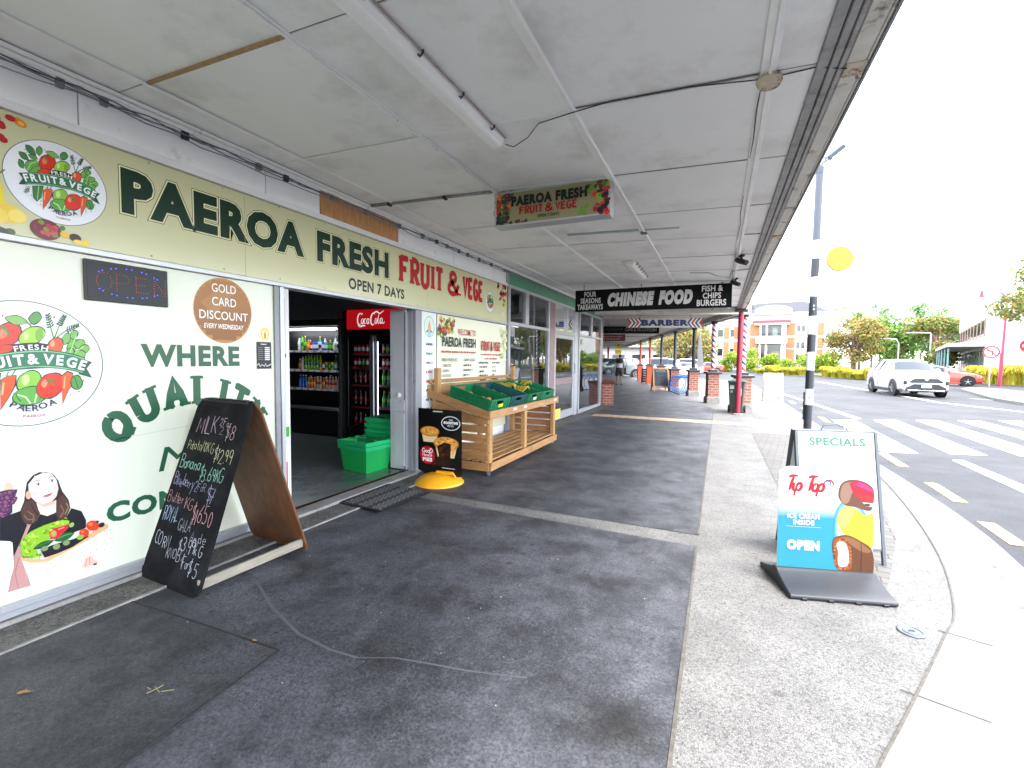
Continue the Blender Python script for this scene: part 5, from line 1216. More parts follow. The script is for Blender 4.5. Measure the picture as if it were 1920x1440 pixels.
def logo(u, v, r_, x, label, cat='decal', group=None, name='logo_decal'):
    t = thing(name, label, cat, (x, u, v), 0, group)
    p = Print((x, 0, 0), (0, 1, 0), (0, 0, 1), step=2.5e-5)
    p.ell(u, v, r_, r_, '50605a', 0, 64); p.ell(u, v, r_ * .985, r_ * .985, 'eceef4', 0, 64)
    p.shapes(LOGO_DATA, u, v, r_ / 125)
    sc_ = lambda n: [(u + a * r_, v + b * r_) for a, b in LOGO_PATHS[n]]
    p.build('badge', t, .25)
    p = Print((x + .006, 0, 0), (0, 1, 0), (0, 0, 1))
    p.glyphpath('FRUIT&VEGE', [(u + a * r_, v + (b + .02) * r_) for a, b in LOGO_PATHS['FRUIT']], r_ * .17, 'f4f6f4', off=.035, squash=.95)
    p.glyphpath('FRESH', [(u + a * r_, v + (b - .03) * r_) for a, b in LOGO_PATHS['FRESH']], r_ * .085, 'f0f2f2', off=.02)
    p.glyphpath('PAEROA', [(u + a * r_, v + (b + .03) * r_) for a, b in LOGO_PATHS['PAEROA']], r_ * .1, '2a2e3a', off=.02)
    p.glyphpath('PAEROA', [(u + a * r_, v + b * r_) for a, b in LOGO_PATHS['paeroa']], r_ * .045, 'a8434f', off=.01)
    p.build('lettering', t, .25)
    return t
logo(1.337, 2.39, .222, OX + .0005, 'round white vegetable logo at the left end of the cream fascia sign')
logo(1.178, 1.39, .338, F - .007, 'large round white vegetable logo on the cream shop window')
t = thing('logo_decal', 'small round vegetable logo at the right end of the fascia sign', 'decal', (OX, 6.62, 2.35))
p = Print((OX + .001, 0, 0), (0, 1, 0), (0, 0, 1), step=2.5e-5); p.ell(6.62, 2.35, .155, .165, '50605a', 0, 40); p.ell(6.62, 2.35, .15, .16, 'e8eaee', 0, 40); p.shapes(LOGO_DATA, 6.62, 2.35, .155 / 125); p.build('badge', t, .25)

# ------------------------------------------------------------------ window lettering
WX = F - .008
GQ = '24573c'
t = thing('window_film_seam', 'faint slanting film seam across the lower cream window', 'seam', (WX, 1.5, .8))
pr = Print((WX, 0, 0), (0, 1, 0), (0, 0, 1)); pr.line([(.3, .74), (1.03, .857), (1.6, .92), (2.05, .95)], .003, 'b9bdac'); pr.line([(.9, 1.9), (.905, 1.2)], .0012, 'c6cab8'); pr.build('seam_line', t, .3)
t = thing('window_lettering', 'dark green painted slogan lettering on the cream window', 'lettering', (WX, 2, 1))
pr = Print((WX, 0, 0), (0, 1, 0), (0, 0, 1))
pr.text('WHERE', 1.717, 1.366, .67, .15, GQ, off=.045)
pr.build('word', t, .3)
pr = Print((WX, 0, 0), (0, 1, 0), (0, 0, 1))
def arcp(s_, y):
    a = R(148 - 116 * s_); cu, cv = 2.05, .66; ru, rv = .54, .44
    return (cu + (ru + y * .55) * math.cos(a), cv + (rv + y) * math.sin(a))
pr.strokes('QUALITY', 0, 0, 1, .2, GQ, th=.26, slab=.2, spur=.14, gap=.42, path=arcp)
pr.build('word', t, .3)
pr = Print((WX, 0, 0), (0, 1, 0), (0, 0, 1))
pr.text('M', 1.80, .66, .2, .16, GQ, off=.0, shear=.25); pr.text('S', 2.03, .68, .12, .16, GQ, off=.0, shear=.2)
pr.build('word', t, .3)
pr = Print((WX, 0, 0), (0, 1, 0), (0, 0, 1))
pr.text('CON', 1.505, .40, .42, .125, GQ, off=.045)
pr.build('word', t, .3)
pr = Print((WX, 0, 0), (0, 1, 0), (0, 0, 1))
pr.text('N', 2.41, .60, .09, .13, GQ, off=.02)
pr.build('word', t, .3)
t = thing('discount_sticker', 'round bronze discount sticker on the cream window', 'sticker', (WX, 2.27, 1.78))
pr = Print((WX + .001, 0, 0), (0, 1, 0), (0, 0, 1))
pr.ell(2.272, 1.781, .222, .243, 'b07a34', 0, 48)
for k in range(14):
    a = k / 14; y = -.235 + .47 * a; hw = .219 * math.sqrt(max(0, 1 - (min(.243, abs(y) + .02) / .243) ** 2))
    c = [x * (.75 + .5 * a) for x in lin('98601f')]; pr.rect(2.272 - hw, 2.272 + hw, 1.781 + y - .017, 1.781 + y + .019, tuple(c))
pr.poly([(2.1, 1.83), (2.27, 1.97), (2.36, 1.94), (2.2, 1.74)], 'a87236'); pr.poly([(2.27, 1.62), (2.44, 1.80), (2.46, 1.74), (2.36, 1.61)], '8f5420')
for b_, v, w in (('GOLD', 1.914, .185), ('CARD', 1.815, .185), ('DISCOUNT', 1.713, .37)):
    pr.text(b_, 2.275 - w / 2, v, w, .062, '5a4634', off=.035, ref=.01); pr.text(b_, 2.275 - w / 2, v, w, .062, 'f2ece2', off=.01)
pr.text('EVERY WEDNESDAY', 2.12, 1.645, .30, .036, 'f4efe6', off=.015, shear=.15)
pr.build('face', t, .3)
t = thing('price_card', 'small black price card in the top right corner of the cream window', 'card', (WX, 2.6, 1.4))
pr = Print((WX + .001, 0, 0), (0, 1, 0), (0, 0, 1))
pr.rect(2.53, 2.665, 1.34, 1.56, '17181a')
for k in range(7): pr.rect(2.545, 2.59, 1.415 + k * .016, 1.420 + k * .016, '6f7072'); pr.rect(2.605, 2.65, 1.412 + k * .016, 1.423 + k * .016, 'd8d8da')
pr.dashes(2.57, 1.535, .05, .012, 'cfcfd2')
pr.line([(2.535, 1.37), (2.55, 1.385), (2.56, 1.36), (2.58, 1.375), (2.6, 1.36), (2.61, 1.385), (2.62, 1.36), (2.66, 1.378)], .007, 'd8d8da')
pr.build('face', t, .3)
t = thing('bottle_sticker', 'small pale yellow bottle sticker above the black price card', 'sticker', (WX, 2.61, 1.62))
pr = Print((WX + .001, 0, 0), (0, 1, 0), (0, 0, 1)); pr.rect(2.565, 2.655, 1.57, 1.68, 'e9e2a0'); pr.ring(2.61, 1.625, .035, .045, .005, 'a58a3a'); pr.rect(2.602, 2.618, 1.59, 1.63, 'b86a2a'); pr.rect(2.606, 2.614, 1.63, 1.65, 'b86a2a'); pr.build('face', t, .3)
t = thing('woman_picture', 'printed picture of a smiling woman in a straw hat holding a vegetable basket', 'picture', (WX, 1.3, .5))
p = Print((WX + .001, 0, 0), (0, 1, 0), (0, 0, 1), step=2e-5); p.shapes(WOMAN_DATA, 1, 0, 1 / 1000); p.build('print', t, .3)
# LED sign
t = thing('led_sign', 'black illuminated open sign with red and blue dots on the window', 'sign', (WX, 1.65, 1.88))
mb = MB(); mb.box(WX, WX + .022, 1.435, 1.878, 1.764, 2.003); mb.obj('case', BLACKP, t, True, bevel=.003)
mb = MB(); mb.box(WX + .0225, WX + .024, 1.445, 1.868, 1.774, 1.993); mb.obj('screen', mat('led_screen', '0c0d10', .25, spec=.25), t, True)
def dots(name, pts, c, e, r_):
    mb = MB()
    for y, z in pts: mb.lathe([(r_, 0), (r_ * .5, .003)], 6, (WX + .0245, y, z), 'x')
    mb.obj(name, mat(name, c, .4, emit=e), t, True)
rd = []
u0 = 1.488
for ch in 'OPEN':
    g = SF[ch]
    for st in g:
        L = 0; prev = st[0]; rd.append((u0 + prev[0] * .13, 1.835 + prev[1] * .1))
        for q in st[1:]:
            d = math.hypot((q[0] - prev[0]) * .13, (q[1] - prev[1]) * .1); n = max(1, round(d / .0135))
            for i in range(1, n + 1): rd.append((u0 + (prev[0] + (q[0] - prev[0]) * i / n) * .13, 1.835 + (prev[1] + (q[1] - prev[1]) * i / n) * .1))
            prev = q
    u0 += .102
dots('red_light', rd, 'e0482c', .12, .002)
bl = []
for k in range(14):
    a = R(35 + 110 * k / 13)
    if k % 3 != 2: bl += [(1.657 + .19 * math.cos(a), 1.885 + .09 * math.sin(a)), (1.657 + .19 * math.cos(a), 1.885 - .085 * math.sin(a))]
dots('blue_light', bl, '4a4aff', .5, .004)

# ------------------------------------------------------------------ boards right of the door
t = thing('language_board', 'narrow white welcome board with a round emblem beside the doorway', 'board', (F, 4.93, 1))
mb = MB(); mb.box(F - .028, F + .004, 4.775, 5.095, .35, 2.026); mb.obj('panel', mat('board_white', 'dfe4e4', .3), t, True, bevel=.002)
pr = Print((F + .004, 0, 0), (0, 1, 0), (0, 0, 1))
pr.ell(4.935, 1.84, .115, .135, '8fae9a', 0, 40); pr.ell(4.935, 1.84, .105, .125, 'cfe6d4', 0, 40)
pr.poly([(4.935, 1.93), (4.9, 1.84), (4.89, 1.78), (4.98, 1.78), (4.97, 1.84)], 'd9a08a'); pr.poly([(4.85, 1.77), (4.9, 1.8), (4.93, 1.77)], '7a6a4a'); pr.poly([(5.02, 1.77), (4.97, 1.8), (4.94, 1.77)], '7a6a4a'); pr.ell(4.935, 1.75, .045, .035, '9fd0d8')
for k, (b_, c) in enumerate((('Kia Ora', '23284a'), ('Aloha', '2f7a4a'), ('WELCOME', '2d3a8a'), ('NAMASTE', 'b8382a'), ('HELLO', 'b8382a'), ('TALOFA', '4a4a8a'), ('BULA', '23284a'), ('NI HAO', '23284a'))):
    pr.dashes(4.865, 1.60 - k * .118, .14, .034, c, k)
pr.build('lettering', t)
t = thing('menu_board', 'large cream welcome board listing fresh produce behind the wooden stand', 'board', (F, 6.1, 1))
mb = MB(); mb.box(F - .028, F + .006, 5.103, 7.25, .30, 2.022); mb.obj('panel', mat('board_cream', 'e3e6cc', .16), t, True, bevel=.002)
pr = Print((F + .006, 0, 0), (0, 1, 0), (0, 0, 1))
fruit_heap(pr, 5.12, 5.52, 1.80, 1.99, 60, seed=5); fruit_heap(pr, 5.12, 5.36, 1.74, 1.84, 18, seed=6)
pr.text('WELCOME TO', 5.62, 1.775, .52, .085, 'b8342c', off=.01)
pr.text('PAEROA FRESH', 5.22, 1.60, .92, .135, '16261d', off=.03)
pr.dashes(5.2, 1.515, .94, .032, 'c0483c', 7)
pr.strokes('FRUIT & VEGE', 6.33, 1.57, .66, .14, 'b8342c', th=.19, slab=.14, gap=.3)
pr.dashes(6.3, 1.49, .72, .032, 'c0483c', 8); pr.dashes(6.45, 1.425, .42, .032, 'c0483c', 9)
def lst(u, v, head, items, w):
    if head: pr.text(head, u, v, w, .042, '3a4a40', off=.01); v -= .075
    for it in items: pr.text('•' + it if False else '- ' + it, u, v, len(it) * .026 + .03, .036, '4a4f4a', off=.008); v -= .07
lst(5.2, 1.40, 'FRESH PRODUCE', ['TOMATOES', 'ONIONS', 'POTATOES', 'BANANAS', 'APPLES', 'LEMONS', 'SPINACH BUNCH', 'CABBAGE'], .4)
lst(5.78, 1.40, 'DAIRY & EGGS', [], .34)
for k, w_ in enumerate((.24, .26, .16, .3, .14)): pr.dashes(5.78, 1.325 - k * .07, w_, .034, '4a4f4a', 40 + k)
lst(5.76, .98, 'BAKERY', ['BREAD LOAF'], .2)
for k, (u_, w_) in enumerate(((6.25, .3), (6.27, .24), (6.27, .14), (6.27, .26), (6.27, .2), (6.27, .1), (6.27, .3))): pr.dashes(u_, 1.36 - k * .066, w_, .034, '4a4f4a', 20 + k)
for k, (u_, w_) in enumerate(((6.68, .28), (6.7, .1), (6.7, .12), (6.7, .07), (6.7, .2), (6.7, .22), (6.7, .28))): pr.dashes(u_, 1.36 - k * .066, w_, .034, '4a4f4a', 30 + k)
for k in range(30):
    pr.ell(rr.uniform(7.02, 7.23), rr.uniform(1.35, 1.98), rr.uniform(.015, .04), rr.uniform(.015, .04), rr.choice(['e6d2d8', 'd9b8c6', 'cfe08a', 'a9c850', 'dfe6b8']), 0, 10)
for k in range(12): pr.line([(6.6 + k * .02, 1.0), (6.56 + k * .03, 1.08 + rr.uniform(0, .03))], [.012, .004], rr.choice(['8fae3a', 'e6d23a', '4d6a2a']))
pr.build('lettering', t, .2)
mb = MB(); mb.box(F - .02, F + .012, 5.096, 5.102, .1, 2.026); mb.box(F - .02, F + .012, 7.252, 7.262, .06, 2.026); mb.obj('edge_trim', ALUD, t, True)
# ------------------------------------------------------------------ street canopy over the shop
CEIL = mat('ceiling_panel', 'efeff0', .55, var=.04, vscale=1.2, dirt='c2c0bc', dscale=1.3, dlo=.5, dhi=.82)
BAT = mat('batten_white', 'eeeeee', .5, var=.06, vscale=5, dirt='918f8c', dscale=9, dlo=.62, dhi=.74)
GAP = mat('joint_dark', '77746f', .9, var=.3, vscale=12)
GUT = mat('gutter_grey', '8b8c8e', .5, metal=.2, var=.25, vscale=9, dirt='5f5a54', dscale=7, dlo=.5, dhi=.68)
EDGE = mat('edge_timber', 'd0cdc6', .65, var=.12, vscale=8, dirt='6e5f4d', dscale=5, dlo=.58, dhi=.68)
RIM = mat('edge_rim', '6f737a', .5, metal=.3)
CABLE = mat('black_cable', '26262a', .6)
WIREG = mat('grey_wire', '77777a', .6)
RUST = mat('rusty_bracket', 'c4b8a6', .7, var=.2, vscale=20, dirt='7a4a2c', dscale=14, dlo=.5, dhi=.6)
zc = lambda x: 3.0 - .032 * (x + 3.4)
cp = thing('street_canopy', 'grey panelled canopy ceiling with white battens over the footpath', 'canopy', (-1.4, 5, 3))
def slab(mb, x0, x1, y0, y1, z_off=0., th=.008):
    mb.loft([[(x0, y, zc(x0) + z_off), (x1, y, zc(x1) + z_off), (x1, y, zc(x1) + z_off + th), (x0, y, zc(x0) + z_off + th)] for y in (y0, y1)])
bays = [-3.30, -3.02, -1.89, -.85, .17, .43]
PH = 1.075
rows = [2.67 + PH * k for k in range(-6, 11)]
for bi, (x0, x1) in enumerate(zip(bays, bays[1:])):
    mb = MB(); slab(mb, x0 + .004, x1 - .004, .0035, PH - .0035); me = mb.mesh('ceiling_panel', CEIL, bevel=.0015)
    me.transform(pmat(cp).inverted())
    for ri, y in enumerate(rows[:-1]):
        h = PH if ri < len(rows) - 2 else 13.83 - y
        o = bpy.data.objects.new('ceiling_panel', me); col.objects.link(o); o.parent = cp; PM[o.name] = pmat(cp)
        o.location = (0, y, random.uniform(-.0015, .0015)); o.scale = (1, 1, 1)
        o.rotation_euler = (random.uniform(-.0008, .0008), 0, 0)
mb = MB(); slab(mb, -3.38, .52, -4, 13.85, .02, .12); mb.obj('deck', GAP, cp, True)
def strip(name, m, x, w, y0=-3.8, y1=13.8, th=.014, z=0., bev=.003):
    mb = MB(); slab(mb, x - w / 2, x + w / 2, y0, y1, -th - z, th); return mb.obj(name, m, cp, True, bevel=bev)
strip('batten', BAT, -3.02, .026)
strip('batten', BAT, -1.89, .03); strip('batten', BAT, -1.89, .012, th=.012, z=.0145)
strip('batten', BAT, -.85, .062, th=.01); strip('batten', BAT, -.828, .016, th=.014, z=.0105)
strip('batten', BAT, .17, .07, th=.012); strip('batten', BAT, .18, .018, th=.014, z=.0125)
for y in rows[1:-1]:
    for x0, x1 in ((-3.0, -1.91), (-1.87, -.885)):
        if abs(y - 3.745) < .01 or abs(y - 1.595) < .01: continue
        mb = MB(); slab(mb, x0, x1, y - .009, y + .009, -.0055, .005); mb.obj('cross_batten', BAT, cp, True)
    mb = MB(); slab(mb, -.815, .13, y - .006, y + .006, -.002, .0018); slab(mb, .21, .425, y - .006, y + .006, -.002, .0018); mb.obj('cross_joint', GAP, cp, True)
    mb = MB(); slab(mb, -.815, .13, y + .012, y + .05, -.0045, .004); slab(mb, .21, .425, y + .012, y + .05, -.0045, .004); mb.obj('cross_batten', BAT, cp, True)
mb = MB(); slab(mb, -3.0, -1.915, 1.585, 1.603, -.012, .012); mb.obj('cross_batten', mat('raw_timber', 'a5865c', .7, var=.3, vscale=30), cp, True)
mb = MB(); slab(mb, -1.72, .05 - .5, 5.36, 5.44, -.0035, .003); mb.obj('tape_strip', mat('old_tape', '9fb0b6', .6, var=.25, vscale=9), cp, True)
mb = MB(); slab(mb, -.87, -.8, 5.42, 5.5, -.03, .008); mb.obj('tape_patch', mat('brown_patch', '6d5f52', .8), cp, True)
# gutter, edge board and rim
for x, w, t_, z in ((.40, .05, .02, .0), (.445, .035, .03, .0), (.475, .022, .018, .02)): strip('gutter', GUT, x, w, th=t_, z=z, bev=.004)
strip('edge_board', EDGE, .53, .08, th=.03, z=.0, bev=.005)
mb = MB(); mb.box(.572, .584, -4, 13.86, 2.845, 3.22); mb.obj('fascia', EDGE, cp, True, bevel=.002)
mb = MB(); mb.box(.5845, .60, -4, 13.87, 2.835, 2.872); mb.obj('rim', RIM, cp, True, bevel=.003)
for y in (2.72, 5.95, 9.1, 12.3):
    mb = MB(); mb.obox((.535, y, 2.842), .085, .11, .012); mb.obox((.566, y + .06, 2.84), .02, .03, .03); mb.obj('bracket', RUST, cp, True, bevel=.004)
mb = MB(); mb.box(-3.3, .572, 13.80, 13.90, 2.76, 3.0); mb.obj('end_beam', EDGE, cp, True, bevel=.006)
# duct, wires and clips along the wall
mb = MB(); mb.tube([(-3.325, -3.8, 2.965), (-3.325, 13.75, 2.965)], .016, 8); mb.tube([(-3.29, -3.8, 2.978), (-3.29, 13.75, 2.978)], .012, 8); mb.obj('wall_duct', BAT, cp, True, smooth=40)
for k, (m_, r_, x_, z_) in enumerate(((WIREG, .006, -3.365, 2.945), (WIREG, .005, -3.355, 2.93), (WIREG, .004, -3.37, 2.915), (CABLE, .003, -3.345, 2.938), (WIREG, .003, -3.36, 2.955))):
    pts = []; y = -3.5
    while y < 13.6:
        pts.append((x_ + random.uniform(-.01, .012), y, z_ + random.uniform(-.018, .012))); y += .17
    mb = MB(); mb.tube(pts, r_, 5); mb.obj('wire', m_, cp, True, smooth=50)
for y in [.6, 1.35, 1.55, 2.0, 2.55, 2.8, 3.3, 3.75, 4.3, 4.75, 5.05, 5.3, 5.6, 5.85, 6.2, 6.6, 7.1]:
    mb = MB(); mb.obox((-3.365, y, 2.935), .03, .022 + random.uniform(0, .03), .05); mb.obj('wire_clip', WIREG if int(y * 10) % 2 else CABLE, cp, True, bevel=.003)
mb = MB(); mb.obox((-2.62, 3.745, 2.965), 1.42, .034, .026, Matrix.Rotation(.032, 3, 'Y')); mb.obj('conduit', GUT, cp, True, bevel=.003)
for x in (-3.05, -2.4): 
    mb = MB(); mb.obox((x, 3.74, zc(x) - .022), .03, .05, .03); mb.obj('conduit_clip', CABLE, cp, True, bevel=.003)
def cable(pts, r_=.0032):
    mb = MB(); mb.tube(pts, r_, 6); mb.obj('cable', CABLE, cp, True, smooth=50)
cable([(-1.38, 2.9, zc(-1.38) - .03), (-1.33, 2.93, zc(-1.3) - .04), (-1.2, 2.86, zc(-1.2) - .03), (-1.08, 2.75, zc(-1) - .006), (-.85, 2.66, zc(-.85) - .03), (-.6, 2.655, zc(-.6) - .006), (-.2, 2.66, zc(-.2) - .006), (.16, 2.69, zc(.16) - .02)])
cable([(.2, 2.71, zc(.2) - .02), (.24, 2.7, zc(.24) - .01), (.38, 2.69, zc(.38) - .008), (.5, 2.68, 2.83)])
pts = [(.145 + random.uniform(-.008, .008), y * .4 - 1, zc(.14) - .006 - random.uniform(0, .008)) for y in range(0, 36)]; cable(pts, .004)
cable([(-.5, 8.2, zc(-.5) - .01), (-.2, 8.25, zc(-.2) - .01), (-.1, 8.5, zc(0) - .015), (.1, 8.7, zc(.1) - .02), (.13, 8.1, zc(.13) - .02), (.4, 8.0, zc(.4) - .01)], .005)
mb = MB(); mb.lathe([(.055, zc(.18) - .012), (.06, zc(.18) - .03), (.05, zc(.18) - .052), (.02, zc(.18) - .056)], 18, (.18, 2.70, 0)); mb.obj('junction_box', RUST, cp, True, smooth=35)
# tube lights
def tube_light(x, y0, y1, w, label):
    t = thing('tube_light', label, 'light', (x, (y0 + y1) / 2, zc(x)), 0, 'tube lights under the canopy')
    mb = MB(); z = zc(x)
    prof = [(-w / 2, 0), (w / 2, 0), (w / 2, -.02), (w * .38, -.055), (w * .2, -.068), (-w * .2, -.068), (-w * .38, -.055), (-w / 2, -.02)]
    mb.loft([[(x + a, y, z + b) for a, b in prof] for y in (y0, y1)]); mb.obj('housing', mat('lamp_white', 'f4f4f4', .35), t, True, bevel=.004)
    mb = MB(); mb.box(x - w * .42, x + w * .42, y1 + .0005, y1 + .03, z - .05, z - .003); mb.obj('end_cap', BAT, t, True, bevel=.006)
    mb = MB(); mb.box(x - w * .42, x + w * .42, y0 - .03, y0 - .0005, z - .05, z - .003); mb.obj('end_cap', BAT, t, True, bevel=.006)
    mb = MB()
    mb.tube([(x + w * .62, y0, z - .012), (x + w * .62, y1, z - .01)], .005, 6); mb.obj('feed_pipe', mat('rust_pipe', 'a8998f', .7, var=.3, vscale=20), t, True)
    for k in range(6):
        yy = y0 + (y1 - y0) * (k + .5) / 6
        mb = MB(); mb.tube([(x + w * .5, yy, z - .03), (x + w * .58, yy, z - .042), (x + w * .68, yy + .01, z - .02), (x + w * .66, yy + .015, z - .004)], .006, 5); mb.obj('clip', CABLE, t, True)
tube_light(-1.43, .55, 2.86, .115, 'long white tube light under the near canopy ceiling')
tube_light(-1.29, 7.1, 8.4, .16, 'short white tube light further along the canopy near the black takeaway sign')
def sec_cam(x, y, label):
    t = thing('security_camera', label, 'camera', (x, y, zc(x)))
    z = zc(x)
    mb = MB(); mb.lathe([(.045, z - .0), (.045, z - .02), (.03, z - .03)], 12, (x, y, 0)); mb.tube([(x, y, z - .03), (x + .01, y - .01, z - .07)], .013, 8); mb.obj('bracket', BLACKP if y < 9 else BAT, t, True, smooth=40)
    mb = MB(); mb.tube([(x - .05, y + .06, z - .05), (x - .01, y + .0, z - .085), (x + .06, y - .09, z - .125)], [.034, .036, .036], 12); mb.obj('body', BLACKP, t, True, smooth=40)
    mb = MB(); mb.tube([(x + .0605, y - .091, z - .1255), (x + .0635, y - .095, z - .1275)], .03, 12); mb.obj('lens', mat('lens', '08080a', .05, coat=1), t, True)
sec_cam(.22, 7.0, 'upper black security camera under the canopy edge')
sec_cam(.20, 8.9, 'lower black security camera beside the takeaway sign')

# hanging shop sign
t = thing('hanging_sign', 'cream fruit and vege sign box hung under the canopy ceiling', 'sign', (-1.38, 3.8, 2.65))
mb = MB(); mb.box(-1.905, -.855, 3.80, 3.93, 2.636, 2.936); mb.obj('box', mat('sign_frame', 'b7b8ba', .35, metal=.3, var=.05, vscale=8), t, True, bevel=.003)
mb = MB()
for a in ((-1.905, -.855, 2.636, 2.65), (-1.905, -.855, 2.922, 2.936), (-1.905, -1.888, 2.65, 2.922), (-.872, -.855, 2.65, 2.922)): mb.box(a[0], a[1], 3.792, 3.7995, a[2], a[3])
mb.obj('frame', ALU, t, True)
p = Print((-1.888, 3.7995, 2.65), (1, 0, 0), (0, 0, 1), step=3e-5)
p.rect(0, 1.016, 0, .272, '918d66')
fruit_heap(p, .0, .15, .1, .272, 60, seed=11, edge=lambda u, v: u < .16 - (.27 - v) * .25)
for k in range(50):
    u, v = rr.uniform(0, .2), rr.uniform(0, .13)
    if u < .19 - v * .6: p.ell(u, v, rr.uniform(.012, .025), rr.uniform(.01, .02), rr.choice(['1d3322', '2c4a2a', '3d6a34', '4a1f2a', '17261c', '5a8a3a']), 0, 8)
for k in range(10): p.ell(.18 + rr.uniform(0, .12), rr.uniform(0, .03), .015, .013, rr.choice(['6a2a28', '8a3a2a', '4a1f2a']), 0, 8)
for k in range(70):
    u, v = 1.016 - rr.random() ** 1.5 * .22, rr.uniform(.0, .272)
    if u > .84 + .1 * math.sin(v * 14) ** 2: p.ell(u, v, rr.uniform(.014, .03), rr.uniform(.012, .026), rr.choice(['b3202a', '2a1626', '7a1a2c', '5a8a34', '3a5a2a', 'd03a32', '1f1a24', '8fae3a']), 0, 9)
for u, v in ((.80, .05), (.84, .075), (.78, .03), (.82, .02), (.86, .2), (.88, .22)): p.ell(u, v, .025, .016, '6f9a35', rr.uniform(-50, 50), 8)
p.text('PAEROA FRESH', .15, .15, .69, .086, '0a150f', off=.065)
for b_, u, w in (('FRUIT', .235, .21), ('&', .475, .06), ('VEGE', .57, .18)): p.strokes(b_, u, .075, w, .062, 'a01a20', th=.24, slab=.18, gap=.32)
p.text('OPEN 7 DAYS', .40, .028, .20, .026, '12251b', off=.03)
p.build('face', t, .3)

# takeaway sign
def rod(t, x, y, z0, z1):
    mb = MB(); mb.tube([(x, y, z0), (x, y, z1)], .006, 6); mb.lathe([(.02, z1 - .006), (.02, z1)], 8, (x, y, 0)); mb.obj('hanger', CABLE, t, True)
t = thing('takeaway_sign', 'long black takeaway sign with white food lettering hung under the canopy', 'sign', (-1.3, 9.3, 2.43))
mb = MB(); mb.box(-2.775, .165, 9.30, 9.36, 2.432, 2.868); mb.obj('board', mat('sign_black', '121315', .8, spec=.15), t, True, bevel=.003)
p = Print((-2.775, 9.30, 2.432), (1, 0, 0), (0, 0, 1))
LG = 'dedede'
p.text('FOUR', .19, .295, .25, .105, LG, off=.03); p.text('SEASONS', .115, .165, .42, .105, LG, off=.03); p.text('TAKEAWAYS', .05, .035, .53, .11, LG, off=.03)
p.text('CHINESE', .66, .085, .89, .27, 'd6d6d6', off=.085, shear=.12); p.text('FOOD', 1.66, .085, .6, .27, 'd6d6d6', off=.085, shear=.12)
p.text('FISH &', 2.43, .3, .36, .105, LG, off=.03); p.text('CHIPS', 2.45, .17, .31, .105, LG, off=.03); p.text('BURGERS', 2.35, .035, .5, .115, LG, off=.03)
p.build('lettering', t, .5)
for x in (-2.6, -1.45, 0): rod(t, x, 9.33, 2.868, zc(x))

# red post at the end of the canopy
REDP = mat('red_paint', '8f1f38', .35, var=.08, vscale=10)
t = thing('red_post', 'round dark red post holding the end of the canopy', 'post', (.49, 13.85, 0))
mb = MB(); mb.tube([(.49, 13.85, 0), (.49, 13.85, 2.77)], .068, 20); mb.obj('shaft', REDP, t, True, smooth=40)
mb = MB(); mb.lathe([(.13, 0), (.13, .02), (.1, .035)], 20, (.49, 13.85, 0)); mb.obj('foot', CONC, t, True, smooth=40)
mb = MB(); mb.box(.33, .65, 13.72, 13.98, 2.77, 2.835); mb.obj('head_plate', mat('dark_timber', '4b4038', .7), t, True, bevel=.008)

# ------------------------------------------------------------------ takeaway shop
BROWN = mat('brown_tile', '8a7274', .3, var=.08, vscale=9)
GREEN = mat('green_band', '4f8f6c', .5, var=.06, vscale=4, dirt='3a6a50', dscale=4, dlo=.6, dhi=.75)
GLASS = glass_mat('window_glass', (.82, .88, .88), 1.65)
tk = thing('takeaway_shop', 'takeaway shop with a green band and large reflecting windows', 'shop', (F, 10.8, 0))
def tp_(name, m, fn, bevel=.003):
    mb = MB(); fn(mb); return mb.obj(name, m, tk, True, bevel=bevel)
tp_('green_band', GREEN, lambda q: q.box(F - .12, F - .02, 7.33, 14.3, 2.745, 3.06))
tp_('head_frame', ALU, lambda q: q.box(F - .06, F + .02, 7.33, 14.25, 2.69, 2.742))
tp_('transom', ALU, lambda q: (q.box(F - .05, F + .015, 7.40, 9.40, 2.045, 2.105), q.box(F - .05, F + .015, 9.83, 11.38, 2.03, 2.11), q.box(F - .05, F + .015, 11.86, 14.2, 2.06, 2.105)))
tp_('pilaster', BROWN, lambda q: q.box(F - .12, F + .03, 9.462, 9.78, 0, 2.688), .006)
tp_('pilaster', BROWN, lambda q: q.box(F - .35, F + .03, 14.262, 14.42, 0, 3.05), .006)
for y0, y1, z0, z1 in ((7.33, 7.395, 0, 2.688), (9.402, 9.46, 0, 2.688), (9.782, 9.828, 0, 2.688), (11.382, 11.5, 0, 2.688), (11.502, 11.64, 0, 2.688), (11.8, 11.858, 0, 2.688), (14.202, 14.26, 0, 2.688), (8.10, 8.26, 2.107, 2.688), (10.70, 10.80, 2.112, 2.688), (13.0, 13.13, 2.107, 2.688)):
    tp_('frame_post', ALU, lambda q: q.box(F - .05, F + .022, y0, y1, z0, z1))
tp_('stall_riser', BROWN, lambda q: (q.box(F - .1, F + .01, 7.397, 9.40, 0, .42)), .004)
tp_('sill', ALU, lambda q: q.box(F - .05, F + .03, 7.397, 9.40, .422, .47)); tp_('sill', ALU, lambda q: q.box(F - .05, F + .03, 11.86, 14.2, .0, .09))
for y0, y1, z0, z1 in ((7.40, 9.40, .472, 2.043), (7.40, 8.095, 2.107, 2.688), (8.265, 9.40, 2.107, 2.688), (9.83, 10.695, 2.112, 2.688), (10.805, 11.38, 2.112, 2.688), (11.642, 11.798, .1, 2.688), (11.86, 14.2, .092, 2.058), (11.86, 12.995, 2.107, 2.688), (13.135, 14.2, 2.107, 2.688)):
    tp_('pane', GLASS, lambda q: q.face([(F - .02, y0, z0), (F - .02, y1, z0), (F - .02, y1, z1), (F - .02, y0, z1)]), 0)
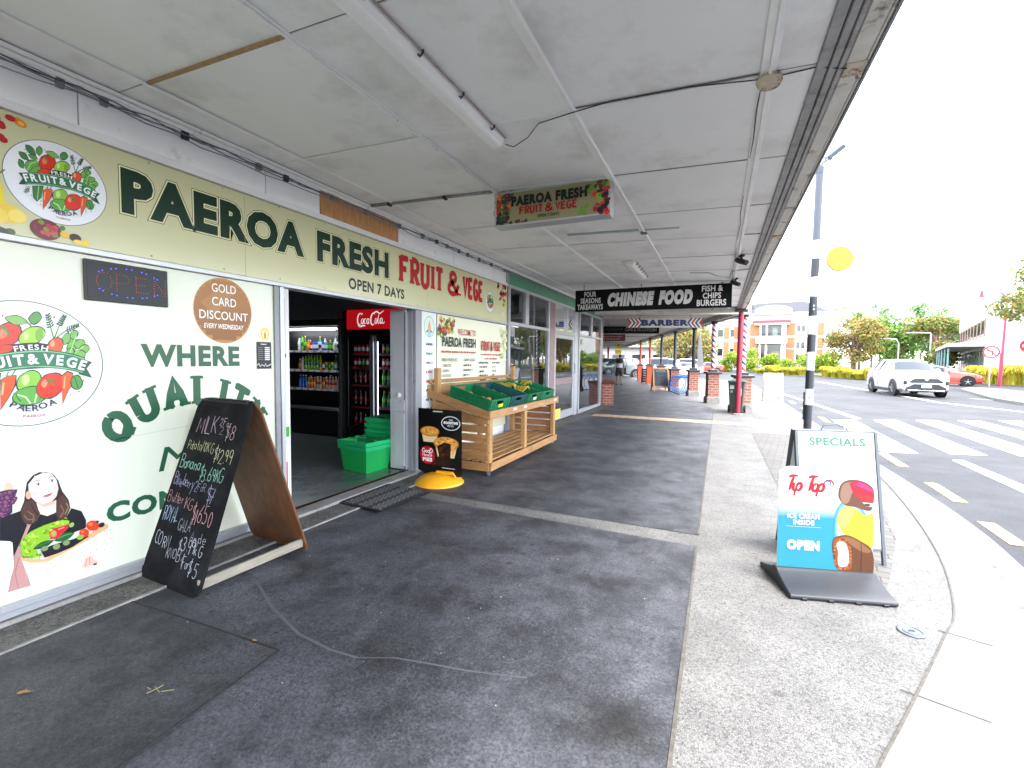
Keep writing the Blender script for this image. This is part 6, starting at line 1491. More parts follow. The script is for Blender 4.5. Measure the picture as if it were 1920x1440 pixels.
dr = tp_('door', ALU, lambda q: (q.box(F - .04, F + .008, 9.835, 9.93, .03, 2.025), q.box(F - .04, F + .008, 11.27, 11.375, .03, 2.025), q.box(F - .04, F + .008, 9.932, 11.268, .03, .21), q.box(F - .04, F + .008, 9.932, 11.268, 1.93, 2.025)))
mb = MB(); mb.box(F - .038, F + .012, 9.932, 11.268, .85, 1.0); mb.obj('mid_rail', BROWN, dr, True, bevel=.004)
mb = MB(); mb.face([(F - .015, 9.932, .212), (F - .015, 11.268, .212), (F - .015, 11.268, .848), (F - .015, 9.932, .848)]); mb.face([(F - .015, 9.932, 1.002), (F - .015, 11.268, 1.002), (F - .015, 11.268, 1.928), (F - .015, 9.932, 1.928)]); mb.obj('glass', GLASS, dr, True)
mb = MB(); mb.tube([(F + .008, 11.32, 1.08), (F + .05, 11.32, 1.1), (F + .05, 11.32, 1.32), (F + .008, 11.32, 1.34)], .011, 8); mb.obj('handle', ALUD, dr, True, smooth=40)
tp_('floor', INFLOOR, lambda q: q.box(-9, F - .06, 7.4, 14.2, -.05, .02), 0)
tp_('inner_wall', mat('dim_wall', '55585a', .6), lambda q: (q.box(-9.1, -9, 7.4, 14.2, 0, 2.8), q.box(-9, F - .12, 14.2, 14.26, 0, 2.8), q.box(-9, F - .15, 7.33, 7.39, 0, 2.8), q.box(-9, F - .13, 7.4, 14.2, 2.8, 2.85)), 0)
tp_('counter', mat('counter', '6d6a66', .4), lambda q: q.box(-7, -6.4, 8, 13, .02, 1.1), .01)
t = thing('door_notice', 'yellow notice at the bottom of the takeaway door', 'notice', (F + .009, 10.1, .1))
mb = MB(); mb.box(F + .009, F + .013, 9.86, 10.3, .06, .29); mb.obj('card', mat('notice_yellow', 'e3d65a', .5), t, True)
p = Print((F + .013, 0, 0), (0, 1, 0), (0, 0, 1)); p.dashes(9.92, .18, .32, .05, 'b9a23a', 2); p.dashes(9.92, .10, .26, .04, 'b9a23a', 5); p.build('lettering', t)
# ------------------------------------------------------------------ shops and veranda where the street bends
BRICK = bpy.data.materials.new('red_brick'); BRICK.use_nodes = True
def brick_nodes(m, c1, c2, mo, w=.23, h=.086, ms=.01):
    t = m.node_tree; b = t.nodes['Principled BSDF']; co = t.nodes.new('ShaderNodeTexCoord'); br = t.nodes.new('ShaderNodeTexBrick')
    # wrap the courses round the pier: x+y along, z up
    sep = t.nodes.new('ShaderNodeSeparateXYZ'); ad = t.nodes.new('ShaderNodeMath'); cb = t.nodes.new('ShaderNodeCombineXYZ')
    t.links.new(co.outputs['Object'], sep.inputs[0]); t.links.new(sep.outputs[0], ad.inputs[0]); t.links.new(sep.outputs[1], ad.inputs[1]); t.links.new(ad.outputs[0], cb.inputs[0]); t.links.new(sep.outputs[2], cb.inputs[1])
    t.links.new(cb.outputs[0], br.inputs['Vector'])
    br.inputs['Scale'].default_value = 1; br.inputs['Brick Width'].default_value = w; br.inputs['Row Height'].default_value = h; br.inputs['Mortar Size'].default_value = ms
    br.inputs['Color1'].default_value = (*lin(c1), 1); br.inputs['Color2'].default_value = (*lin(c2), 1); br.inputs['Mortar'].default_value = (*lin(mo), 1)
    t.links.new(br.outputs['Color'], b.inputs['Base Color']); b.inputs['Roughness'].default_value = .8
    bp = t.nodes.new('ShaderNodeBump'); bp.inputs['Strength'].default_value = .5; bp.inputs['Distance'].default_value = .006; bp.invert = True
    t.links.new(br.outputs['Fac'], bp.inputs['Height']); t.links.new(bp.outputs[0], b.inputs['Normal'])
brick_nodes(BRICK, '8a4a3c', '9c5c4a', 'a89a8e')
BA = math.atan2(.269, .963)            # rotation of everything square to the bent street
vd = thing('veranda', 'long low white veranda roof over the footpath beyond the bend', 'canopy', (-1.4, 14.4, 2.9), BA)
VW = mat('veranda_white', 'c9c6c1', .6, var=.08, vscale=2, dirt='8c8780', dscale=3, dlo=.55, dhi=.75)
VB = mat('veranda_brown', '6a5a50', .7)
def vbox(name, x0, x1, y0, y1, z0, z1, m, bev=.004):
    mb = MB(); mb.box(x0, x1, y0, y1, z0 - 2.9, z1 - 2.9); return mb.obj(name, m, vd, False, bevel=bev)
# local frame: x across the path, y along the bent street
for k in range(14):
    y0 = -.6 + k * 3.4
    vbox('soffit', -2.2, 2.02, y0, y0 + 3.36, 2.96, 2.99, VW)
    vbox('joist', -2.2, 2.02, y0 + 3.361, y0 + 3.399, 2.93, 2.99, VB if k % 3 == 1 else VW)
    for j in range(3): vbox('soffit_joint', -2.2, 2.0, y0 + .84 * (j + 1), y0 + .84 * (j + 1) + .02, 2.954, 2.9595, VB, 0)
vbox('roof', -2.4, 2.06, -.65, 47.5, 2.995, 3.05, VB)
vbox('edge_beam', 1.9, 2.02, -.55, 47.2, 2.80, 2.955, VW, .008)
vbox('fascia', 2.025, 2.06, -.62, 47.5, 2.76, 3.25, VW)
vbox('gutter', 2.065, 2.15, -.6, 47.5, 2.9, 3.02, mat('dark_gutter', '4f5257', .5), .01)
vbox('front_beam', -2.2, 2.02, -.72, -.605, 2.74, 2.99, VW, .008)
sb = thing('shop_row', 'row of plain rendered shops along the bent footpath', 'shops', bend(-3.45, 14.45, 0) + (0,), BA)
mb = MB(); mb.box(-8, -.02, .4, 47, -.1, 5.4); mb.obj('wall', mat('render_wall', 'b7aca2', .8, var=.1, vscale=2), sb, bevel=.01)
for k in range(9):
    mb = MB(); mb.box(-.01, .03, 1.2 + k * 5, 5.2 + k * 5, .5, 2.5); w_ = mb.obj('window', ALUD, sb, bevel=.01)
    mb = MB(); mb.box(.031, .036, 1.3 + k * 5, 5.1 + k * 5, .6, 2.4); mb.obj('pane', mat('dark_glass', '1c2226', .05, spec=.8), w_)
BBR = mat('planter_brick', '6a3328', .8, var=.3, vscale=20, dirt='43251f', dscale=8, dlo=.5, dhi=.65)
t = thing('brick_planter', 'low dark red brick planter at the corner of the takeaway shop', 'planter', (-3.27, 14.75, 0), BA)
mb = MB(); mb.box(-.17, .17, -.3, .9, 0, .68); mb.obj('body', BRICK, t, bevel=.01)
mb = MB(); mb.box(-.21, .21, -.34, .94, .682, .76); mb.obj('cap', BBR, t, bevel=.015)

# veranda posts on brick piers
PC = {'blk': mat('post_black', '1e1f23', .4), 'slate': mat('post_slate', '3c424c', .5), 'org': mat('pier_orange', 'c8502a', .55, var=.08, vscale=6), 'orgred': mat('post_orange', 'cc4a35', .5), 'conc': CONC, 'rb': BRICK}
def striped(t, r_, z0, z1, pitch=.36):
    n, mz = 36, 110; vs_ = []; fs = []; cs = []
    for i in range(mz + 1):
        z = z0 + (z1 - z0) * i / mz
        for k in range(n): a = 2 * math.pi * k / n; vs_.append((r_ * math.cos(a), r_ * math.sin(a), z))
    W3, R3, B3 = lin('d9d9dc'), lin('b3262e'), lin('1f2f5c')
    for i in range(mz):
        for k in range(n):
            fs.append((i * n + k, i * n + (k + 1) % n, (i + 1) * n + (k + 1) % n, (i + 1) * n + k))
            q = ((k / n) + (z0 + (z1 - z0) * (i + .5) / mz) / pitch) % 1
            cs.append(R3 if q < .22 else W3 if q < .5 else B3 if q < .72 else W3)
    me = bpy.data.meshes.new('striped_shaft'); me.from_pydata(vs_, [], fs); ca = me.attributes.new('Col', 'FLOAT_COLOR', 'CORNER'); buf = []
    for c in cs: buf += [*c, 1.] * 4
    ca.data.foreach_set('color', buf); me.materials.append(attr_mat('print_40', .4))
    for p_ in me.polygons: p_.use_smooth = True
    put('striped_shaft', me, t)
def vpost(x, y, label, shaft, pier, cap, pw=.42, ph=1.02, sr=.075, plinth=True, ztop=2.8):
    t = thing('veranda_post', label, 'post', (x, y, 0), BA, 'veranda posts along the bent footpath')
    if plinth: mb = MB(); mb.box(-pw / 2 - .04, pw / 2 + .04, -pw / 2 - .04, pw / 2 + .04, -.02, .22); mb.obj('plinth', CONC, t, bevel=.02)
    mb = MB(); mb.box(-pw / 2, pw / 2, -pw / 2, pw / 2, .221 if plinth else 0, ph); mb.obj('pier', pier, t, bevel=.006)
    mb = MB(); mb.box(-pw / 2 - .06, pw / 2 + .06, -pw / 2 - .06, pw / 2 + .06, ph + .001, ph + .075); mb.box(-sr - .06, sr + .06, -sr - .06, sr + .06, ph + .076, ph + .15); mb.obj('cap', cap, t, bevel=.012)
    if shaft == 'stripe': striped(t, sr, ph + .151, ztop)
    else: mb = MB(); mb.tube([(0, 0, ph + .151), (0, 0, ztop)], sr, 16); mb.obj('shaft', shaft, t, smooth=40)
    mb = MB(); mb.lathe([(sr + .01, ztop - .1), (sr + .04, ztop - .05), (sr + .04, ztop + .0)], 16); mb.obj('capital', cap, t, smooth=40)
    return t
vpost(.62, 14.75, 'barber striped post on a brick pier behind the red post and the bin', 'stripe', PC['rb'], PC['blk'], .38, .98, sr=.07)
vpost(-.20, 17.2, 'barber striped post on a brick pier left of the red post', 'stripe', PC['rb'], PC['blk'], .36, 1.0, sr=.07)
vpost(-.97, 20.2, 'black post on a brick pier right of the blue bike rack', PC['blk'], PC['rb'], PC['blk'], .36, 1.0, sr=.07)
vpost(-1.9, 22.6, 'slate post on a brown brick pier behind the blue bike rack', PC['slate'], PC['rb'], PC['slate'], .37, 1.0, sr=.068)
vpost(-2.83, 25.6, 'slate post on an orange pier behind the wooden chalkboard', PC['slate'], PC['org'], PC['slate'], .38, 1.1, sr=.068, plinth=False)
vpost(-3.9, 29.2, 'orange red post on an orange pier right of the small black sign', PC['orgred'], PC['org'], PC['slate'], .38, 1.08, sr=.07, plinth=False)
vpost(-5.05, 33.0, 'orange red post on an orange pier left of the small black sign', PC['orgred'], PC['org'], PC['slate'], .36, 1.06, sr=.07, plinth=False)
t = thing('red_post', 'thin dark red post far down the footpath by the parked cars', 'post', (-12.2, 55.0, 0)); mb = MB(); mb.tube([(-12.2, 55, -.1), (-12.2, 55, 3.1)], .11, 12); mb.obj('shaft', REDP, t, True, smooth=40)

# hanging signs beyond the bend
def hsign(name, label, x, y, w, h, z, m, th=.06):
    t = thing(name, label, 'sign', (x, y, z), BA)
    mb = MB(); mb.box(-w / 2, w / 2, 0, th, 0, h); mb.obj('board', m, t, bevel=.004)
    for sx in (-.38, .38):
        mb = MB(); mb.tube([(sx * w, th / 2, h), (sx * w, th / 2, 2.955 - z)], .008, 6); mb.obj('hanger', CABLE, t)
    mw = pmat(t); return t, Print(mw @ Vector((-w / 2, 0, 0)), mw.to_3x3() @ Vector((1, 0, 0)), (0, 0, 1))
WB = mat('sign_white', 'c9c8c4', .5)
t, p = hsign('barber_sign', 'white barber sign with red and blue chevrons under the veranda', -1.53, 14.5, 1.92, .285, 2.43, WB)
p.text('BARBER', .28, .05, 1.36, .185, '23306a', off=.07)
for k, c in enumerate(('b3342e', 'e8e6e2', '2a4068', 'e8e6e2', 'b3342e', 'e8e6e2', '2a4068')):
    for sgn, u0 in ((1, -.17), (-1, 2.09)):
        a = u0 + sgn * k * .055; d = sgn * .11
        p.poly([(a, .285), (a + sgn * .056, .285), (a + sgn * .056 + d, .1425), (a + sgn * .056, 0), (a, 0), (a + d, .1425)], c)
p.build('lettering', t, .4)
mb = MB(); mb.prism([(-1.14, .004, 0), (-.96, .004, 0), (-.96, .004, .285), (-1.14, .004, .285), (-1.02, .004, .1425)], (0, .05, 0)); mb.prism([(1.14, .004, 0), (.96, .004, 0), (.96, .004, .285), (1.14, .004, .285), (1.02, .004, .1425)], (0, .05, 0)); mb.obj('arrow_end', WB, t)
t, p = hsign('cafe_sign', 'black cafe and delicatessen sign hanging behind the barber sign', -3.32, 18.9, 2.25, .29, 2.515, mat('sign_black', '121315', .45))
p.text('CAFE &', .92, .09, .42, .12, '9a9a9c', off=.0); p.text('DELICATESSEN', 1.38, .09, .76, .11, '9a9a9c', off=.0)
p.line([(.12, .12), (.2, .2), (.26, .1), (.34, .2), (.42, .12), (.5, .18), (.56, .1), (.64, .2), (.72, .12), (.82, .2)], .02, '5c5c60')
p.build('lettering', t, .5)
t, p = hsign('red_sign', 'small dark red sign hanging behind the cafe sign', -4.75, 22.0, 1.3, .32, 2.33, mat('sign_maroon', '5a1c20', .5))
p.dashes(.15, .19, 1.0, .055, 'b98a84', 3); p.dashes(.25, .08, .8, .05, 'b98a84', 4); p.build('lettering', t, .5)

# bike rack: one coil of blue tube
t = thing('bike_rack', 'blue coiled tube bike rack between the brick piers', 'bike rack', (-1.55, 21.6, 0), BA)
mb = MB(); pts = []
for i in range(5 * 24 + 1):
    a = 2 * math.pi * i / 24; pts.append((.36 * math.cos(a), -1.0 + 2.0 * i / 120, .39 + .36 * math.sin(a)))
mb.tube(pts, .019, 8); mb.obj('coil', mat('blue_paint', '1f62ab', .35), t, smooth=50)
for s in (-.25, .25): mb = MB(); mb.tube([(s, -1.05, .03), (s, 1.05, .03)], .025, 8); mb.obj('base_rail', MATS['blue_paint'], t, smooth=50)

# wheelie bin
GB = mat('bin_green', '2f4034', .45, var=.08, vscale=9)
t = thing('wheelie_bin', 'dark green wheelie bin standing behind the red post', 'bin', (.47, 14.25, 0), -.12)
mb = MB(); mb.loft([[(-sx, -sy, z), (sx, -sy, z), (sx, sy, z), (-sx, sy, z)] for sx, sy, z in ((.155, .17, .06), (.165, .19, .3), (.2, .24, .82), (.205, .245, .86))]); mb.obj('body', GB, t, bevel=.012)
mb = MB(); mb.loft([[(-.225, -.27, .862), (.225, -.27, .862), (.225, .28, .862), (-.225, .28, .862)], [(-.22, -.26, .9), (.22, -.26, .9), (.22, .28, .92), (-.22, .28, .92)], [(-.12, -.16, .94), (.12, -.16, .94), (.12, .2, .95), (-.12, .2, .95)]]); mb.obj('lid', GB, t, bevel=.01)
for s in (-1, 1): mb = MB(); mb.lathe([(.1, -.025), (.11, -.015), (.11, .015), (.1, .025)], 16, (s * .2, .17, .11), 'x'); mb.obj('wheel', BLACKP, t, smooth=35)
mb = MB(); mb.tube([(-.2, .3, .88), (.2, .3, .88)], .014, 8); mb.obj('handle', GB, t)
p = Print(pmat(t) @ Vector((0, -.215, 0)), pmat(t).to_3x3() @ Vector((1, 0, 0)), (0, 0, 1)); p.h += .03; p.rect(-.15, -.05, .68, .78, 'c9cccb'); p.rect(.08, .14, .5, .7, 'c9cccb'); p.rect(-.14, -.08, .58, .64, '9fa7a4'); p.build('label_sticker', t)

# pavement boards further along
def aframe(name, label, cat, x, y, rz, w, h, face_m, frame_m, spread=.3, leg=.12, fw_=.05, draw=None, group=None):
    t = thing(name, label, cat, (x, y, 0), rz, group)
    for s, nm in ((-1, 'front'), (1, 'back')):
        tilt = math.atan2(spread, h); Rx = Matrix.Rotation(s * -tilt * -1 if False else -s * tilt, 4, 'X')
        L = math.hypot(spread, h)
        base = Matrix.Translation((0, s * spread, 0)) @ Matrix.Rotation(s * tilt, 4, 'X')
        mb = MB(); mb.xf = base
        mb.box(-w / 2, -w / 2 + fw_, -.02, .02, 0, L); mb.box(w / 2 - fw_, w / 2, -.02, .02, 0, L)
        mb.box(-w / 2 + fw_, w / 2 - fw_, -.019, .019, L - fw_, L); mb.box(-w / 2 + fw_, w / 2 - fw_, -.019, .019, leg, leg + fw_)
        mb.obj('frame', frame_m, t, bevel=.004)
        mb = MB(); mb.xf = base; mb.box(-w / 2 + fw_, w / 2 - fw_, -.008, .008, leg + fw_, L - fw_); mb.obj('panel', face_m, t)
        if draw and s == -1:
            M4 = pmat(t) @ base; p = Print(M4 @ Vector((-w / 2 + fw_, -.008, leg + fw_)), M4.to_3x3() @ Vector((1, 0, 0)), M4.to_3x3() @ Vector((0, 0, 1)))
            draw(p, w - 2 * fw_, L - leg - 2 * fw_); p.build('lettering', t, .6)
    mb = MB()
    for sx in (-1, 1): mb.tube([(sx * (w / 2 - .03), -spread * .6, h * .4), (sx * (w / 2 - .03), spread * .6, h * .4)], .006, 6)
    mb.obj('stay', ALUD, t)
    return t
def dr_chalk(p, w, h):
    p.ell(w * .5, h * .9, w * .38, h * .06, '8fa0ae'); p.ell(w * .5, h * .9, w * .33, h * .045, '4a5866')
    for k in range(7): p.line([(w * .2, h * (.72 - k * .085)), (w * (.5 + .3 * ((k * 37) % 10) / 10), h * (.72 - k * .085))], .012, '5f6c7c')
aframe('chalk_board', 'wooden framed chalkboard standing left of the blue bike rack', 'board', -2.56, 22.9, BA + .1, .76, 1.08, mat('slate_board', '333c49', .6), mat('light_wood', 'bd8f5c', .55, var=.12, vscale=8), .28, .16, .075, dr_chalk)
def dr_white(p, w, h):
    p.rect(.0, w, h * .9, h, 'dcdcdc'); p.rect(w * .05, w * .95, h * .84, h * .88, 'c98a8a'); p.rect(w * .05, w * .95, h * .50, h * .53, 'c98a8a'); p.rect(w * .05, w * .95, h * .38, h * .40, '93a0c4'); p.ell(w * .55, h * .42, w * .1, h * .05, '8d9cc4'); p.rect(w * .5, w * .58, h * .1, h * .2, '93a0c4'); p.rect(w * .05, w * .95, h * .05, h * .07, '93a0c4')
aframe('white_board', 'white pavement sign board beyond the red post near the kerb', 'board', 1.82, 19.35, .06, .62, 1.02, mat('board_bright', 'd9d9d9', .5), mat('frame_bright', 'd2d2d2', .5), .26, .17, .045, dr_white)
def dr_blk(p, w, h):
    for k in range(5): p.dashes(w * .22, h * (.82 - k * .18), w * .56, h * .09, 'b5b5b5', k)
aframe('black_board', 'narrow black sign standing between the two orange piers', 'board', -4.28, 29.7, BA, .34, .92, mat('board_black', '1b1b1d', .5), mat('board_black', '1b1b1d', .5), .2, .06, .03, dr_blk)
t = thing('white_bag', 'white banner cloth hanging beside the black post', 'banner', (-.62, 20.0, 0)); mb = MB(); mb.loft([[(-.78, 20.1, 2.6), (-.74, 20.1, 2.6), (-.74, 20.13, 2.6), (-.78, 20.13, 2.6)], [(-.82, 20.1, 2.0), (-.66, 20.08, 2.0), (-.66, 20.12, 2.0), (-.82, 20.13, 2.0)], [(-.83, 20.1, 1.18), (-.58, 20.06, 1.2), (-.58, 20.1, 1.2), (-.83, 20.13, 1.18)]]); mb.obj('cloth', mat('banner_cloth', 'a9a6ab', .8), t, True)
# ------------------------------------------------------------------ chalkboard outside the window
WOODV = mat('varnished_wood', '6b4326', .5, var=.45, vscale=3, stretch=(9, 9, .8), bump=.08, bscale=40, dirt='4a3a2c', dscale=3, dlo=.48, dhi=.7)
WEATH = mat('weathered_wood', '8d8577', .75, var=.25, vscale=4, stretch=(12, 1.5, 12), bump=.2, bscale=40)
CHB = mat('chalkboard', '131315', .85, spec=.12, var=.25, vscale=6, dirt='26272a', dscale=4, dlo=.45, dhi=.7)
t = thing('chalk_sign', 'black chalkboard price sign leaning as an A frame in front of the cream window', 'sign', (-3.06, 2.03, 0), -.03)
def board(s, y0, y1, h, w0, w1, dx0, dx1):
    """rounded panel from foot to ridge, local frame"""
    pts = []; r_ = .06
    for a in range(0, 91, 30): pts.append((-w0 / 2 + dx0 + r_ - r_ * math.cos(R(90 - a)) if False else -w0 / 2 + dx0 + r_ - r_ * math.sin(R(90 - a)), r_ - r_ * math.cos(R(90 - a))))
    L = [(-w0 / 2 + dx0, r_), (-w0 / 2 + dx0 + .018, .018), (-w0 / 2 + dx0 + r_, 0), (w0 / 2 + dx0 - r_, 0), (w0 / 2 + dx0 - .018, .018), (w0 / 2 + dx0, r_), (w1 / 2 + dx1, h - .05), (w1 / 2 + dx1 - .04, h), (-w1 / 2 + dx1 + .04, h), (-w1 / 2 + dx1, h - .05)]
    P3 = lambda q, o: (q[0], y0 + (y1 - y0) * q[1] / h + o, q[1])
    return [P3(q, 0) for q in L], L
pf, Lf = board(1, -.385, -.01, 1.145, .64, .585, 0, .03)
mb = MB(); mb.prism(pf, (0, .014, .004)); mb.obj('front_panel', CHB, t, bevel=.003)
pb, Lb = board(1, .395, .018, 1.13, .64, .585, 0, .03)
mb = MB(); mb.prism(pb, (0, .014, .004)); mb.obj('back_panel', WOODV, t, bevel=.003)
mb = MB(); mb.obox((.03, .006, 1.135), .5, .05, .03); mb.obj('hinge', BLACKP, t, bevel=.012)
for k in range(5): mb = MB(); mb.obox((-.14 + k * .085, .002, 1.151), .06, .045, .006); mb.obj('hinge_pad', BLACKP, t, bevel=.003)
mb = MB(); mb.bar((.285, -.36, .075), (.285, .37, .075), .022, .06); mb.obj('brace', WEATH, t, bevel=.003)
mw = pmat(t); tl = math.atan2(.375, 1.145); M4 = mw @ Matrix.Translation((0, -.385, 0)) @ Matrix.Rotation(-tl, 4, 'X')
p = Print(M4 @ Vector((-.32, -.001, 0)), M4.to_3x3() @ Vector((1, 0, 0)), M4.to_3x3() @ Vector((0, 0, 1)))
def chalk(s_, u, v, w, h, c, th=.04): p.strokes(s_, .045 + u * .9, v, w * .9, h, c, th=th, jit=.12, gap=.16, shear=-.03)
chalk('MILK', .09, .97, .24, .105, 'b89aa8'); chalk('2For', .36, 1.03, .13, .055, 'cdbfc6'); chalk('2', .38, .975, .04, .05, 'b89aa8'); chalk('$8', .46, .94, .085, .085, 'b89aa8')
chalk('Potato/10KG', .05, .85, .32, .065, 'b9b98f'); chalk('$12.99', .40, .80, .2, .085, 'c3c3a0')
chalk('Banana', .035, .725, .24, .085, '8fc4b0'); chalk('$3.69KG', .30, .67, .28, .085, '8fc4b0')
chalk('Blueberry', .03, .61, .24, .075, '9a9ab8'); chalk('2', .285, .60, .035, .075, '9a9ab8'); chalk('FoR', .33, .60, .09, .05, '9a9ab8'); chalk('$7', .45, .55, .1, .09, '9a9ab8')
chalk('Butter', .025, .50, .18, .07, 'b98f96'); chalk('1KG', .225, .475, .11, .065, 'b98f96'); chalk('$16.50', .36, .41, .22, .1, 'c08f96')
chalk('ROYAL', .03, .385, .18, .085, '9fb4cc'); chalk('GALA', .24, .345, .15, .07, 'a8a8b4'); chalk('Apple', .41, .30, .17, .06, 'a8a8b4')
chalk('$3.99kg', .32, .235, .26, .075, 'c3c8d4')
chalk('CORN', .03, .225, .17, .075, 'c3c8d4'); chalk('KNOB', .2, .175, .17, .065, 'b4bac8'); chalk('4For', .385, .145, .1, .07, 'b4bac8'); chalk('$5', .50, .115, .08, .085, 'b4bac8')
p.build('chalk_writing', t, .9, props=None)
pw = Print(mw @ Vector((.31, .395, 0)), mw.to_3x3() @ Vector((-1, 0, 0)), (0, 0, 1)) if False else None

# ------------------------------------------------------------------ door mat, leaves
def mat_zig():
    m = bpy.data.materials.new('door_mat'); m.use_nodes = True; tt = m.node_tree; b = tt.nodes['Principled BSDF']; n = tt.nodes.new; l = tt.links.new
    co = n('ShaderNodeTexCoord'); sp_ = n('ShaderNodeSeparateXYZ'); l(co.outputs['Object'], sp_.inputs[0])
    pp = n('ShaderNodeMath'); pp.operation = 'PINGPONG'; pp.inputs[1].default_value = .035; l(sp_.outputs[1], pp.inputs[0])
    ad = n('ShaderNodeMath'); ad.operation = 'ADD'; l(pp.outputs[0], ad.inputs[0]); l(sp_.outputs[0], ad.inputs[1])
    md = n('ShaderNodeMath'); md.operation = 'PINGPONG'; md.inputs[1].default_value = .085; l(ad.outputs[0], md.inputs[0])
    r = n('ShaderNodeValToRGB'); r.color_ramp.interpolation = 'CONSTANT'; e = r.color_ramp.elements; e[0].color = (*lin('2a2a2d'), 1); e[1].position = .3; e[1].color = (*lin('2a2a2d'), 1)
    mu = n('ShaderNodeMath'); mu.operation = 'DIVIDE'; mu.inputs[1].default_value = .085; l(md.outputs[0], mu.inputs[0]); l(mu.outputs[0], r.inputs[0])
    for q, c in ((.42, '6d6a66'), (.62, '3a3a3d'), (.8, '55524f')): x = e.new(q); x.color = (*lin(c), 1)
    l(r.outputs[0], b.inputs['Base Color']); b.inputs['Roughness'].default_value = .95
    nz_ = n('ShaderNodeTexNoise'); nz_.inputs['Scale'].default_value = 300; bp = n('ShaderNodeBump'); bp.inputs['Strength'].default_value = .6; bp.inputs['Distance'].default_value = .003; l(co.outputs['Object'], nz_.inputs['Vector']); l(nz_.outputs[0], bp.inputs['Height']); l(bp.outputs[0], b.inputs['Normal'])
    return m
t = thing('door_mat', 'grey zigzag door mat lying askew in front of the doorway', 'mat', (-3.14, 3.70, .014), 0)
mb = MB(); mb.prism([(-.31, -.36, 0), (.32, -.39, 0), (.39, .33, 0), (-.42, .42, 0)], (0, 0, .008)); mb.obj('border', BLACKP, t, bevel=.003)
mb = MB(); mb.prism([(-.27, -.33, .0085), (.29, -.36, .0085), (.35, .3, .0085), (-.37, .38, .0085)], (0, 0, .004)); mb.obj('pile', mat_zig(), t)
LEAFM = mat('dry_leaf', '9c7446', .8, var=.3, vscale=60)
def leafm(x, y, s, rz, label, z=.01, kind=0):
    mb = MB(); n = 9; top = []
    for i in range(n + 1):
        q = i / n; w = .38 * math.sin(math.pi * q) ** .7 * (1 + .25 * math.sin(q * 17)); top.append((q - .5, w, q))
    pts = [[(q_, -w, .12 * w + .1 * math.sin(q * 3)), (q_, 0, .03 * math.sin(q * 5)), (q_, w, .16 * w + .08 * math.cos(q * 4))] for q_, w, q in top]
    mb.loft(pts, close=False, caps=False); mb.tube([(.5, 0, .02), (.62, .03, .05), (.75, .02, .02)], .012, 4)
    o = mb.obj('dry_leaf', LEAFM); o.scale = (s, s, s); o.location = (x, y, z); o.rotation_euler = (0, 0, rz); tag(o, label, 'leaf')
leafm(-2.64, .858, .045, .8, 'curled tan leaf at the lower left on the asphalt')
leafm(-2.156, 3.951, .05, 2.3, 'brown leaf lying on the pale aggregate band by the door mat', .006)
leafm(-2.094, 1.514, .022, .2, 'small orange leaf scrap on the far edge of the asphalt patch', .012)
leafm(-2.641, 2.737, .028, 1.5, 'small tan leaf on the asphalt beside the chalkboard')
mb = MB()
for a in ((0, .05, .02, -.01), (0, .03, -.02, .03), (.05, .1, .0, .012), (-.03, 0, .012, 0)): mb.tube([(a[0], a[2], .004), (a[1], a[3], .008)], .0018, 5)
o = mb.obj('dry_stalk', mat('stalk', '84805c', .8)); o.location = (-2.17, 1.09, .01); o.rotation_euler = (0, 0, .3); tag(o, 'thin dry grass stalk lying on the dark asphalt patch', 'stalk')
GUM = mat('gum_spot', '37383b', .8); 
mb = MB()
for k in range(150):
    x, y = random.uniform(-3, -.15), random.uniform(1.2, 7); r_ = random.uniform(.004, .013)
    mb.face([(x + r_ * math.cos(a * 1.047) * random.uniform(.8, 1.3), y + r_ * math.sin(a * 1.047), .0128 if x < -1.7 and y < 1.6 else .0062) for a in range(6)])
mb.obj('gum_spots', GUM, props=STUFF)
mb = MB()
for k in range(70):
    x, y = random.uniform(-3, -.2), random.uniform(1.2, 6); r_ = random.uniform(.0015, .004)
    mb.obox((x, y, .011), r_, r_ * 1.6, .002, Matrix.Rotation(random.random() * 3, 3, 'Z'))
mb.obj('grit', mat('grit', 'b9b2a6', .8), props=STUFF)
t = thing('access_lid', 'small round grey access lid set in the pale paving', 'lid', (.992, 3.08, .0))
mb = MB(); mb.lathe([(.062, .0), (.062, .006), (.058, .008), (.05, .008), (.047, .005), (.038, .005), (.036, .008), (.0, .008)], 28, cap=False); mb.obj('lid', mat('lid_grey', '5a5d66', .45, metal=.4), t, smooth=35)
mb = MB(); mb.tube([(-.015, -.008, .0095), (.012, .006, .0095), (-.004, .006, .0095), (.014, -.004, .0095)], .003, 5); mb.obj('mark', mat('lid_dark', '33353b', .5), t)

# ------------------------------------------------------------------ pie sign
t = thing('pie_sign', 'black poster of two pies standing on a round yellow base', 'sign', (-2.92, 4.45, 0), .02)
YB = mat('yellow_base', 'e3a01a', .38, var=.04, vscale=6)
prof = [(.285, 0), (.288, .012), (.27, .03), (.23, .062), (.175, .093), (.11, .113), (.04, .12), (.0, .121)]
mb = MB(); mb.lathe(prof, 36, cap=False); mb.obj('base', YB, t, smooth=60)
mb = MB(); mb.prism([(-.05, -.032, .11), (.19, -.032, .11), (.25, -.032, .075), (.2, -.032, .15), (-.02, -.032, .145)], (0, .02, 0)); mb.obj('base_slot', YB, t, bevel=.006)
mb = MB(); mb.prism([(-.29, 0, .13), (-.2, 0, .09), (.27, 0, .09), (.297, 0, .11), (.292, 0, .85), (-.29, 0, .858)], (0, .006, 0)); mb.obj('poster', mat('poster_black', '0c0b0c', .3), t)
M_ = pmat(t); p = Print(M_ @ Vector((-.29, 0, .12)), M_.to_3x3() @ Vector((1, 0, 0)), (0, 0, 1), step=3e-5)
p.rect(.2, .33, .70, .715, 'b9b5ad')
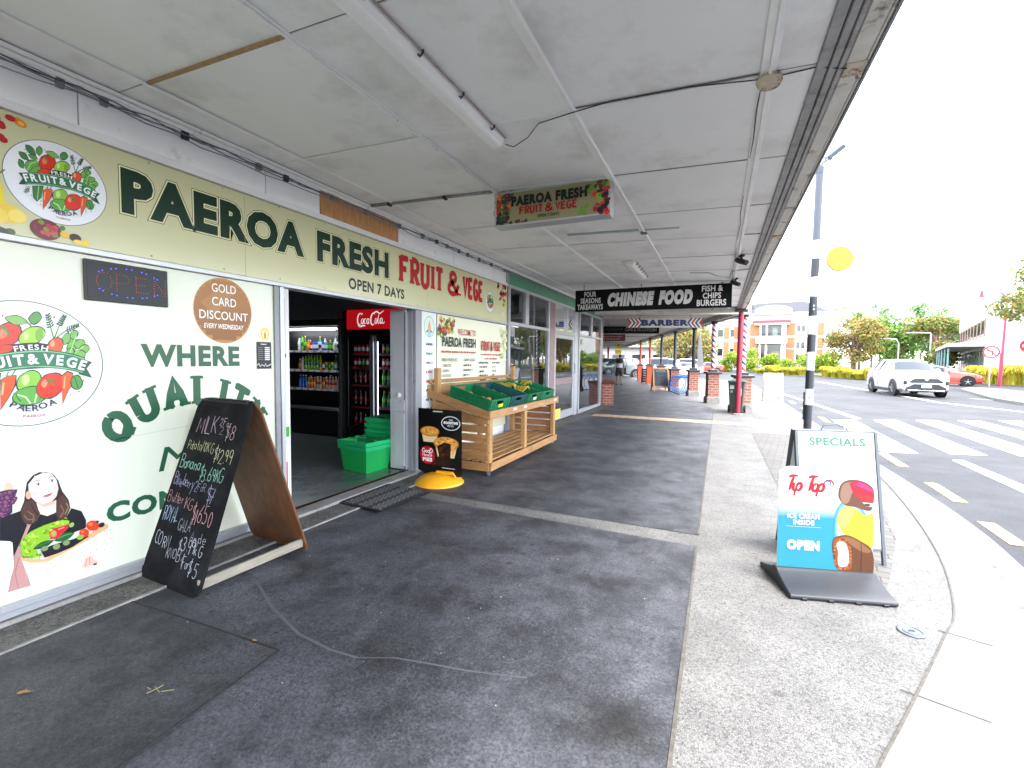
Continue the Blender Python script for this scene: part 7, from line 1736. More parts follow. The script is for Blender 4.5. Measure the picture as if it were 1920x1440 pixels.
p.ell(.44, .58, .125, .082, 'd6d6d6', 0, 36); p.ell(.44, .58, .115, .073, '111012', 0, 36); p.text('THE', .415, .608, .05, .018, 'e0e0e0', off=.02); p.text('GOODTIME', .345, .57, .19, .03, 'eeeeee', off=.06); p.text('PIE CO.', .40, .54, .08, .02, 'e0e0e0', off=.02)
def pie(u, v, k, cut):
    p.poly([(u - .115 * k, v), (u - .085 * k, v - .115 * k), (u + .085 * k, v - .115 * k), (u + .115 * k, v)], 'c9a876')
    p.poly([(u - .105 * k, v - .04 * k), (u - .085 * k, v - .115 * k), (u + .085 * k, v - .115 * k), (u + .1 * k, v - .05 * k)], 'dcc79c')
    p.ell(u, v + .01 * k, .13 * k, .06 * k, 'b8702a', 0, 24); p.ell(u, v + .016 * k, .118 * k, .05 * k, 'd9983f', 0, 24)
    for i in range(26): a = rr.uniform(0, 6.28); d = rr.random() ** .5; p.ell(u + .1 * k * d * math.cos(a), v + .016 * k + .04 * k * d * math.sin(a), .012 * k, .007 * k, rr.choice(['e8b45a', 'b5622a', 'f0cc7c', 'a84c22', 'cf8a36']), 0, 7)
    if cut:
        p.poly([(u - .09 * k, v - .02 * k), (u - .02 * k, v + .02 * k), (u + .05 * k, v + .01 * k), (u + .045 * k, v - .12 * k), (u - .07 * k, v - .12 * k)], '24140c')
        for i in range(16): p.ell(u + rr.uniform(-.07, .04) * k, v - rr.uniform(.0, .12) * k, .014 * k, .011 * k, rr.choice(['3f2414', '5a3218', '1c100a', '4a2a18']), 0, 7)
        p.poly([(u + .05 * k, v + .0 * k), (u + .09 * k, v - .01 * k), (u + .07 * k, v - .11 * k)], 'd9a85c')
pie(.16, .46, 1.0, False); pie(.38, .33, 1.3, True)
p.ell(.30, .13, .16, .05, '2b1a12', 0, 18)
for i in range(22): p.ell(.3 + rr.uniform(-.13, .13), .13 + rr.uniform(-.05, .06), .013, .01, rr.choice(['3a2214', '22140c', '4a2c18']), 0, 7)
p.ell(.13, .19, .105, .108, '9c1420', 0, 32); p.ell(.13, .19, .098, .1, 'ad1826', 0, 32)
p.strokes('Good', .06, .22, .14, .05, 'f0e8e6', th=.16, jit=.04, gap=.1); p.strokes('Honest', .065, .175, .13, .035, 'f0e8e6', th=.16, jit=.04, gap=.1); p.text('PIES', .065, .115, .13, .045, 'f4efee', off=.05)
p.rect(.33, .50, .055, .062, 'c8c8c8')
p.build('print', t, .3)

# ------------------------------------------------------------------ wooden produce stand
PINE = mat('pine', 'aa7d4e', .55, var=.28, vscale=3, stretch=(7, 1, 7), bump=.08, bscale=30, dirt='7c5430', dscale=4, dlo=.55, dhi=.75)
PINE2 = mat('pine_upright', 'b08553', .55, var=.25, vscale=3, stretch=(7, 7, 1), bump=.08, bscale=30, dirt='7c5430', dscale=4, dlo=.58, dhi=.75)
PINE3 = mat('pine_cross', '9b7145', .58, var=.3, vscale=3, stretch=(1, 7, 7), bump=.08, bscale=30, dirt='6f4a2a', dscale=4, dlo=.55, dhi=.75)
t = thing('produce_stand', 'slatted pine produce stand on castors beside the shop door', 'stand', (-2.94, 6.17, 0))
def st(name, m, *a, rot=None, bev=.004):
    mb = MB(); mb.obox(((a[0] + a[1]) / 2, (a[2] + a[3]) / 2, (a[4] + a[5]) / 2), a[1] - a[0], a[3] - a[2], a[5] - a[4], rot); return mb.obj(name, m, t, True, bevel=bev)
xb, xf, y0, y1 = -3.33, -2.52, 4.94, 7.40
for (x, y, zt) in ((xf - .03, y0 + .045, .72), (xf - .03, 6.09, .74), (xf - .03, y1 - .045, .74), (xb + .03, y0 + .045, 1.315), (xb + .03, 6.15, 1.0), (xb + .03, y1 - .045, 1.315)):
    st('post', PINE2, x - .03, x + .03, y - .042, y + .042, .10, zt)
st('bottom_rail', PINE, xf - .0, xf + .03, y0, y1, .068, .168); st('bottom_rail', PINE, xb - .03, xb, y0, y1, .068, .168)
st('bottom_rail', PINE3, xb, xf, y0 - .03, y0 - .0, .068, .168); st('bottom_rail', PINE3, xb, xf, y1, y1 + .03, .068, .168)
for k in range(6): st('shelf_slat', PINE, xb + .03 + k * .132, xb + .03 + k * .132 + .095, y0 + .005, y1 - .005, .17, .19)
for k in range(5):
    for y in (y0 - .022, y1 + .001): st('end_slat', PINE3, xb + .01, xf - .01, y, y + .021, .20 + k * .112, .20 + k * .112 + .088)
tr = math.atan2(.25, .9); RY = Matrix.Rotation(tr, 3, 'Y')
zm = (.80 + 1.04) / 2 - .045
def tray(name, m, ex, y_a, y_b, dz, th, x_c=-2.95, ln=.93): 
    mb = MB(); mb.obox((x_c, (y_a + y_b) / 2, zm + dz), ln, y_b - y_a, th, RY); return mb.obj(name, m, t, True, bevel=.004)
tray('tray_side', PINE3, 0, y0 - .05, y0 - .022, .0, .095); tray('tray_side', PINE3, 0, y1 + .022, y1 + .05, .0, .095)
for k in range(7):
    mb = MB(); mb.obox((-2.95 + (k - 3) * .128 * math.cos(tr), 6.17, zm - .03 - (k - 3) * .128 * math.sin(tr)), .11, y1 - y0 + .04, .018, RY); mb.obj('tray_slat', PINE, t, True, bevel=.003)
st('tray_front', PINE, -2.512, -2.484, y0 - .05, y1 + .05, .712, .81); st('tray_back', PINE, -3.395, -3.37, y0 - .05, y1 + .05, .93, 1.10)
st('back_rail', PINE, -3.368, -3.345, y0 - .04, y1 + .08, 1.12, 1.165)
for y in (y0 - .02, y1 + .0): tray('brace', PINE3, 0, y, y + .02, -.115, .09, -2.96, .80)
for x in (xf - .03, xb + .03):
    for y in (y0 + .04, y1 - .04, ):
        c = MB(); c.lathe([(.028, -.012), (.032, -.006), (.032, .006), (.028, .012)], 14, (x, y, .032), 'x'); c.obox((x, y, .062), .036, .05, .012); c.obox((x - .017, y, .045), .004, .03, .04); c.obox((x + .017, y, .045), .004, .03, .04); c.obj('castor', mat('castor', '6d6f72', .4, metal=.5), t, True)
for y, in ((5.62,), (5.98,), (7.28,)): st('price_tag', WHITE, -2.484, -2.481, y - .05, y + .05, .755, .785)

# crates on the stand
CG, CT = mat('crate_green', '0b633a', .35, var=.05, vscale=8), mat('crate_teal', '134a4c', .4, var=.06, vscale=8)
CG2 = mat('crate_bright', '117048', .35, var=.05, vscale=8)
def crate(label, y, m, m2, fill=None):
    """open plastic crate, local x along the depth, tilted with the tray"""
    t = thing('produce_crate', label, 'crate', (-2.855, y, .866), 0, 'plastic crates on the wooden stand')
    t.rotation_euler = (0, tr, 0); PM[t.name] = Matrix.Translation(t.location) @ Matrix.Rotation(tr, 4, 'Y')
    L, W, H = .60, .565, .155
    mb = MB(); mb.box(-L / 2, L / 2, -W / 2, W / 2, 0, .012); mb.obj('floor', m, t)
    def wall(axis, s):
        mb = MB(); ln = W if axis == 'x' else L - .03; d = L / 2 if axis == 'x' else W / 2
        def B(a0, a1, z0, z1, th=.012, o=0):
            e = d - th + o
            if axis == 'x': mb.box(min(s * e, s * (d + o)), max(s * e, s * (d + o)), a0, a1, z0, z1)
            else: mb.box(a0, a1, min(s * e, s * (d + o)), max(s * e, s * (d + o)), z0, z1)
        hg = .085 if axis == 'x' else 0
        B(-ln / 2, ln / 2, .013, .045, o=.004); B(-ln / 2, ln / 2, H - .022, H, o=.008)
        n = 9 if axis == 'x' else 11
        for k in range(n):
            a = -ln / 2 + ln * (k + .5) / n
            if hg and abs(a) < hg * .75: B(a - ln / n * .5, a + ln / n * .5, .0451, .08); continue
            B(a - ln / n * .36, a + ln / n * .36, .0451, H - .0221)
        B(-ln / 2, -hg or 0, .0455, H - .0225, .004, -.007); B(hg, ln / 2, .0455, H - .0225, .004, -.007)
        if hg: B(-hg, hg, .0455, .079, .004, -.007)
        for a in (-ln / 2 + .02, ln / 2 - .02) + ((-.003,) if axis == 'y' else ()): B(a - .016, a + .016, .013, H, o=.006)
        mb.obj('side_wall', m2 if axis == 'x' else m, t, bevel=.0015)
    for ax in 'xy':
        for s in (-1, 1): wall(ax, s)
    if fill:
        p = Print(pmat(t) @ Vector((L / 2 + .005, 0, 0)), pmat(t).to_3x3() @ Vector((0, 1, 0)), pmat(t).to_3x3() @ Vector((0, 0, 1))); p.h += .005; p.rect(-.06, .07, .045, .09, fill); p.build('label_tag', t)
    return t
ycr = [5.28, 5.875, 6.47, 7.06]
crate('green plastic crate nearest the door with a yellow tag', ycr[0], CG, CG2, 'd8d23a')
crate('dark teal plastic crate between two green crates', ycr[1], CT, CT, None)
crate('green plastic crate holding yellow bananas', ycr[2], CG, CG, 'd0d4c8')
crate('bright green plastic crate at the far end of the stand', ycr[3], CG2, CG2, None)
BAN = mat('banana', 'a8962e', .5, var=.15, vscale=20)
Mt = Matrix.Translation((-2.855, 0, .866)) @ Matrix.Rotation(tr, 4, 'Y')
def banana_hand(x, y, rz, label):
    loc = Mt @ Vector((x, 0, .02)); t = thing('banana_bunch', label, 'fruit', (loc.x, y, loc.z), rz, 'fruit lying in the crates')
    for k in range(5):
        a = -.5 + k * .25; pts = []
        for i in range(7): q = i / 6; pts.append((.17 * math.sin(q * 1.5) * math.cos(a), .17 * math.sin(q * 1.5) * math.sin(a) + .02 * k - .04, .02 + .11 * math.sin(q * 2.6)))
        mb = MB(); mb.tube(pts, [.006, .014, .018, .019, .018, .013, .005], 7); mb.obj('banana', BAN, t, smooth=60)
for k, (x, y, rz) in enumerate(((-.15, 6.38, .4), (.02, 6.52, 1.6), (-.16, 6.58, 2.8))): banana_hand(x, y, rz, ['banana bunch at the back left of the third crate', 'banana bunch in the middle of the third crate', 'banana bunch at the back right of the third crate'][k])
banana_hand(-.2, 7.08, 1.0, 'small banana bunch in the far end crate')
def veg(name, label, x, y, m, r_, sc=(1, 1, 1)):
    loc = Mt @ Vector((x, 0, .014 + r_ * .9)); mb = MB(); mb.ico((0, 0, 0), r_, 2, sc, .03); o = mb.obj(name, m, smooth=80); o.location = (loc.x, y, loc.z); tag(o, label, 'vegetable', 'vegetables in the dark teal crate' if 'teal' in label else 'vegetables in the first green crate')
VG = mat('courgette', '3c5a2a', .5, var=.2, vscale=30); VO = mat('onion', 'a8763a', .5, var=.2, vscale=30)
for k in range(7): veg('onion', 'brown onion in the first green crate', random.uniform(-.2, .2), 5.28 + random.uniform(-.2, .2), VO, .042)
for k in range(6): veg('courgette', 'dark green courgette in the dark teal crate', random.uniform(-.2, .2), 5.875 + random.uniform(-.2, .2), VG, .035, (1, 3, 1))

# ------------------------------------------------------------------ ice cream sign and specials board
t = thing('ice_cream_sign', 'blue and white ice cream poster sign on a grey rubber base', 'sign', (.665, 3.50, 0), R(16))
BASE = mat('rubber_base', '26282d', .5, var=.12, vscale=6)
mb = MB(); prof = [(-.225, .0), (-.24, .012), (-.235, .03), (-.15, .05), (-.05, .085), (-.02, .105), (.02, .105), (.05, .085), (.15, .05), (.235, .03), (.24, .012), (.225, 0)]
mb.loft([[(x, y, z) for y, z in prof] for x in (-.30, -.295, .295, .30)]); mb.obj('base', BASE, t, bevel=.006, smooth=40)
for k in range(4): mb = MB(); mb.obox((-.22 + k * .15, -.238, .008), .03, .012, .016); mb.obj('foot', BLACKP, t, bevel=.002)
Rk = Matrix.Rotation(R(-2.5), 4, 'X')
mb = MB(); mb.xf = Rk; mb.prism([(-.285, -.004, .06), (.285, -.004, .06), (.285, -.004, .735), (.25, -.004, .765), (-.235, -.004, .765), (-.285, -.004, .735)], (0, .006, 0)); mb.obj('poster', mat('poster_white', 'e2e2e2', .35), t)
M4 = pmat(t) @ Rk; p = Print(M4 @ Vector((-.285, -.004, .06)), M4.to_3x3() @ Vector((1, 0, 0)), M4.to_3x3() @ Vector((0, 0, 1)), step=3e-5)
p.mul = .42
wv = lin('f4f4f4'); bl_ = lin('3fb4d6')
for k in range(40):
    q = k / 39; f = max(0, min(1, (q - .02) / .16)); c = tuple(bl_[i] * (1 - 0) * 1 if False else wv[i] + (bl_[i] - wv[i]) * f for i in range(3)); v = .46 - q * .45
    p.rect(0, .57, v - .0115, v + .0002, c)
p.rect(0, .57, 0, .02, '2f8fae')
# swirl of pale light behind the bars
for k in range(10): f = k / 9; p.ell(.455, .26, .112 - .03 * f, .25 - .06 * f, tuple(bl_[i] + (wv[i] - bl_[i]) * f * .95 for i in range(3)), 10, 30)
p.rect(.55, .57, .0, .46, 'dfe8ea')
def curve(pts, n=6):
    o = []
    m = len(pts)
    for i in range(m):
        a, b, c, d = pts[i - 1], pts[i], pts[(i + 1) % m], pts[(i + 2) % m]
        for k in range(n):
            s = k / n; o.append(tuple(.5 * (2 * b[j] + (c[j] - a[j]) * s + (2 * a[j] - 5 * b[j] + 4 * c[j] - d[j]) * s * s + (3 * b[j] - a[j] - 3 * c[j] + d[j]) * s ** 3) for j in (0, 1)))
    return o
p.poly(curve([(.36, .52), (.37, .60), (.42, .635), (.50, .63), (.565, .58), (.566, .48), (.54, .44), (.46, .46), (.40, .47)], 5), '8a5a44')
p.poly(curve([(.37, .53), (.385, .60), (.43, .62), (.47, .60), (.44, .55), (.42, .49), (.39, .48)], 5), 'b78f7a')
p.poly([(.42, .61), (.46, .635), (.52, .615), (.566, .575), (.566, .51), (.50, .50), (.45, .54)], 'd22c44'); p.poly([(.44, .60), (.48, .625), (.53, .60), (.566, .57), (.566, .555), (.50, .585), (.46, .60)], 'd84a90')
p.poly([(.45, .55), (.50, .505), (.566, .50), (.566, .53), (.50, .54)], 'e23c3c')
p.poly([(.50, .495), (.566, .49), (.566, .465), (.52, .47)], 'efe9e2'); p.ell(.53, .478, .018, .008, '6a4030')
p.poly(curve([(.36, .40), (.40, .46), (.46, .45), (.52, .41), (.567, .41), (.567, .20), (.50, .22), (.40, .28), (.37, .33)], 5), 'e8d04a')
p.poly(curve([(.365, .40), (.40, .45), (.45, .44), (.43, .36), (.40, .32), (.38, .33)], 5), 'f0df7c')
p.poly(curve([(.33, .22), (.35, .26), (.42, .275), (.50, .24), (.567, .18), (.567, .01), (.46, .012), (.38, .05), (.34, .12)], 5), '7a4a2c')
p.poly(curve([(.37, .255), (.43, .265), (.50, .23), (.56, .18), (.52, .17), (.46, .20), (.41, .24)], 5), 'a87450')
p.poly(curve([(.335, .215), (.35, .25), (.40, .25), (.43, .22), (.445, .16), (.45, .08), (.43, .05), (.37, .05), (.345, .09), (.35, .14)], 5), 'b85a26')
p.poly(curve([(.355, .205), (.37, .232), (.40, .23), (.42, .20), (.43, .15), (.43, .09), (.41, .07), (.375, .07), (.365, .11), (.366, .16)], 5), 'f0ece2')
for i in range(26): a = i / 26 * 6.28; p.ell(.392 + .05 * math.cos(a), .15 + .098 * math.sin(a), .006, .005, rr.choice(['d98a4a', '8a3f1c', 'e0a868']), 0, 6)
p.line([(.50, .23), (.505, .15), (.50, .04)], .003, '5a3420')
RT = 'cf2a34'
def script(segs, u, v, k, th, c, sh=.22):
    for st_ in segs: p.line([(u + (x + sh * y) * k, v + y * k) for x, y in st_], [th * k * (.7 + .5 * math.sin(math.pi * i / max(1, len(st_) - 1))) for i in range(len(st_))], c)
tseg = [[(.0, .86), (.12, .95), (.3, .97), (.55, .95)], [(.3, .96), (.26, .5), (.22, .0)]]; iseg = [[(.0, .5), (0, .1), (.08, .0), (.14, .06)], [(.02, .7), (.04, .76)]]
pseg = [[(.0, .5), (-.04, -.35)], _arc(.14, .25, .15, .25, 180, -150, 9)]; oseg = [_arc(.16, .25, .16, .25, 90, 450, 12)]
sh = lambda segs, dx: [[(x + dx, y) for x, y in s_] for s_ in segs]
script(sh(tseg, 0) + sh(iseg, .42) + sh(pseg, .62), .04, .55, .1, .17, RT); script(sh(tseg, 0) + sh(oseg, .38) + sh(pseg, .76), .16, .55, .1, .17, RT)
p.line(_arc(.30, .60, .028, .028, 200, -60, 9), [.003, .007, .009, .01, .011, .011, .01, .008, .005, .002], RT); p.line(_arc(.293, .603, .019, .019, 200, -70, 8), [.003, .006, .009, .01, .01, .008, .006, .004, .002], '2a6fae')
p.rect(.045, .26, .408, .411, 'e6f4f8'); p.rect(.045, .26, .312, .315, 'e6f4f8')
p.text('ICE CREAM', .055, .366, .195, .034, 'ffffff', off=.05); p.text('INSIDE', .09, .325, .13, .034, 'ffffff', off=.05); p.text('OPEN', .055, .16, .2, .066, 'ffffff', off=.085)
for i in range(14): p.ell(rr.uniform(0, .57), rr.uniform(.0, .02), rr.uniform(.003, .01), .003, rr.choice(['dfe6e8', '4a5a60']), rr.uniform(-20, 20), 6)
for i in range(5): p.ell(rr.uniform(.02, .3), rr.uniform(.03, .3), .0025, .0025, '2a4a58', 0, 6)
p.build('print', t, .35)

t = thing('specials_board', 'white specials board in a grey metal frame behind the ice cream sign', 'board', (.80, 4.13, 0), R(17))
FR = mat('steel_frame', '55585f', .4, metal=.5)
for s in (-1, 1):
    base = Matrix.Translation((0, s * .2, 0)) @ Matrix.Rotation(s * .19, 4, 'X')
    for sx in (-1, 1): mb = MB(); mb.xf = base; mb.box(sx * .275 - .012, sx * .275 + .012, -.012, .012, 0, .955); mb.obj('leg', FR, t, bevel=.003)
    mb = MB(); mb.xf = base; mb.box(-.262, .262, -.01, .01, .947, .955); mb.box(-.262, .262, -.01, .01, .1, .12); mb.obj('rail', FR, t, bevel=.003)
    mb = MB(); mb.xf = base; mb.box(-.262, .262, -.004, .004, .121, .946); mb.obj('panel', mat('panel_white', 'e0e0de', .3), t)
    if s == -1:
        M4 = pmat(t) @ base; p = Print(M4 @ Vector((-.262, -.004, .121)), M4.to_3x3() @ Vector((1, 0, 0)), M4.to_3x3() @ Vector((0, 0, 1)))
        p.text('SPECIALS', .075, .72, .39, .062, '2f6450', off=.045); p.build('lettering', t, .4)
mb = MB(); mb.tube([(-.09, .0, .93), (-.07, 0, .975), (.02, 0, .985), (.09, 0, .96), (.1, 0, .93)], .005, 6); mb.obj('handle', FR, t, smooth=50)

# ------------------------------------------------------------------ crossing pole
t = thing('crossing_pole', 'black and white banded crossing pole with a yellow disc and lamp', 'pole', (1.645, 10.74, 0))
PB, PWH, PG = mat('pole_black', '22262d', .45, var=.06, vscale=9), mat('pole_white', 'd6d6d8', .45, var=.05, vscale=9), mat('pole_grey', '454b55', .5)
zs = [0, .60, .916, 1.288, 1.647, 1.995, 2.351, 2.737, 3.11, 3.472, 3.811]
for k, (a, b) in enumerate(zip(zs, zs[1:])):
    m = PB if k % 2 == 0 else PWH
    mb = MB(); r_ = .073; mb.lathe([(r_, a + .0005), (r_, b - .0005)], 24); mb.obj('band', m, t, smooth=40)
mb = MB(); mb.lathe([(.07, 3.8115), (.068, 5.1), (.074, 5.1005), (.074, 5.22), (.05, 5.235)], 24); mb.obj('upper_shaft', PG, t, smooth=40)
mb = MB(); mb.lathe([(.13, 0), (.13, .012), (.09, .02)], 24); mb.obj('foot', CONC, t)
for z in (2.737, 3.472, 3.811): mb = MB(); mb.lathe([(.0745, z - .012), (.0745, z + .012)], 24, cap=False); mb.obj('clamp', ALUD, t)
mb = MB(); mb.tube([(.07, 0, 3.46), (.19, 0, 3.45)], .016, 8); mb.obj('disc_arm', PG, t)
Dn = Matrix.Translation((.40, 0, 3.44)) @ Matrix.Rotation(R(14), 4, 'Z') @ Matrix.Rotation(R(-12), 4, 'Y') 
mb = MB(); mb.xf = Dn; mb.lathe([(.228, -.02), (.236, -.012), (.236, .012), (.228, .02)], 40, axis='y'); mb.obj('disc', mat('disc_yellow', 'c9820a', .4), t, smooth=35)
mb = MB(); mb.xf = Dn; mb.lathe([(.2365, .003), (.244, .003), (.244, .022), (.2365, .022)], 40, axis='y', cap=False); mb.obj('disc_rim', PWH, t, smooth=35)
mb = MB(); mb.tube([(.0, 0, 5.23), (.06, 0, 5.30), (.12, .0, 5.36)], .02, 8); mb.obj('lamp_bracket', PG, t)
Ry_ = Matrix.Rotation(R(-38), 3, 'Y') @ Matrix.Rotation(R(18), 3, 'X')
mb = MB(); mb.obox((.23, 0, 5.46), .32, .22, .085, Ry_); mb.obj('lamp_head', PG, t, bevel=.015)
mb = MB(); mb.obox((.14, 0, 5.345), .09, .09, .07, Ry_); mb.obj('lamp_knuckle', mat('lamp_pale', 'a9a9bd', .4), t, bevel=.012)
for z in (2.55, 2.48, .75, .45): mb = MB(); mb.obox((0.0, -.075, z), .02, .008, .03); mb.obj('bolt', PWH if z > 2 else PB, t)
mb = MB(); mb.tube([(-.085, -.02, .3), (-.085, -.02, .85)], .013, 8); mb.obj('side_conduit', BLACKP, t)
# ------------------------------------------------------------------ drinks fridge, chiller and baskets inside the shop
FRB = mat('fridge_black', '0e0e10', .35); SHELF = mat('shelf_dark', '2a2b2e', .5); STEEL = mat('fridge_steel', '8a8c90', .3, metal=.7)
fr = thing('drinks_fridge', 'tall red topped double door drinks fridge inside the shop doorway', 'fridge', (-5.2, 6.3, .05))
FX0, FX1, FY = -5.81, -4.60, 6.0
def fb(name, m, a, bev=.004, par=None): mb = MB(); mb.box(*a); return mb.obj(name, m, par or fr, True, bevel=bev)
fb('cabinet', FRB, (FX0, FX1, FY + .62, FY + .66, .05, 2.235)); fb('side', FRB, (FX0, FX0 + .03, FY + .01, FY + .62, .05, 1.905)); fb('side', FRB, (FX1 - .03, FX1, FY + .01, FY + .62, .05, 1.905))
fb('plinth', FRB, (FX0, FX1, FY + .005, FY + .619, .05, .20)); fb('top_box', FRB, (FX0, FX1, FY + .03, FY + .619, 1.906, 2.235))
hd = fb('header', mat('sign_red', '9c0a14', .3, emit=.16), (FX0 + .003, FX1 - .003, FY - .01, FY + .029, 1.907, 2.232), .006)
p = Print((-5.79, FY - .01, 1.907), (1, 0, 0), (0, 0, 1)); WC = 'efe9ea'
def cs(st_, th=.02): p.line([(.22 + x * .36 + .1 * y * .36, .085 + y * .36) for x, y in st_], [th * (.45 + .75 * math.sin(math.pi * i / max(1, len(st_) - 1))) for i in range(len(st_))], WC)
# flowing white script
cs(_arc(.14, .24, .14, .26, 60, 300, 10)); cs([(.04, -.02), (.12, -.09), (.25, -.10), (.42, -.06), (.5, -.1)], .022); cs([(.18, .42), (.26, .5), (.3, .42)], .014)
for dx, kind in ((.30, 'o'), (.46, 'c'), (.62, 'a')):
    if kind == 'o': cs(_arc(dx, .13, .06, .12, 90, 450, 10), .016)
    if kind == 'c': cs(_arc(dx, .13, .06, .12, 50, 310, 8), .017)
    if kind == 'a': cs(_arc(dx, .13, .06, .12, 30, 390, 10), .016); cs([(dx + .06, .25), (dx + .06, .06), (dx + .1, .0)], .015)
cs([(.72, .18), (.78, .2)], .016)
cs(_arc(.92, .22, .13, .27, 50, 310, 10), .022); cs([(1.0, .42), (.94, .5), (1.1, .56), (1.3, .46), (1.5, .58)], .02)
cs(_arc(1.1, .13, .06, .12, 90, 450, 10), .016); cs([(1.24, .5), (1.2, .1), (1.26, .0), (1.32, .08)], .018); cs(_arc(1.4, .13, .06, .12, 30, 390, 10), .016); cs([(1.46, .25), (1.46, .05), (1.54, .0), (1.6, .1)], .016)
p.build('script_lettering', hd, .3, m=mat('script_white', 'ece6e8', .4, emit=.13))
GLF = glass_mat('fridge_glass', (.86, .9, .9), 1.35)
for k, (a, b) in enumerate(((FX0 + .02, -5.215), (-5.195, FX1 - .02))):
    dr = fb('door', STEEL if k else FRB, (a, a + .045, FY - .035, FY, .21, 1.80)); fb('door_frame', FRB if k else STEEL, (b - .05, b, FY - .035, FY, .21, 1.80), par=dr); fb('door_frame', FRB, (a + .046, b - .051, FY - .035, FY, 1.74, 1.80), par=dr); fb('door_frame', FRB, (a + .046, b - .051, FY - .035, FY, .21, .26), par=dr)
    mb = MB(); mb.face([(a + .046, FY - .02, .262), (b - .051, FY - .02, .262), (b - .051, FY - .02, 1.738), (a + .046, FY - .02, 1.738)]); mb.obj('door_glass', GLF, dr, True)
mb = MB(); mb.tube([(-5.25, FY - .06, .5), (-5.25, FY - .06, 1.72)], .012, 8); mb.obj('handle', STEEL, fr, True)
fb('brow', FRB, (FX0, FX1, FY - .012, FY + .03, 1.81, 1.905)); mb = MB(); mb.obox((-4.83, FY - .014, 1.86), .012, .004, .012); mb.obj('power_light', mat('led_green', '20d060', .4, emit=2), fr, True)
SZ = [.215, .60, .975, 1.27, 1.50]
TAGR = mat('shelf_tag', 'a8344a', .4)
for z in SZ:
    fb('shelf', SHELF, (FX0 + .032, FX1 - .032, FY + .06, FY + .6, z - .02, z)); fb('shelf_strip', TAGR, (FX0 + .05, -5.25, FY + .045, FY + .058, z - .032, z + .004)); fb('shelf_strip', TAGR, (-5.13, FX1 - .05, FY + .045, FY + .058, z - .032, z + .004))
fb('light_bar', mat('fridge_light', 'e8eeff', .4, emit=.9), (-5.24, -5.17, FY + .03, FY + .04, .3, 1.7), 0)

def bottle_proto(h, r_, body, cap, lab):
    t = thing('drink_bottle', 'x', 'bottle', (0, 0, -50))
    mb = MB(); mb.lathe([(r_ * .9, 0), (r_, h * .04), (r_, h * .22), (r_ * .88, h * .32), (r_, h * .45), (r_ * .95, h * .6), (r_ * .4, h * .84), (r_ * .36, h * .93)], 10); mb.obj('glass', body, t, smooth=50)
    mb = MB(); mb.lathe([(r_ * 1.015, h * .34), (r_ * 1.03, h * .36), (r_ * 1.03, h * .56), (r_ * 1.0, h * .58)], 10, cap=False); mb.obj('label', lab, t, smooth=50)
    mb = MB(); mb.lathe([(r_ * .42, h * .931), (r_ * .42, h)], 10); mb.obj('cap', cap, t)
    return t
def can_proto(h, r_, body, band):
    t = thing('drink_can', 'x', 'can', (0, 0, -50))
    mb = MB(); mb.lathe([(r_ * .85, 0), (r_, h * .06), (r_, h * .9), (r_ * .86, h)], 10); mb.obj('can', body, t, smooth=40)
    mb = MB(); mb.lathe([(r_ * 1.012, h * .3), (r_ * 1.012, h * .7)], 10, cap=False); mb.obj('band', band, t, smooth=40)
    return t
C = lambda n, h, e=0: mat('drink_' + n, h, .2, spec=.6, emit=e)
COLA, RED, GRN, LGRN, YEL, BLU, ORG, WHT, PUR, CLR, BLK = C('cola', '1c0d0a'), C('red', 'b8141f'), C('green', '1f7a34'), C('lime', '6fb82a'), C('yellow', 'd8b824'), C('blue', '2a5cb8'), C('orange', 'd8641c'), C('white', 'd2d4d8'), C('purple', '5a2a6a'), C('pale', 'a8b4b0'), C('black', '18181a')
protos = {'cola': bottle_proto(.27, .036, COLA, RED, RED), 'lemon': bottle_proto(.27, .036, GRN, YEL, LGRN), 'orange': bottle_proto(.27, .036, ORG, ORG, WHT), 'purple': bottle_proto(.27, .036, PUR, PUR, PUR), 'blue': bottle_proto(.24, .034, BLU, WHT, BLU), 'juice': bottle_proto(.2, .034, ORG, WHT, YEL), 'white': bottle_proto(.25, .036, WHT, BLU, WHT), 'greenb': bottle_proto(.27, .034, LGRN, GRN, GRN), 'iced': bottle_proto(.22, .034, C('milk', 'b89a7a'), WHT, RED),
          'ccan': can_proto(.15, .03, RED, WHT), 'gcan': can_proto(.15, .03, GRN, LGRN), 'ycan': can_proto(.15, .03, YEL, GRN), 'bcan': can_proto(.16, .03, BLU, WHT), 'wcan': can_proto(.16, .03, WHT, BLK), 'tcan': can_proto(.15, .03, C('teal', '3a9a9a'), WHT), 'dcan': can_proto(.16, .028, BLK, ORG)}
NM = {'cola': 'dark cola bottle with a red label', 'lemon': 'green lemon drink bottle', 'orange': 'orange drink bottle with a white label', 'purple': 'purple drink bottle', 'blue': 'blue drink bottle', 'juice': 'orange juice bottle', 'white': 'white drink bottle', 'greenb': 'bright green bottle', 'iced': 'pale brown milk drink bottle', 'ccan': 'red drink can', 'gcan': 'green drink can', 'ycan': 'yellow drink can', 'bcan': 'blue drink can', 'wcan': 'white drink can', 'tcan': 'teal drink can', 'dcan': 'black drink can'}
SHN = ['bottom', 'second', 'middle', 'fourth', 'top']
used = set()
def drink(k, x, y, z, where):
    lab = NM[k] + ' on ' + where
    if k not in used:
        used.add(k); t = protos[k]; t.location = (x, y, z); t['label'] = lab; t['group'] = lab + ' row'
    else: dup(protos[k], (x, y, z), random.uniform(0, 6), lab, lab + ' row')
Lrow = [['cola'] * 5, ['cola'] * 5, ['cola'] * 5, ['ccan', 'ccan', 'gcan', 'ccan', 'gcan', 'ccan'], ['ccan', 'ccan', 'ccan', 'ccan', 'dcan', 'ccan']]
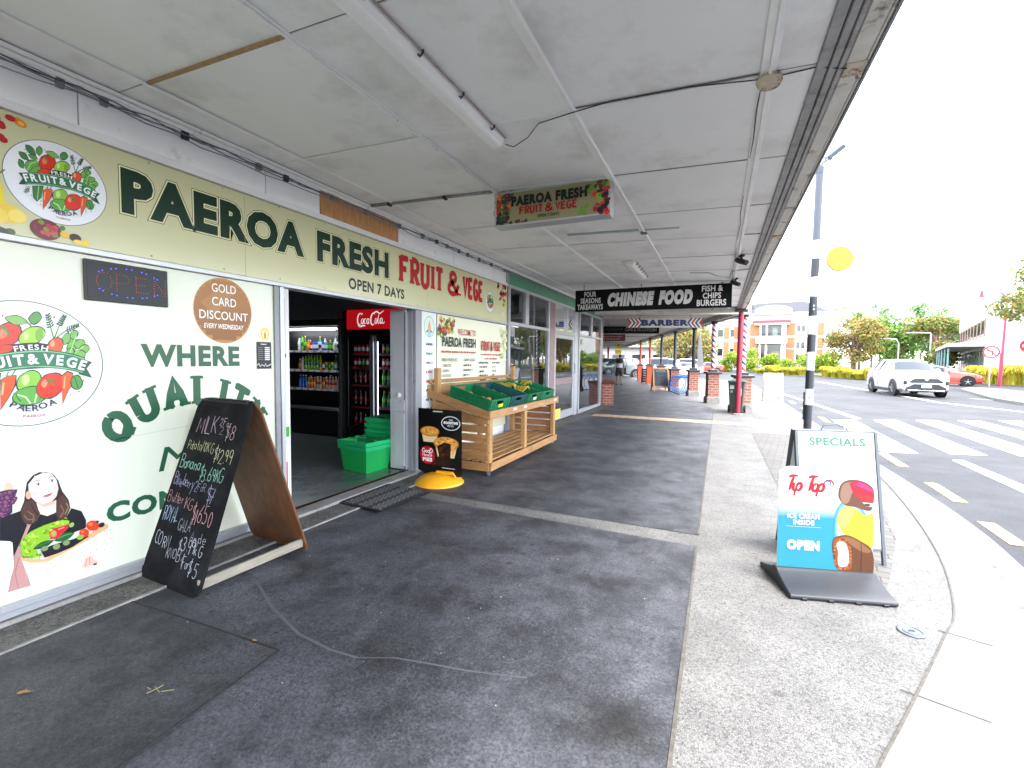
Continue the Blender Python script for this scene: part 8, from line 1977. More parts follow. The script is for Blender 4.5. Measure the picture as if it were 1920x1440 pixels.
Rrow = [['lemon', 'lemon', 'orange', 'orange', 'cola'], ['lemon', 'lemon', 'orange', 'orange', 'white'], ['lemon', 'lemon', 'purple', 'purple', 'orange'], ['ccan', 'ccan', 'gcan', 'gcan', 'ycan', 'ccan'], ['dcan', 'gcan', 'ycan', 'ccan', 'ccan', 'dcan']]
for i, z in enumerate(SZ):
    for row, xa, xb_, nm in ((Lrow[i], -5.72, -5.29, 'left'), (Rrow[i], -5.10, -4.68, 'right')):
        for j, k in enumerate(row): drink(k, xa + (xb_ - xa) * j / (len(row) - 1), FY + .11, z + .001, 'the %s fridge shelf, %s door' % (SHN[i], nm))
# open chiller
ch = thing('open_chiller', 'black open chiller cabinet with a white light bar inside the shop', 'chiller', (-6.9, 6.5, .05))
CX0, CX1, CY = -8.3, -5.93, 6.0
def cb(name, m, a, bev=.004): mb = MB(); mb.box(*a); return mb.obj(name, m, ch, True, bevel=bev)
cb('back', FRB, (CX0, CX1, CY + .6, CY + .64, .05, 2.07)); cb('side_panel', mat('chiller_side', '3a3b3e', .4), (CX1 - .06, CX1, CY - .02, CY + .6, .05, 2.07)); cb('canopy', FRB, (CX0, CX1 - .061, CY, CY + .6, 1.98, 2.07)); cb('base', FRB, (CX0, CX1 - .061, CY - .02, CY + .6, .05, .50)); cb('bumper', STEEL, (CX0, CX1 - .061, CY - .035, CY - .021, .50, .55))
cb('light_bar', mat('chiller_light', 'f4f6ff', .4, emit=7), (CX0, CX1 - .16, CY + .03, CY + .06, 1.915, 1.945), .008)
CS = [.86, 1.195, 1.545]
for z in CS:
    cb('shelf', SHELF, (CX0, CX1 - .062, CY + .12, CY + .59, z - .02, z)); cb('price_rail', mat('price_rail', '9a9ca0', .4), (CX0, CX1 - .062, CY + .10, CY + .119, z - .035, z + .003))
    for k in range(12): mb = MB(); mb.obox((CX1 - .15 - k * .17, CY + .097, z - .016), .1, .004, .03); mb.obj('price_tag', WHITE, ch, True)
rws = [(['blue', 'blue', 'blue', 'juice', 'juice', 'juice', 'iced', 'iced', 'juice', 'iced', 'iced', 'iced', 'iced', 'white', 'iced', 'iced'], 'lower', .86), (['juice', 'white', 'greenb', 'greenb', 'greenb', 'greenb', 'greenb', 'ycan', 'ccan', 'ycan', 'gcan', 'ycan', 'tcan', 'dcan', 'dcan', 'dcan'], 'middle', 1.195), (['white', 'greenb', 'lemon', 'juice', 'ccan', 'bcan', 'bcan', 'wcan', 'bcan', 'tcan', 'gcan', 'gcan', 'white', 'wcan', 'wcan', 'white'], 'upper', 1.545)]
for row, nm, z in rws:
    for j, k in enumerate(row): drink(k, -7.12 + j * .0735, CY + .17, z + .001, 'the %s shelf of the open chiller' % nm)
rr2 = random.Random(9)
for row, nm, z in rws:
    for j in range(9): drink(rr2.choice(row), -7.12 + j * .125, CY + .3, z + .001, 'the back of the %s chiller shelf' % nm)
for k, t in protos.items():
    if k not in used: t.location = (-6.1, CY + .42, 1.196); t['label'] = NM[k] + ' at the back of the chiller'

# green shopping baskets
BG = mat('basket_green', '17a04e', .4, var=.03, vscale=6); BG2 = mat('basket_rim', '1fae6a', .38)
def basket(t, z, h, w, d, tp, m, nest=False):
    """tapered basket with a ribbed wall and a deep rim"""
    def ring(k, zz, e=0): a, b = w / 2 * k + e, d / 2 * k + e; return [(-a, -b, zz), (a, -b, zz), (a, b, zz), (-a, b, zz)]
    k0 = tp
    mb = MB(); mb.loft([ring(k0, z), ring(1, z + h)], caps=False); mb.face(ring(k0, z + .004)); mb.loft([ring(k0, z + .005, -.008), ring(1, z + h, -.008)], caps=False); mb.obj('wall', m, t)
    mb = MB(); hr = .048
    mb.loft([ring(1, z + h - hr, .012), ring(1, z + h, .018), ring(1, z + h, -.01)], caps=False); mb.loft([ring(1, z + h - hr, .012), ring(1, z + h - hr, -.002)], caps=False); mb.obj('rim', BG2, t, bevel=.003)
    mb = MB()
    for sgn in (-1, 1):
        n = 11
        for i in range(n):
            a = (i + .5) / n - .5
            mb.bar((w * k0 * a * .92, sgn * (d / 2 * k0 + .002), z + .03), (w * a * .92, sgn * (d / 2 * (k0 + (1 - k0) * (h - hr) / h) + .002), z + h - hr), .012, .006, (0, 1, 0))
            mb.bar((sgn * (w / 2 * k0 + .002), d * k0 * a * .92, z + .03), (sgn * (w / 2 * (k0 + (1 - k0) * (h - hr) / h) + .002), d * a * .92, z + h - hr), .012, .006, (1, 0, 0))
    mb.obj('ribs', m, t, props=STUFF)
    mb = MB(); 
    for sgn in (-1, 1): mb.tube([(-w / 2, sgn * .04, z + h + .002), (-w / 2 + .02, sgn * .07, z + h + .012), (w / 2 - .02, sgn * .07, z + h + .012), (w / 2, sgn * .04, z + h + .002)], .007, 6)
    mb.obj('handle', mat('basket_handle', '1d6a44', .5), t, smooth=50)
GRP = 'green shopping baskets inside the doorway'
t = thing('shopping_basket', 'lower green shopping basket of the front pair on the shop floor', 'basket', (-3.99, 4.43, .05), R(-6), GRP); basket(t, 0, .32, .47, .42, .84, BG)
t = thing('shopping_basket', 'upper green shopping basket nested in the front pair', 'basket', (-3.99, 4.43, .115), R(-6), GRP); basket(t, 0, .31, .475, .425, .84, BG)
for k, nm in enumerate(('lowest green basket of the rear stack on a wheel', 'second green basket of the rear stack', 'third green basket of the rear stack', 'topmost green basket of the rear stack')):
    t = thing('shopping_basket', nm, 'basket', (-4.07, 4.98, .09 + (.0 if k == 0 else .02 + k * .075)), R(2), GRP); basket(t, 0, .34 if k == 0 else .30, .46, .40, .86, BG)
    if k == 0:
        for sx in (-1, 1): mb = MB(); mb.lathe([(.03, -.01), (.034, 0), (.03, .01)], 14, (sx * .16, -.17, -.006), 'x'); mb.obj('wheel', STEEL, t, smooth=40)
        mb = MB(); mb.tube([(.19, .19, .2), (.21, .21, .8), (.17, .22, .98), (-.02, .22, 1.0)], .016, 8); mb.obj('pull_handle', BLACKP, t, smooth=50)
# ------------------------------------------------------------------ vegetation
LEAFA = attr_mat('foliage', .6, .3, trans=.3)
BARK = mat('bark', '6d5a4a', .9, var=.3, vscale=6)
def leaves(t, clumps, n, s, cols, seed, name='crown'):
    r_ = random.Random(seed); vs_, fs, cs = [], [], []
    W = [c[3] ** 2 for c in clumps]
    for k in range(n):
        cx, cy_, cz, cr, cf = r_.choices(clumps, W)[0]
        a = r_.uniform(0, 6.28); u = r_.uniform(-1, 1); q = math.sqrt(1 - u * u); d = cr * r_.uniform(.45, 1.08) ** .6
        p = Vector((cx + d * q * math.cos(a), cy_ + d * q * math.sin(a), cz + d * u * cf))
        nrm = Vector((q * math.cos(a) + r_.uniform(-.8, .8), q * math.sin(a) + r_.uniform(-.8, .8), u + r_.uniform(-.6, 1.0))).normalized()
        e1 = nrm.orthogonal().normalized(); e1.rotate(Matrix.Rotation(r_.uniform(0, 6.28), 3, nrm)); e2 = nrm.cross(e1); z = s * r_.uniform(.6, 1.3)
        b = len(vs_); vs_ += [tuple(p - e1 * z), tuple(p + e2 * z * .5), tuple(p + e1 * z), tuple(p - e2 * z * .5)]; fs.append((b, b + 1, b + 2, b + 3))
        c = lin(r_.choice(cols)); f = r_.uniform(.75, 1.25); cs.append(tuple(min(1, x * f) for x in c))
    me = bpy.data.meshes.new(name); me.from_pydata(vs_, [], fs); ca = me.attributes.new('Col', 'FLOAT_COLOR', 'CORNER'); buf = []
    for c in cs: buf += [*c, 1.] * 4
    ca.data.foreach_set('color', buf); me.materials.append(LEAFA)
    return put(name, me, t)
def tree(label, x, y, h, rx, z0, n, s, cols, seed, shape='round', name='tree', cat='tree', group=None, trunk=.2, bark=None, z=0.):
    r_ = random.Random(seed); t = thing(name, label, cat, (x, y, z), 0, group); cl = []
    zm, rz_ = (h + z0) / 2, (h - z0) / 2; mb = MB(); tips = []
    N_ = {'round': 34, 'tall': 26, 'flat': 30, 'bush': 16, 'wide': 30}[shape]
    for k in range(N_):
        a = r_.uniform(0, 6.28); u = r_.uniform(-.9, 1); rad = math.sqrt(max(0, 1 - u * u)) * r_.uniform(.45, .9)
        if shape == 'tall': rad *= (.55 + .45 * math.sin(math.pi * (u + 1) / 2.4)); 
        if shape == 'flat': u = .35 + .6 * r_.uniform(-1, 1) * .6; rad = r_.uniform(.2, .95)
        cr = rx * {'round': .36, 'tall': .5, 'flat': .3, 'bush': .45, 'wide': .32}[shape] * r_.uniform(.75, 1.2)
        cx, cy_, cz = rad * rx * math.cos(a), rad * rx * math.sin(a), zm + u * rz_ * .85
        cl.append((cx, cy_, cz, cr, .55 if shape in ('flat', 'wide') else .85)); tips.append((cx, cy_, cz))
    if shape != 'bush':
        fork = max(.6, z0 + .15 * rz_)
        mb.tube([(0, 0, -.2), (.03, .02, fork * .5), (0, 0, fork)], [trunk * 1.3, trunk, trunk * .85], 8)
        for q in tips[::2]: mb.tube([(0, 0, fork * .97), (q[0] * .45, q[1] * .45, fork + (q[2] - fork) * .6), q], [trunk * .55, trunk * .3, trunk * .1], 5)
        mb.obj('trunk', bark or BARK, t, smooth=60)
    leaves(t, cl, n, s, cols, seed)
    return t
OL = ['837e42', '6f773e', '948048', 'a07c48', '5f6c38', '8b8848', 'a58850']
LG = ['7f9c6c', '8ca878', '739262', '98b284']
MG = ['5c7a34', '6a8a3c', '4d6a30', '789244']
DG = ['5d7048', '516644', '6a7c4e', '5a6c50']
LM = ['7d9420', '8ea62a', '6a8420', '99ad3a', '5d7a22']
tree('broad olive tree with rust tipped crown at the centre of the junction', 13.2, 60.6, 6.5, 2.75, 1.5, 5200, .16, OL, 1, trunk=.26)
tree('broad olive tree seen between the veranda posts', -4.6, 69.8, 6.0, 4.1, 1.2, 5200, .2, OL, 2, trunk=.3)
tree('tall spreading tree with a flat crown and pinkish trunk behind the cars', 31.6, 94.9, 9.0, 4.8, 4.2, 3600, .3, OL + MG, 3, 'flat', trunk=.3, bark=mat('pink_bark', '9c7a6c', .9))
tree('small olive tree right of the white car in front of the flat crowned tree', 25.8, 75.7, 4.2, 1.7, .8, 1600, .18, OL + MG, 4)
for k, (x, y, h) in enumerate(((33.2, 136, 16.4), (34.7, 135.7, 16.8), (37.2, 139, 15.6), (40.3, 134, 15.6), (41.7, 133.7, 16.1), (43.6, 135.1, 16.0), (45.2, 132.8, 14.8))):
    tree('tall pale poplar, %s from the left in the row behind the junction' % ('first', 'second', 'third', 'fourth', 'fifth', 'sixth', 'seventh')[k], x, y, h, 1.75, 3, 1100, .3, LG, 20 + k, 'tall', 'poplar_tree', group='pale poplars behind the junction')
for k, (x, y, h, rx, cl_) in enumerate(((20.1, 118, 12.9, 4, LG), (23.8, 122, 13.8, 4, LG), (26.5, 117, 12.4, 4, MG), (29.5, 110, 10, 3.8, MG), (28.6, 101, 7.6, 3, MG), (37.5, 112, 9.6, 4.5, DG), (41, 118, 10.5, 4.5, DG), (31.8, 120, 9.2, 4, DG))):
    tree(('pale green tree behind the right end of the brick and white building', 'tallest pale green tree right of the brick and white building', 'green tree rising behind the olive junction tree', 'bright green tree below the first poplars', 'low bright green tree below the poplars', 'dark green tree behind the flat crowned tree', 'dark green tree far right behind the white shop', 'dark green tree between the two poplar groups')[k], x, y, h, rx, 1.5, 2200, .32, cl_, 40 + k, group='trees behind the junction')
for k, (x, y, h, rx) in enumerate(((-37, 176, 12, 8), (-29, 178, 13, 8), (-21, 165, 15, 8), (-13.5, 152, 15.5, 8), (-45, 170, 14, 8), (-6, 150, 13, 7))):
    tree(('first', 'second', 'third', 'fourth', 'fifth', 'sixth')[k] + ' of the hazy tall trees behind the parked cars', x, y, h, rx, 1, 1500, .6, DG + LG, 60 + k, 'round', group='hazy trees behind the parked cars')
for k, (x, y, h, rx) in enumerate(((1.4, 72, 2.5, 1.5), (4.2, 71.9, 3.1, 2.0), (6.3, 71.5, 2.4, 1.2), (10.3, 69.2, 2.6, 1.6), (12.3, 67.5, 2.6, 1.5), (-2, 70, 1.9, 1.2), (8.6, 79, 1.7, 1.5))):
    tree(('lime green shrub left of the red post', 'large lime green shrub right of the red post', 'small lime green shrub by the building porch', 'lime green shrub left of the crossing pole', 'lime green shrub right of the crossing pole', 'lime green shrub beside the barber post', 'low lime green shrub in front of the building porch')[k], x, y, h, rx, .05, 1500, .17, LM, 80 + k, 'bush', 'shrub', 'shrub', 'lime green shrubs across the junction')
# overhanging tree on the right
tree('green tree with layered branches hanging in at the right edge', 16.6, 33.4, 7.4, 3.3, 3.0, 5200, .14, MG + OL, 99, 'wide', trunk=.2)
# grasses
def tuft(label, x, y, r_, h, cols, seed, n=620):
    q = random.Random(seed); h *= q.uniform(.6, 1.15); r_ *= q.uniform(.7, 1.2); t = thing('grass_clump', label, 'grass', (x, y, .0), 0, 'yellow green grass clumps on the islands'); vs_, fs, cs = [], [], []
    for k in range(n):
        a = q.uniform(0, 6.28); d = q.random() ** .7; bx, by = .55 * r_ * d * math.cos(a), .25 * r_ * d * math.sin(a); L = h * q.uniform(.7, 1.1); o = r_ * q.uniform(.05, .75); w = .018 + .012 * q.random()
        px_, py_ = -math.sin(a) * w, math.cos(a) * w; b = len(vs_); c = lin(q.choice(cols)); f = q.uniform(.8, 1.25)
        for f_, zz, ww in ((0, 0, 1), (.4, .75, 1), (.8, 1.0, .7), (1.15, .82, .1)): vs_ += [(bx + o * f_ * math.cos(a) - px_ * ww, by + o * f_ * math.sin(a) - py_ * ww, L * zz), (bx + o * f_ * math.cos(a) + px_ * ww, by + o * f_ * math.sin(a) + py_ * ww, L * zz)]
        for i in range(3): fs.append((b + 2 * i, b + 2 * i + 1, b + 2 * i + 3, b + 2 * i + 2)); cs.append(tuple(min(1, v * f) for v in c))
    me = bpy.data.meshes.new('blades'); me.from_pydata(vs_, [], fs); ca = me.attributes.new('Col', 'FLOAT_COLOR', 'CORNER'); buf = []
    for c in cs: buf += [*c, 1.] * 4
    ca.data.foreach_set('color', buf); me.materials.append(LEAFA); put('blades', me, t)
YG = ['c2b53a', 'aaa832', 'd2c04a', '93a030', 'bfa83a']
rr3 = random.Random(5)
ORD = ('first', 'second', 'third', 'fourth', 'fifth', 'sixth', 'seventh', 'eighth', 'ninth')
for k in range(8): tuft(ORD[k] + ' grass clump from the left in the row before the brick and white building', 4.3 + k * .55 + rr3.uniform(-.1, .1), 60 - k * .36, .85, .95, YG, 200 + k)
for k in range(6): tuft(ORD[k] + ' grass clump from the left in the row below the broad olive tree', 9.6 + k * .46, 53.6 - k * .95, .8, .95, YG, 220 + k)
for k in range(8): tuft(ORD[k] + ' grass clump from the left in the row at the right edge', 17.2 + k * .62 + rr3.uniform(-.1, .1), 45.0 - k * .25, .85, 1.15, YG, 240 + k)

# ------------------------------------------------------------------ brick and white building across the junction
WP = mat('white_stucco', 'cfccc6', .7, var=.04, vscale=2); OB = bpy.data.materials.new('orange_brick'); OB.use_nodes = True; brick_nodes(OB, 'b0673c', 'bd7447', 'a58a70', .24, .1, .012)
DKG = mat('dark_pane', '23282c', .08, spec=.8); RF = mat('slate_roof', '34333a', .8, var=.1, vscale=1)
b = thing('civic_building', 'two storey white and orange brick building with a hipped roof and central balcony', 'building', (9.0, 88.4, -.1), -.1)
def cbx(name, m, *a, par=None, bev=.02): mb = MB(); mb.box(*a); return mb.obj(name, m, par or b, bevel=bev)
cbx('wall', WP, -5.6, 5.7, 0, 14, 0, 8.3); cbx('wing', WP, -10.2, -5.61, 1.4, 13, 0, 7.6); cbx('cornice', WP, -5.9, 6.0, -.3, 14.2, 8.301, 8.6); cbx('cornice', WP, -10.5, -5.91, 1.1, 13, 7.601, 7.9); cbx('string_course', WP, -5.7, 5.8, -.1, -.001, 4.9, 5.2)
mb = MB(); mb.loft([[(-6, -.35, 8.601), (6.1, -.35, 8.601), (6.1, 14, 8.601), (-6, 14, 8.601)], [(-3.3, 5, 10.6), (3.2, 5, 10.6), (3.2, 9, 10.6), (-3.3, 9, 10.6)]]); rf = mb.obj('roof', RF, b)
mb = MB(); mb.loft([[(-10.5, 1, 7.901), (-5.95, 1, 7.901), (-5.95, 13, 7.901), (-10.5, 13, 7.901)], [(-8.5, 5, 9.2), (-6, 5, 9.2), (-6, 9, 9.2), (-8.5, 9, 9.2)]]); mb.obj('roof', RF, b)
for x0, x1 in ((-4.1, -2.7), (.7, 2.0), (3.55, 4.3), (-5.55, -5.2), (4.9, 5.6)):
    for z0, z1 in ((.9, 3.2), (3.4, 4.89), (5.21, 7.0)): cbx('brick_panel', OB, x0, x1, -.16, -.002, z0, z1)
for x0, x1 in ((-9.9, -9.1), (-8.0, -7.2), (-6.5, -5.8)):
    for z0, z1 in ((.6, 4.4), (4.9, 6.7)): cbx('brick_panel', OB, x0, x1, 1.25, 1.398, z0, z1)
mb = MB(); mb.prism([(-3.5, -.5, 8.3), (1.5, -.5, 8.3), (1.5, -.5, 8.9)] + [(-1 + 2.5 * math.cos(R(a)), -.5, 8.9 + .75 * math.sin(R(a))) for a in range(15, 180, 15)] + [(-3.5, -.5, 8.9)], (0, .45, 0)); pd = mb.obj('pediment', WP, b, bevel=.02)
p = Print((0, 0, 0), (1, 0, 0), (0, 0, 1)); M_ = pmat(b); p = Print(M_ @ Vector((-1, -.5, 8.9)), M_.to_3x3() @ Vector((1, 0, 0)), (0, 0, 1)); p.step = .002; p.h = .01
for s_, w_ in (([(-.8, .0), (-.5, .25), (-.2, .05), (.1, .3), (.4, .1), (.8, .2)], .12), ([(-.6, -.1), (.7, -.02)], .06)): p.line(s_, w_, 'b8942c')
p.build('emblem', pd)
cbx('awning', mat('awning_red', 'b8424a', .6), -3.7, 1.4, -1.1, -.2, 7.02, 7.45)
cbx('balcony_floor', WP, -3.2, 1.0, -1.7, -.01, 4.0, 4.92); cbx('porch_floor', WP, -3.4, 1.2, -2.2, -.01, 0, .9); cbx('balcony_roof', WP, -3.5, 1.3, -1.2, -.01, 6.75, 7.0)
for x in (-2.6, -1.75, .35, 1.0 - .3): 
    mb = MB(); mb.tube([(x, -1.2, .9), (x, -1.2, 3.99)], .17, 10); mb.obj('column', WP, b, smooth=40); mb = MB(); mb.tube([(x, -1.0, 4.93), (x, -1.0, 6.74)], .15, 10); mb.obj('column', WP, b, smooth=40)
cbx('balcony_opening', DKG, -2.5, .65, -.06, -.003, 5.22, 6.7); cbx('porch_opening', DKG, -2.5, .65, -.06, -.003, .91, 3.9)
cbx('french_door', mat('door_grey', '8d9a94', .4), -1.0, -.3, -.10, -.062, 5.25, 6.5); cbx('front_door', mat('door_tan', '9a857a', .5), -1.0, .1, -.10, -.062, .92, 2.9)
rl = cbx('railing', mat('rail_dark', '3a3c44', .5), -3.1, .9, -1.66, -1.62, 5.5, 5.56, bev=0)
for k in range(24): mb = MB(); mb.box(-3.05 + k * .17, -3.01 + k * .17, -1.66, -1.62, 4.93, 5.5); mb.obj('rail_bar', MATS['rail_dark'], rl)
for x in (2.25, 2.85, -5.0):
    for z in (3.35, 5.75, 1.6): fw_ = cbx('window', WP, x - .06, x + .5, -.08, -.002, z - .08, z + .98); cbx('pane', DKG, x, x + .42, -.1, -.081, z, z + .9, par=fw_, bev=0)
for x in (-8.9, -7.0):
    for z in (2.2, 5.2): fw_ = cbx('window', WP, x - .1, x + .9, 1.3, 1.398, z - .1, z + 1.2); cbx('pane', DKG, x, x + .8, 1.28, 1.299, z, z + 1.1, par=fw_, bev=0)
mb = MB(); mb.prism([(5.7, -.3, 8.6), (9.2, 4, 8.6), (10.2, 4, 6.9), (9.6, 4, 0), (5.7, 0, 0)], (0, 6, 0)); mb.obj('side_gable', WP, b, bevel=.03)

# white shops on the right
b = thing('white_shop', 'plain white two storey shop with a flat veranda at the right', 'building', (20.6, 52.1, -.1), 0)
def side(name, m, pts, z0, z1, par=None): mb = MB(); mb.prism([(x - 20.6, y - 52.1, z0) for x, y in pts], (0, 0, z1 - z0)); return mb.obj(name, m, par or b, bevel=.02)
side('wall', WP, [(20.6, 52.1), (21.5, 49.4), (40, 51), (44, 80), (28.8, 80)], 0, 7.4)
side('side_wall', mat('grey_render', 'a3a7ac', .7), [(21.52, 49.38), (23.5, 43), (42, 44), (42, 50.9)], 0, 6.4)
ux, uy = (28.8 - 20.6) / 29.1, (80 - 52.1) / 29.1; nx, ny = -uy, ux
Q = lambda s_, o: (20.6 + ux * s_ + nx * o, 52.1 + uy * s_ + ny * o)
side('veranda', mat('veranda_grey', 'a9a6a0', .7), [Q(1, .02), Q(28, .02), Q(28, 2.4), Q(1, 2.4)], 3.05, 3.4)
for k in range(9):
    fw_ = side('window', mat('brown_frame', '8d7a74', .6), [Q(1.5 + k * 3, .01), Q(3.7 + k * 3, .01), Q(3.7 + k * 3, .08), Q(1.5 + k * 3, .08)], 4.0, 5.6); side('pane', DKG, [Q(1.7 + k * 3, .081), Q(3.5 + k * 3, .081), Q(3.5 + k * 3, .1), Q(1.7 + k * 3, .1)], 4.2, 5.4, fw_)
    side('shop_pane', mat('shop_pane', '5d676c', .1), [Q(1.3 + k * 3, .01), Q(3.6 + k * 3, .01), Q(3.6 + k * 3, .05), Q(1.3 + k * 3, .05)], .5, 2.8)
for k in range(6): mb = MB(); q = Q(3 + k * 5, 2.2); mb.tube([(q[0] - 20.6, q[1] - 52.1, 0), (q[0] - 20.6, q[1] - 52.1, 3.05)], .08, 8); mb.obj('post', mat('post_teal', '7fa8a8', .5), b)
e = Vector((21.5 - 20.6, 49.4 - 52.1, 0)).normalized()
for k in range(2): side('grey_door', mat('roller_grey', '50545a', .6), [(22 + k * .9, 47.7 - k * 2.6), (22.5 + k * .9, 46.2 - k * 2.6), (22.45 + k * .9, 46.1 - k * 2.6), (21.93 + k * .9, 47.6 - k * 2.6)], .3, 3.2)
civ = bpy.data.objects['civic_building']; civ.scale = (1.08, 1, 1.13)
b = thing('low_shop', 'long low white shop building behind the parked cars', 'building', (-12, 94, -.1), 0)
mb = MB(); mb.box(-22, 9, 0, 12, 0, 4.0); mb.obj('wall', WP, b, bevel=.05)
mb = MB(); mb.box(-22.5, 9.5, -2, 12.5, 4.0, 4.3); mb.obj('roof', mat('pale_roof', 'b9b6b4', .6), b, bevel=.05)
for k in range(7): mb = MB(); mb.box(-20 + k * 4, -17.5 + k * 4, -.06, -.002, .6, 2.6); mb.obj('window', DKG, b)

# ------------------------------------------------------------------ cars
TY, CHR = mat('tyre', '1a1a1c', .8), mat('alloy', 'b9bbbf', .3, metal=.7); CLAD = mat('cladding', '24262a', .6); CGL = mat('car_glass', '28323a', .12, spec=.22)
HL = mat('headlight', 'c9d0d6', .1, spec=.8, coat=1)
PROF = {'suv': [(0, .62, .36, .84, .70, .90, .62), (.02, .82, .26, .98, .84, 1.02, .76), (.08, .89, .22, 1.06, .89, 1.12, .80), (.25, .92, .22, 1.12, .91, 1.20, .80), (.39, .925, .22, 1.14, .92, 1.60, .63), (.48, .925, .22, 1.14, .92, 1.70, .64), (.75, .925, .22, 1.15, .92, 1.71, .62), (.90, .92, .24, 1.16, .90, 1.62, .58), (.97, .90, .30, 1.14, .86, 1.24, .70), (1, .80, .42, .98, .76, 1.04, .60)],
        'hatch': [(0, .55, .36, .55, .60, .60, .45), (.03, .76, .22, .68, .78, .74, .66), (.12, .86, .17, .82, .84, .88, .70), (.28, .88, .17, .90, .87, .96, .70), (.47, .885, .17, .92, .88, 1.30, .56), (.56, .885, .17, .93, .88, 1.36, .56), (.74, .885, .17, .95, .88, 1.30, .54), (.90, .87, .20, .97, .84, 1.08, .58), (.97, .84, .28, .93, .80, .98, .60), (1, .74, .4, .84, .7, .88, .5)]}
def car(label, x, y, rz, kind, L, W, paint, wheel_r, group=None, z=-.08, hero=False):
    t = thing('parked_car' if not hero else 'road_car', label, 'car', (x, y, z), rz, group); S = PROF[kind]; k_ = W / 1.86
    rings = []
    for q, w, zb, zl, wl, zt, wt in S:
        y_ = -L / 2 + q * L; w, wl, wt = w * k_, wl * k_, wt * k_
        h = [(0, zb), (w * .85, zb), (w, zb + .13), (w * 1.01, (zb + zl) / 2 + .08), (wl, zl), (wl + (wt - wl) * .55, zl + (zt - zl) * .5), (wt, zt - .05 * (zt - zl > .2) - .01), (wt * .8, zt), (0, zt + .015)]
        rings.append([(a, y_, b_) for a, b_ in h] + [(-a, y_, b_) for a, b_ in h[-2:0:-1]])
    n = len(rings[0]); bd = MB(); gls = {'windscreen': MB(), 'side_window': MB(), 'rear_window': MB()}
    qs = [s_[0] for s_ in S]; big = [s_[5] - s_[3] > .25 for s_ in S]
    def quad(mb, a, b_, c, d): mb.face([a, b_, c, d])
    def inset(f, k):
        c = sum((Vector(p_) for p_ in f), Vector()) / 4; return [tuple(c + (Vector(p_) - c) * k) for p_ in f]
    for i in range(len(S) - 1):
        for j in range(n):
            f = [rings[i][j], rings[i][(j + 1) % n], rings[i + 1][(j + 1) % n], rings[i + 1][j]]; jj = min(j, n - 1 - j)
            g = None
            if jj in (4, 5) and (big[i] and big[i + 1]): g = 'side_window'
            if jj in (6, 7) and not big[i] and big[i + 1]: g = 'windscreen'
            if jj in (6, 7) and big[i] and not big[i + 1]: g = 'rear_window'
            if g: gls[g].face(f)
            else: bd.face(f)
    bd.face(rings[0]); bd.face(rings[-1])
    bmesh.ops.remove_doubles(bd.bm, verts=bd.bm.verts, dist=.0005)
    bd.obj('body', paint, t, smooth=38)
    for g, mb in gls.items(): bmesh.ops.remove_doubles(mb.bm, verts=mb.bm.verts, dist=.0005); mb.obj(g, CGL, t, smooth=50)
    for i in range(len(S) - 1):        # pillars
        pass
    for q in ([.41, .60, .755, .88] if kind == 'suv' else [.47, .66, .80]):
        i = max(k for k in range(len(S)) if S[k][0] <= q); s0, s1 = S[i], S[min(i + 1, len(S) - 1)]; f = (q - s0[0]) / max(1e-6, s1[0] - s0[0]); v = [a + (b_ - a) * f for a, b_ in zip(s0, s1)]
        for sg in (-1, 1):
            y_ = -L / 2 + q * L; mb = MB(); mb.bar((sg * (v[4] * k_ + .004), y_, v[3]), (sg * (v[6] * k_ + .012), y_ + .03, v[5] - .03), .02, .07, (0, 1, 0)); mb.obj('pillar', paint if q < .5 else CLAD, t)
    for sg in (-1, 1):
        xw = sg * (W / 2 - .10)
        for q in (.195, .80):
            y_ = -L / 2 + q * L
            mb = MB(); mb.lathe([(wheel_r * 1.22, sg * .11), (wheel_r * 1.22, sg * .118)], 24, (xw, y_, wheel_r + .03), 'x'); mb.obj('wheel_arch', CLAD if kind == 'suv' else TY, t)
            mb = MB(); mb.lathe([(wheel_r * .62, -.10), (wheel_r * .95, -.11), (wheel_r, -.07), (wheel_r, .07), (wheel_r * .95, .125), (wheel_r * .66, .128), (wheel_r * .64, .10)], 24, (xw, y_, wheel_r), 'x') if sg > 0 else mb.lathe([(wheel_r * .62, .10), (wheel_r * .95, .11), (wheel_r, .07), (wheel_r, -.07), (wheel_r * .95, -.125), (wheel_r * .66, -.128), (wheel_r * .64, -.10)], 24, (xw, y_, wheel_r), 'x')
            wh = mb.obj('wheel', TY, t, smooth=40)
            mb = MB(); xo = xw + sg * .112
            mb.lathe([(wheel_r * .66, -.006), (wheel_r * .66, .008), (wheel_r * .58, .008), (wheel_r * .58, -.006)], 24, (xo, y_, wheel_r), 'x', cap=False); mb.lathe([(wheel_r * .16, -.01), (wheel_r * .14, .012)], 12, (xo, y_, wheel_r), 'x')
            for k in range(5): a = k * 1.2566 + .3; mb.bar((xo, y_, wheel_r), (xo, y_ + wheel_r * .6 * math.cos(a), wheel_r + wheel_r * .6 * math.sin(a)), .02, .085, (1, 0, 0))
            mb.obj('rim', CHR, wh, smooth=40)
        mb = MB(); mb.obox((sg * (W / 2 + .07), -L / 2 + (.36 if kind == 'suv' else .42) * L, S[3][3] + .08), .2, .1, .15); mb.obj('mirror', paint, t, bevel=.04)
        mb = MB(); mb.box(sg * W / 2 * .985 - .012, sg * W / 2 * .985 + .012, -L / 2 + .28 * L, -L / 2 + .73 * L, S[3][2] - .02, S[3][2] + .12); mb.obj('sill', CLAD if kind == 'suv' else paint, t, bevel=.01)
        for q in (.42, .60, .77): mb = MB(); mb.box(sg * W / 2 * 1.0 - .006, sg * W / 2 * 1.0 + .004, -L / 2 + q * L, -L / 2 + q * L + .012, .42, S[3][3] - .02); mb.obj('door_seam', CLAD, t)
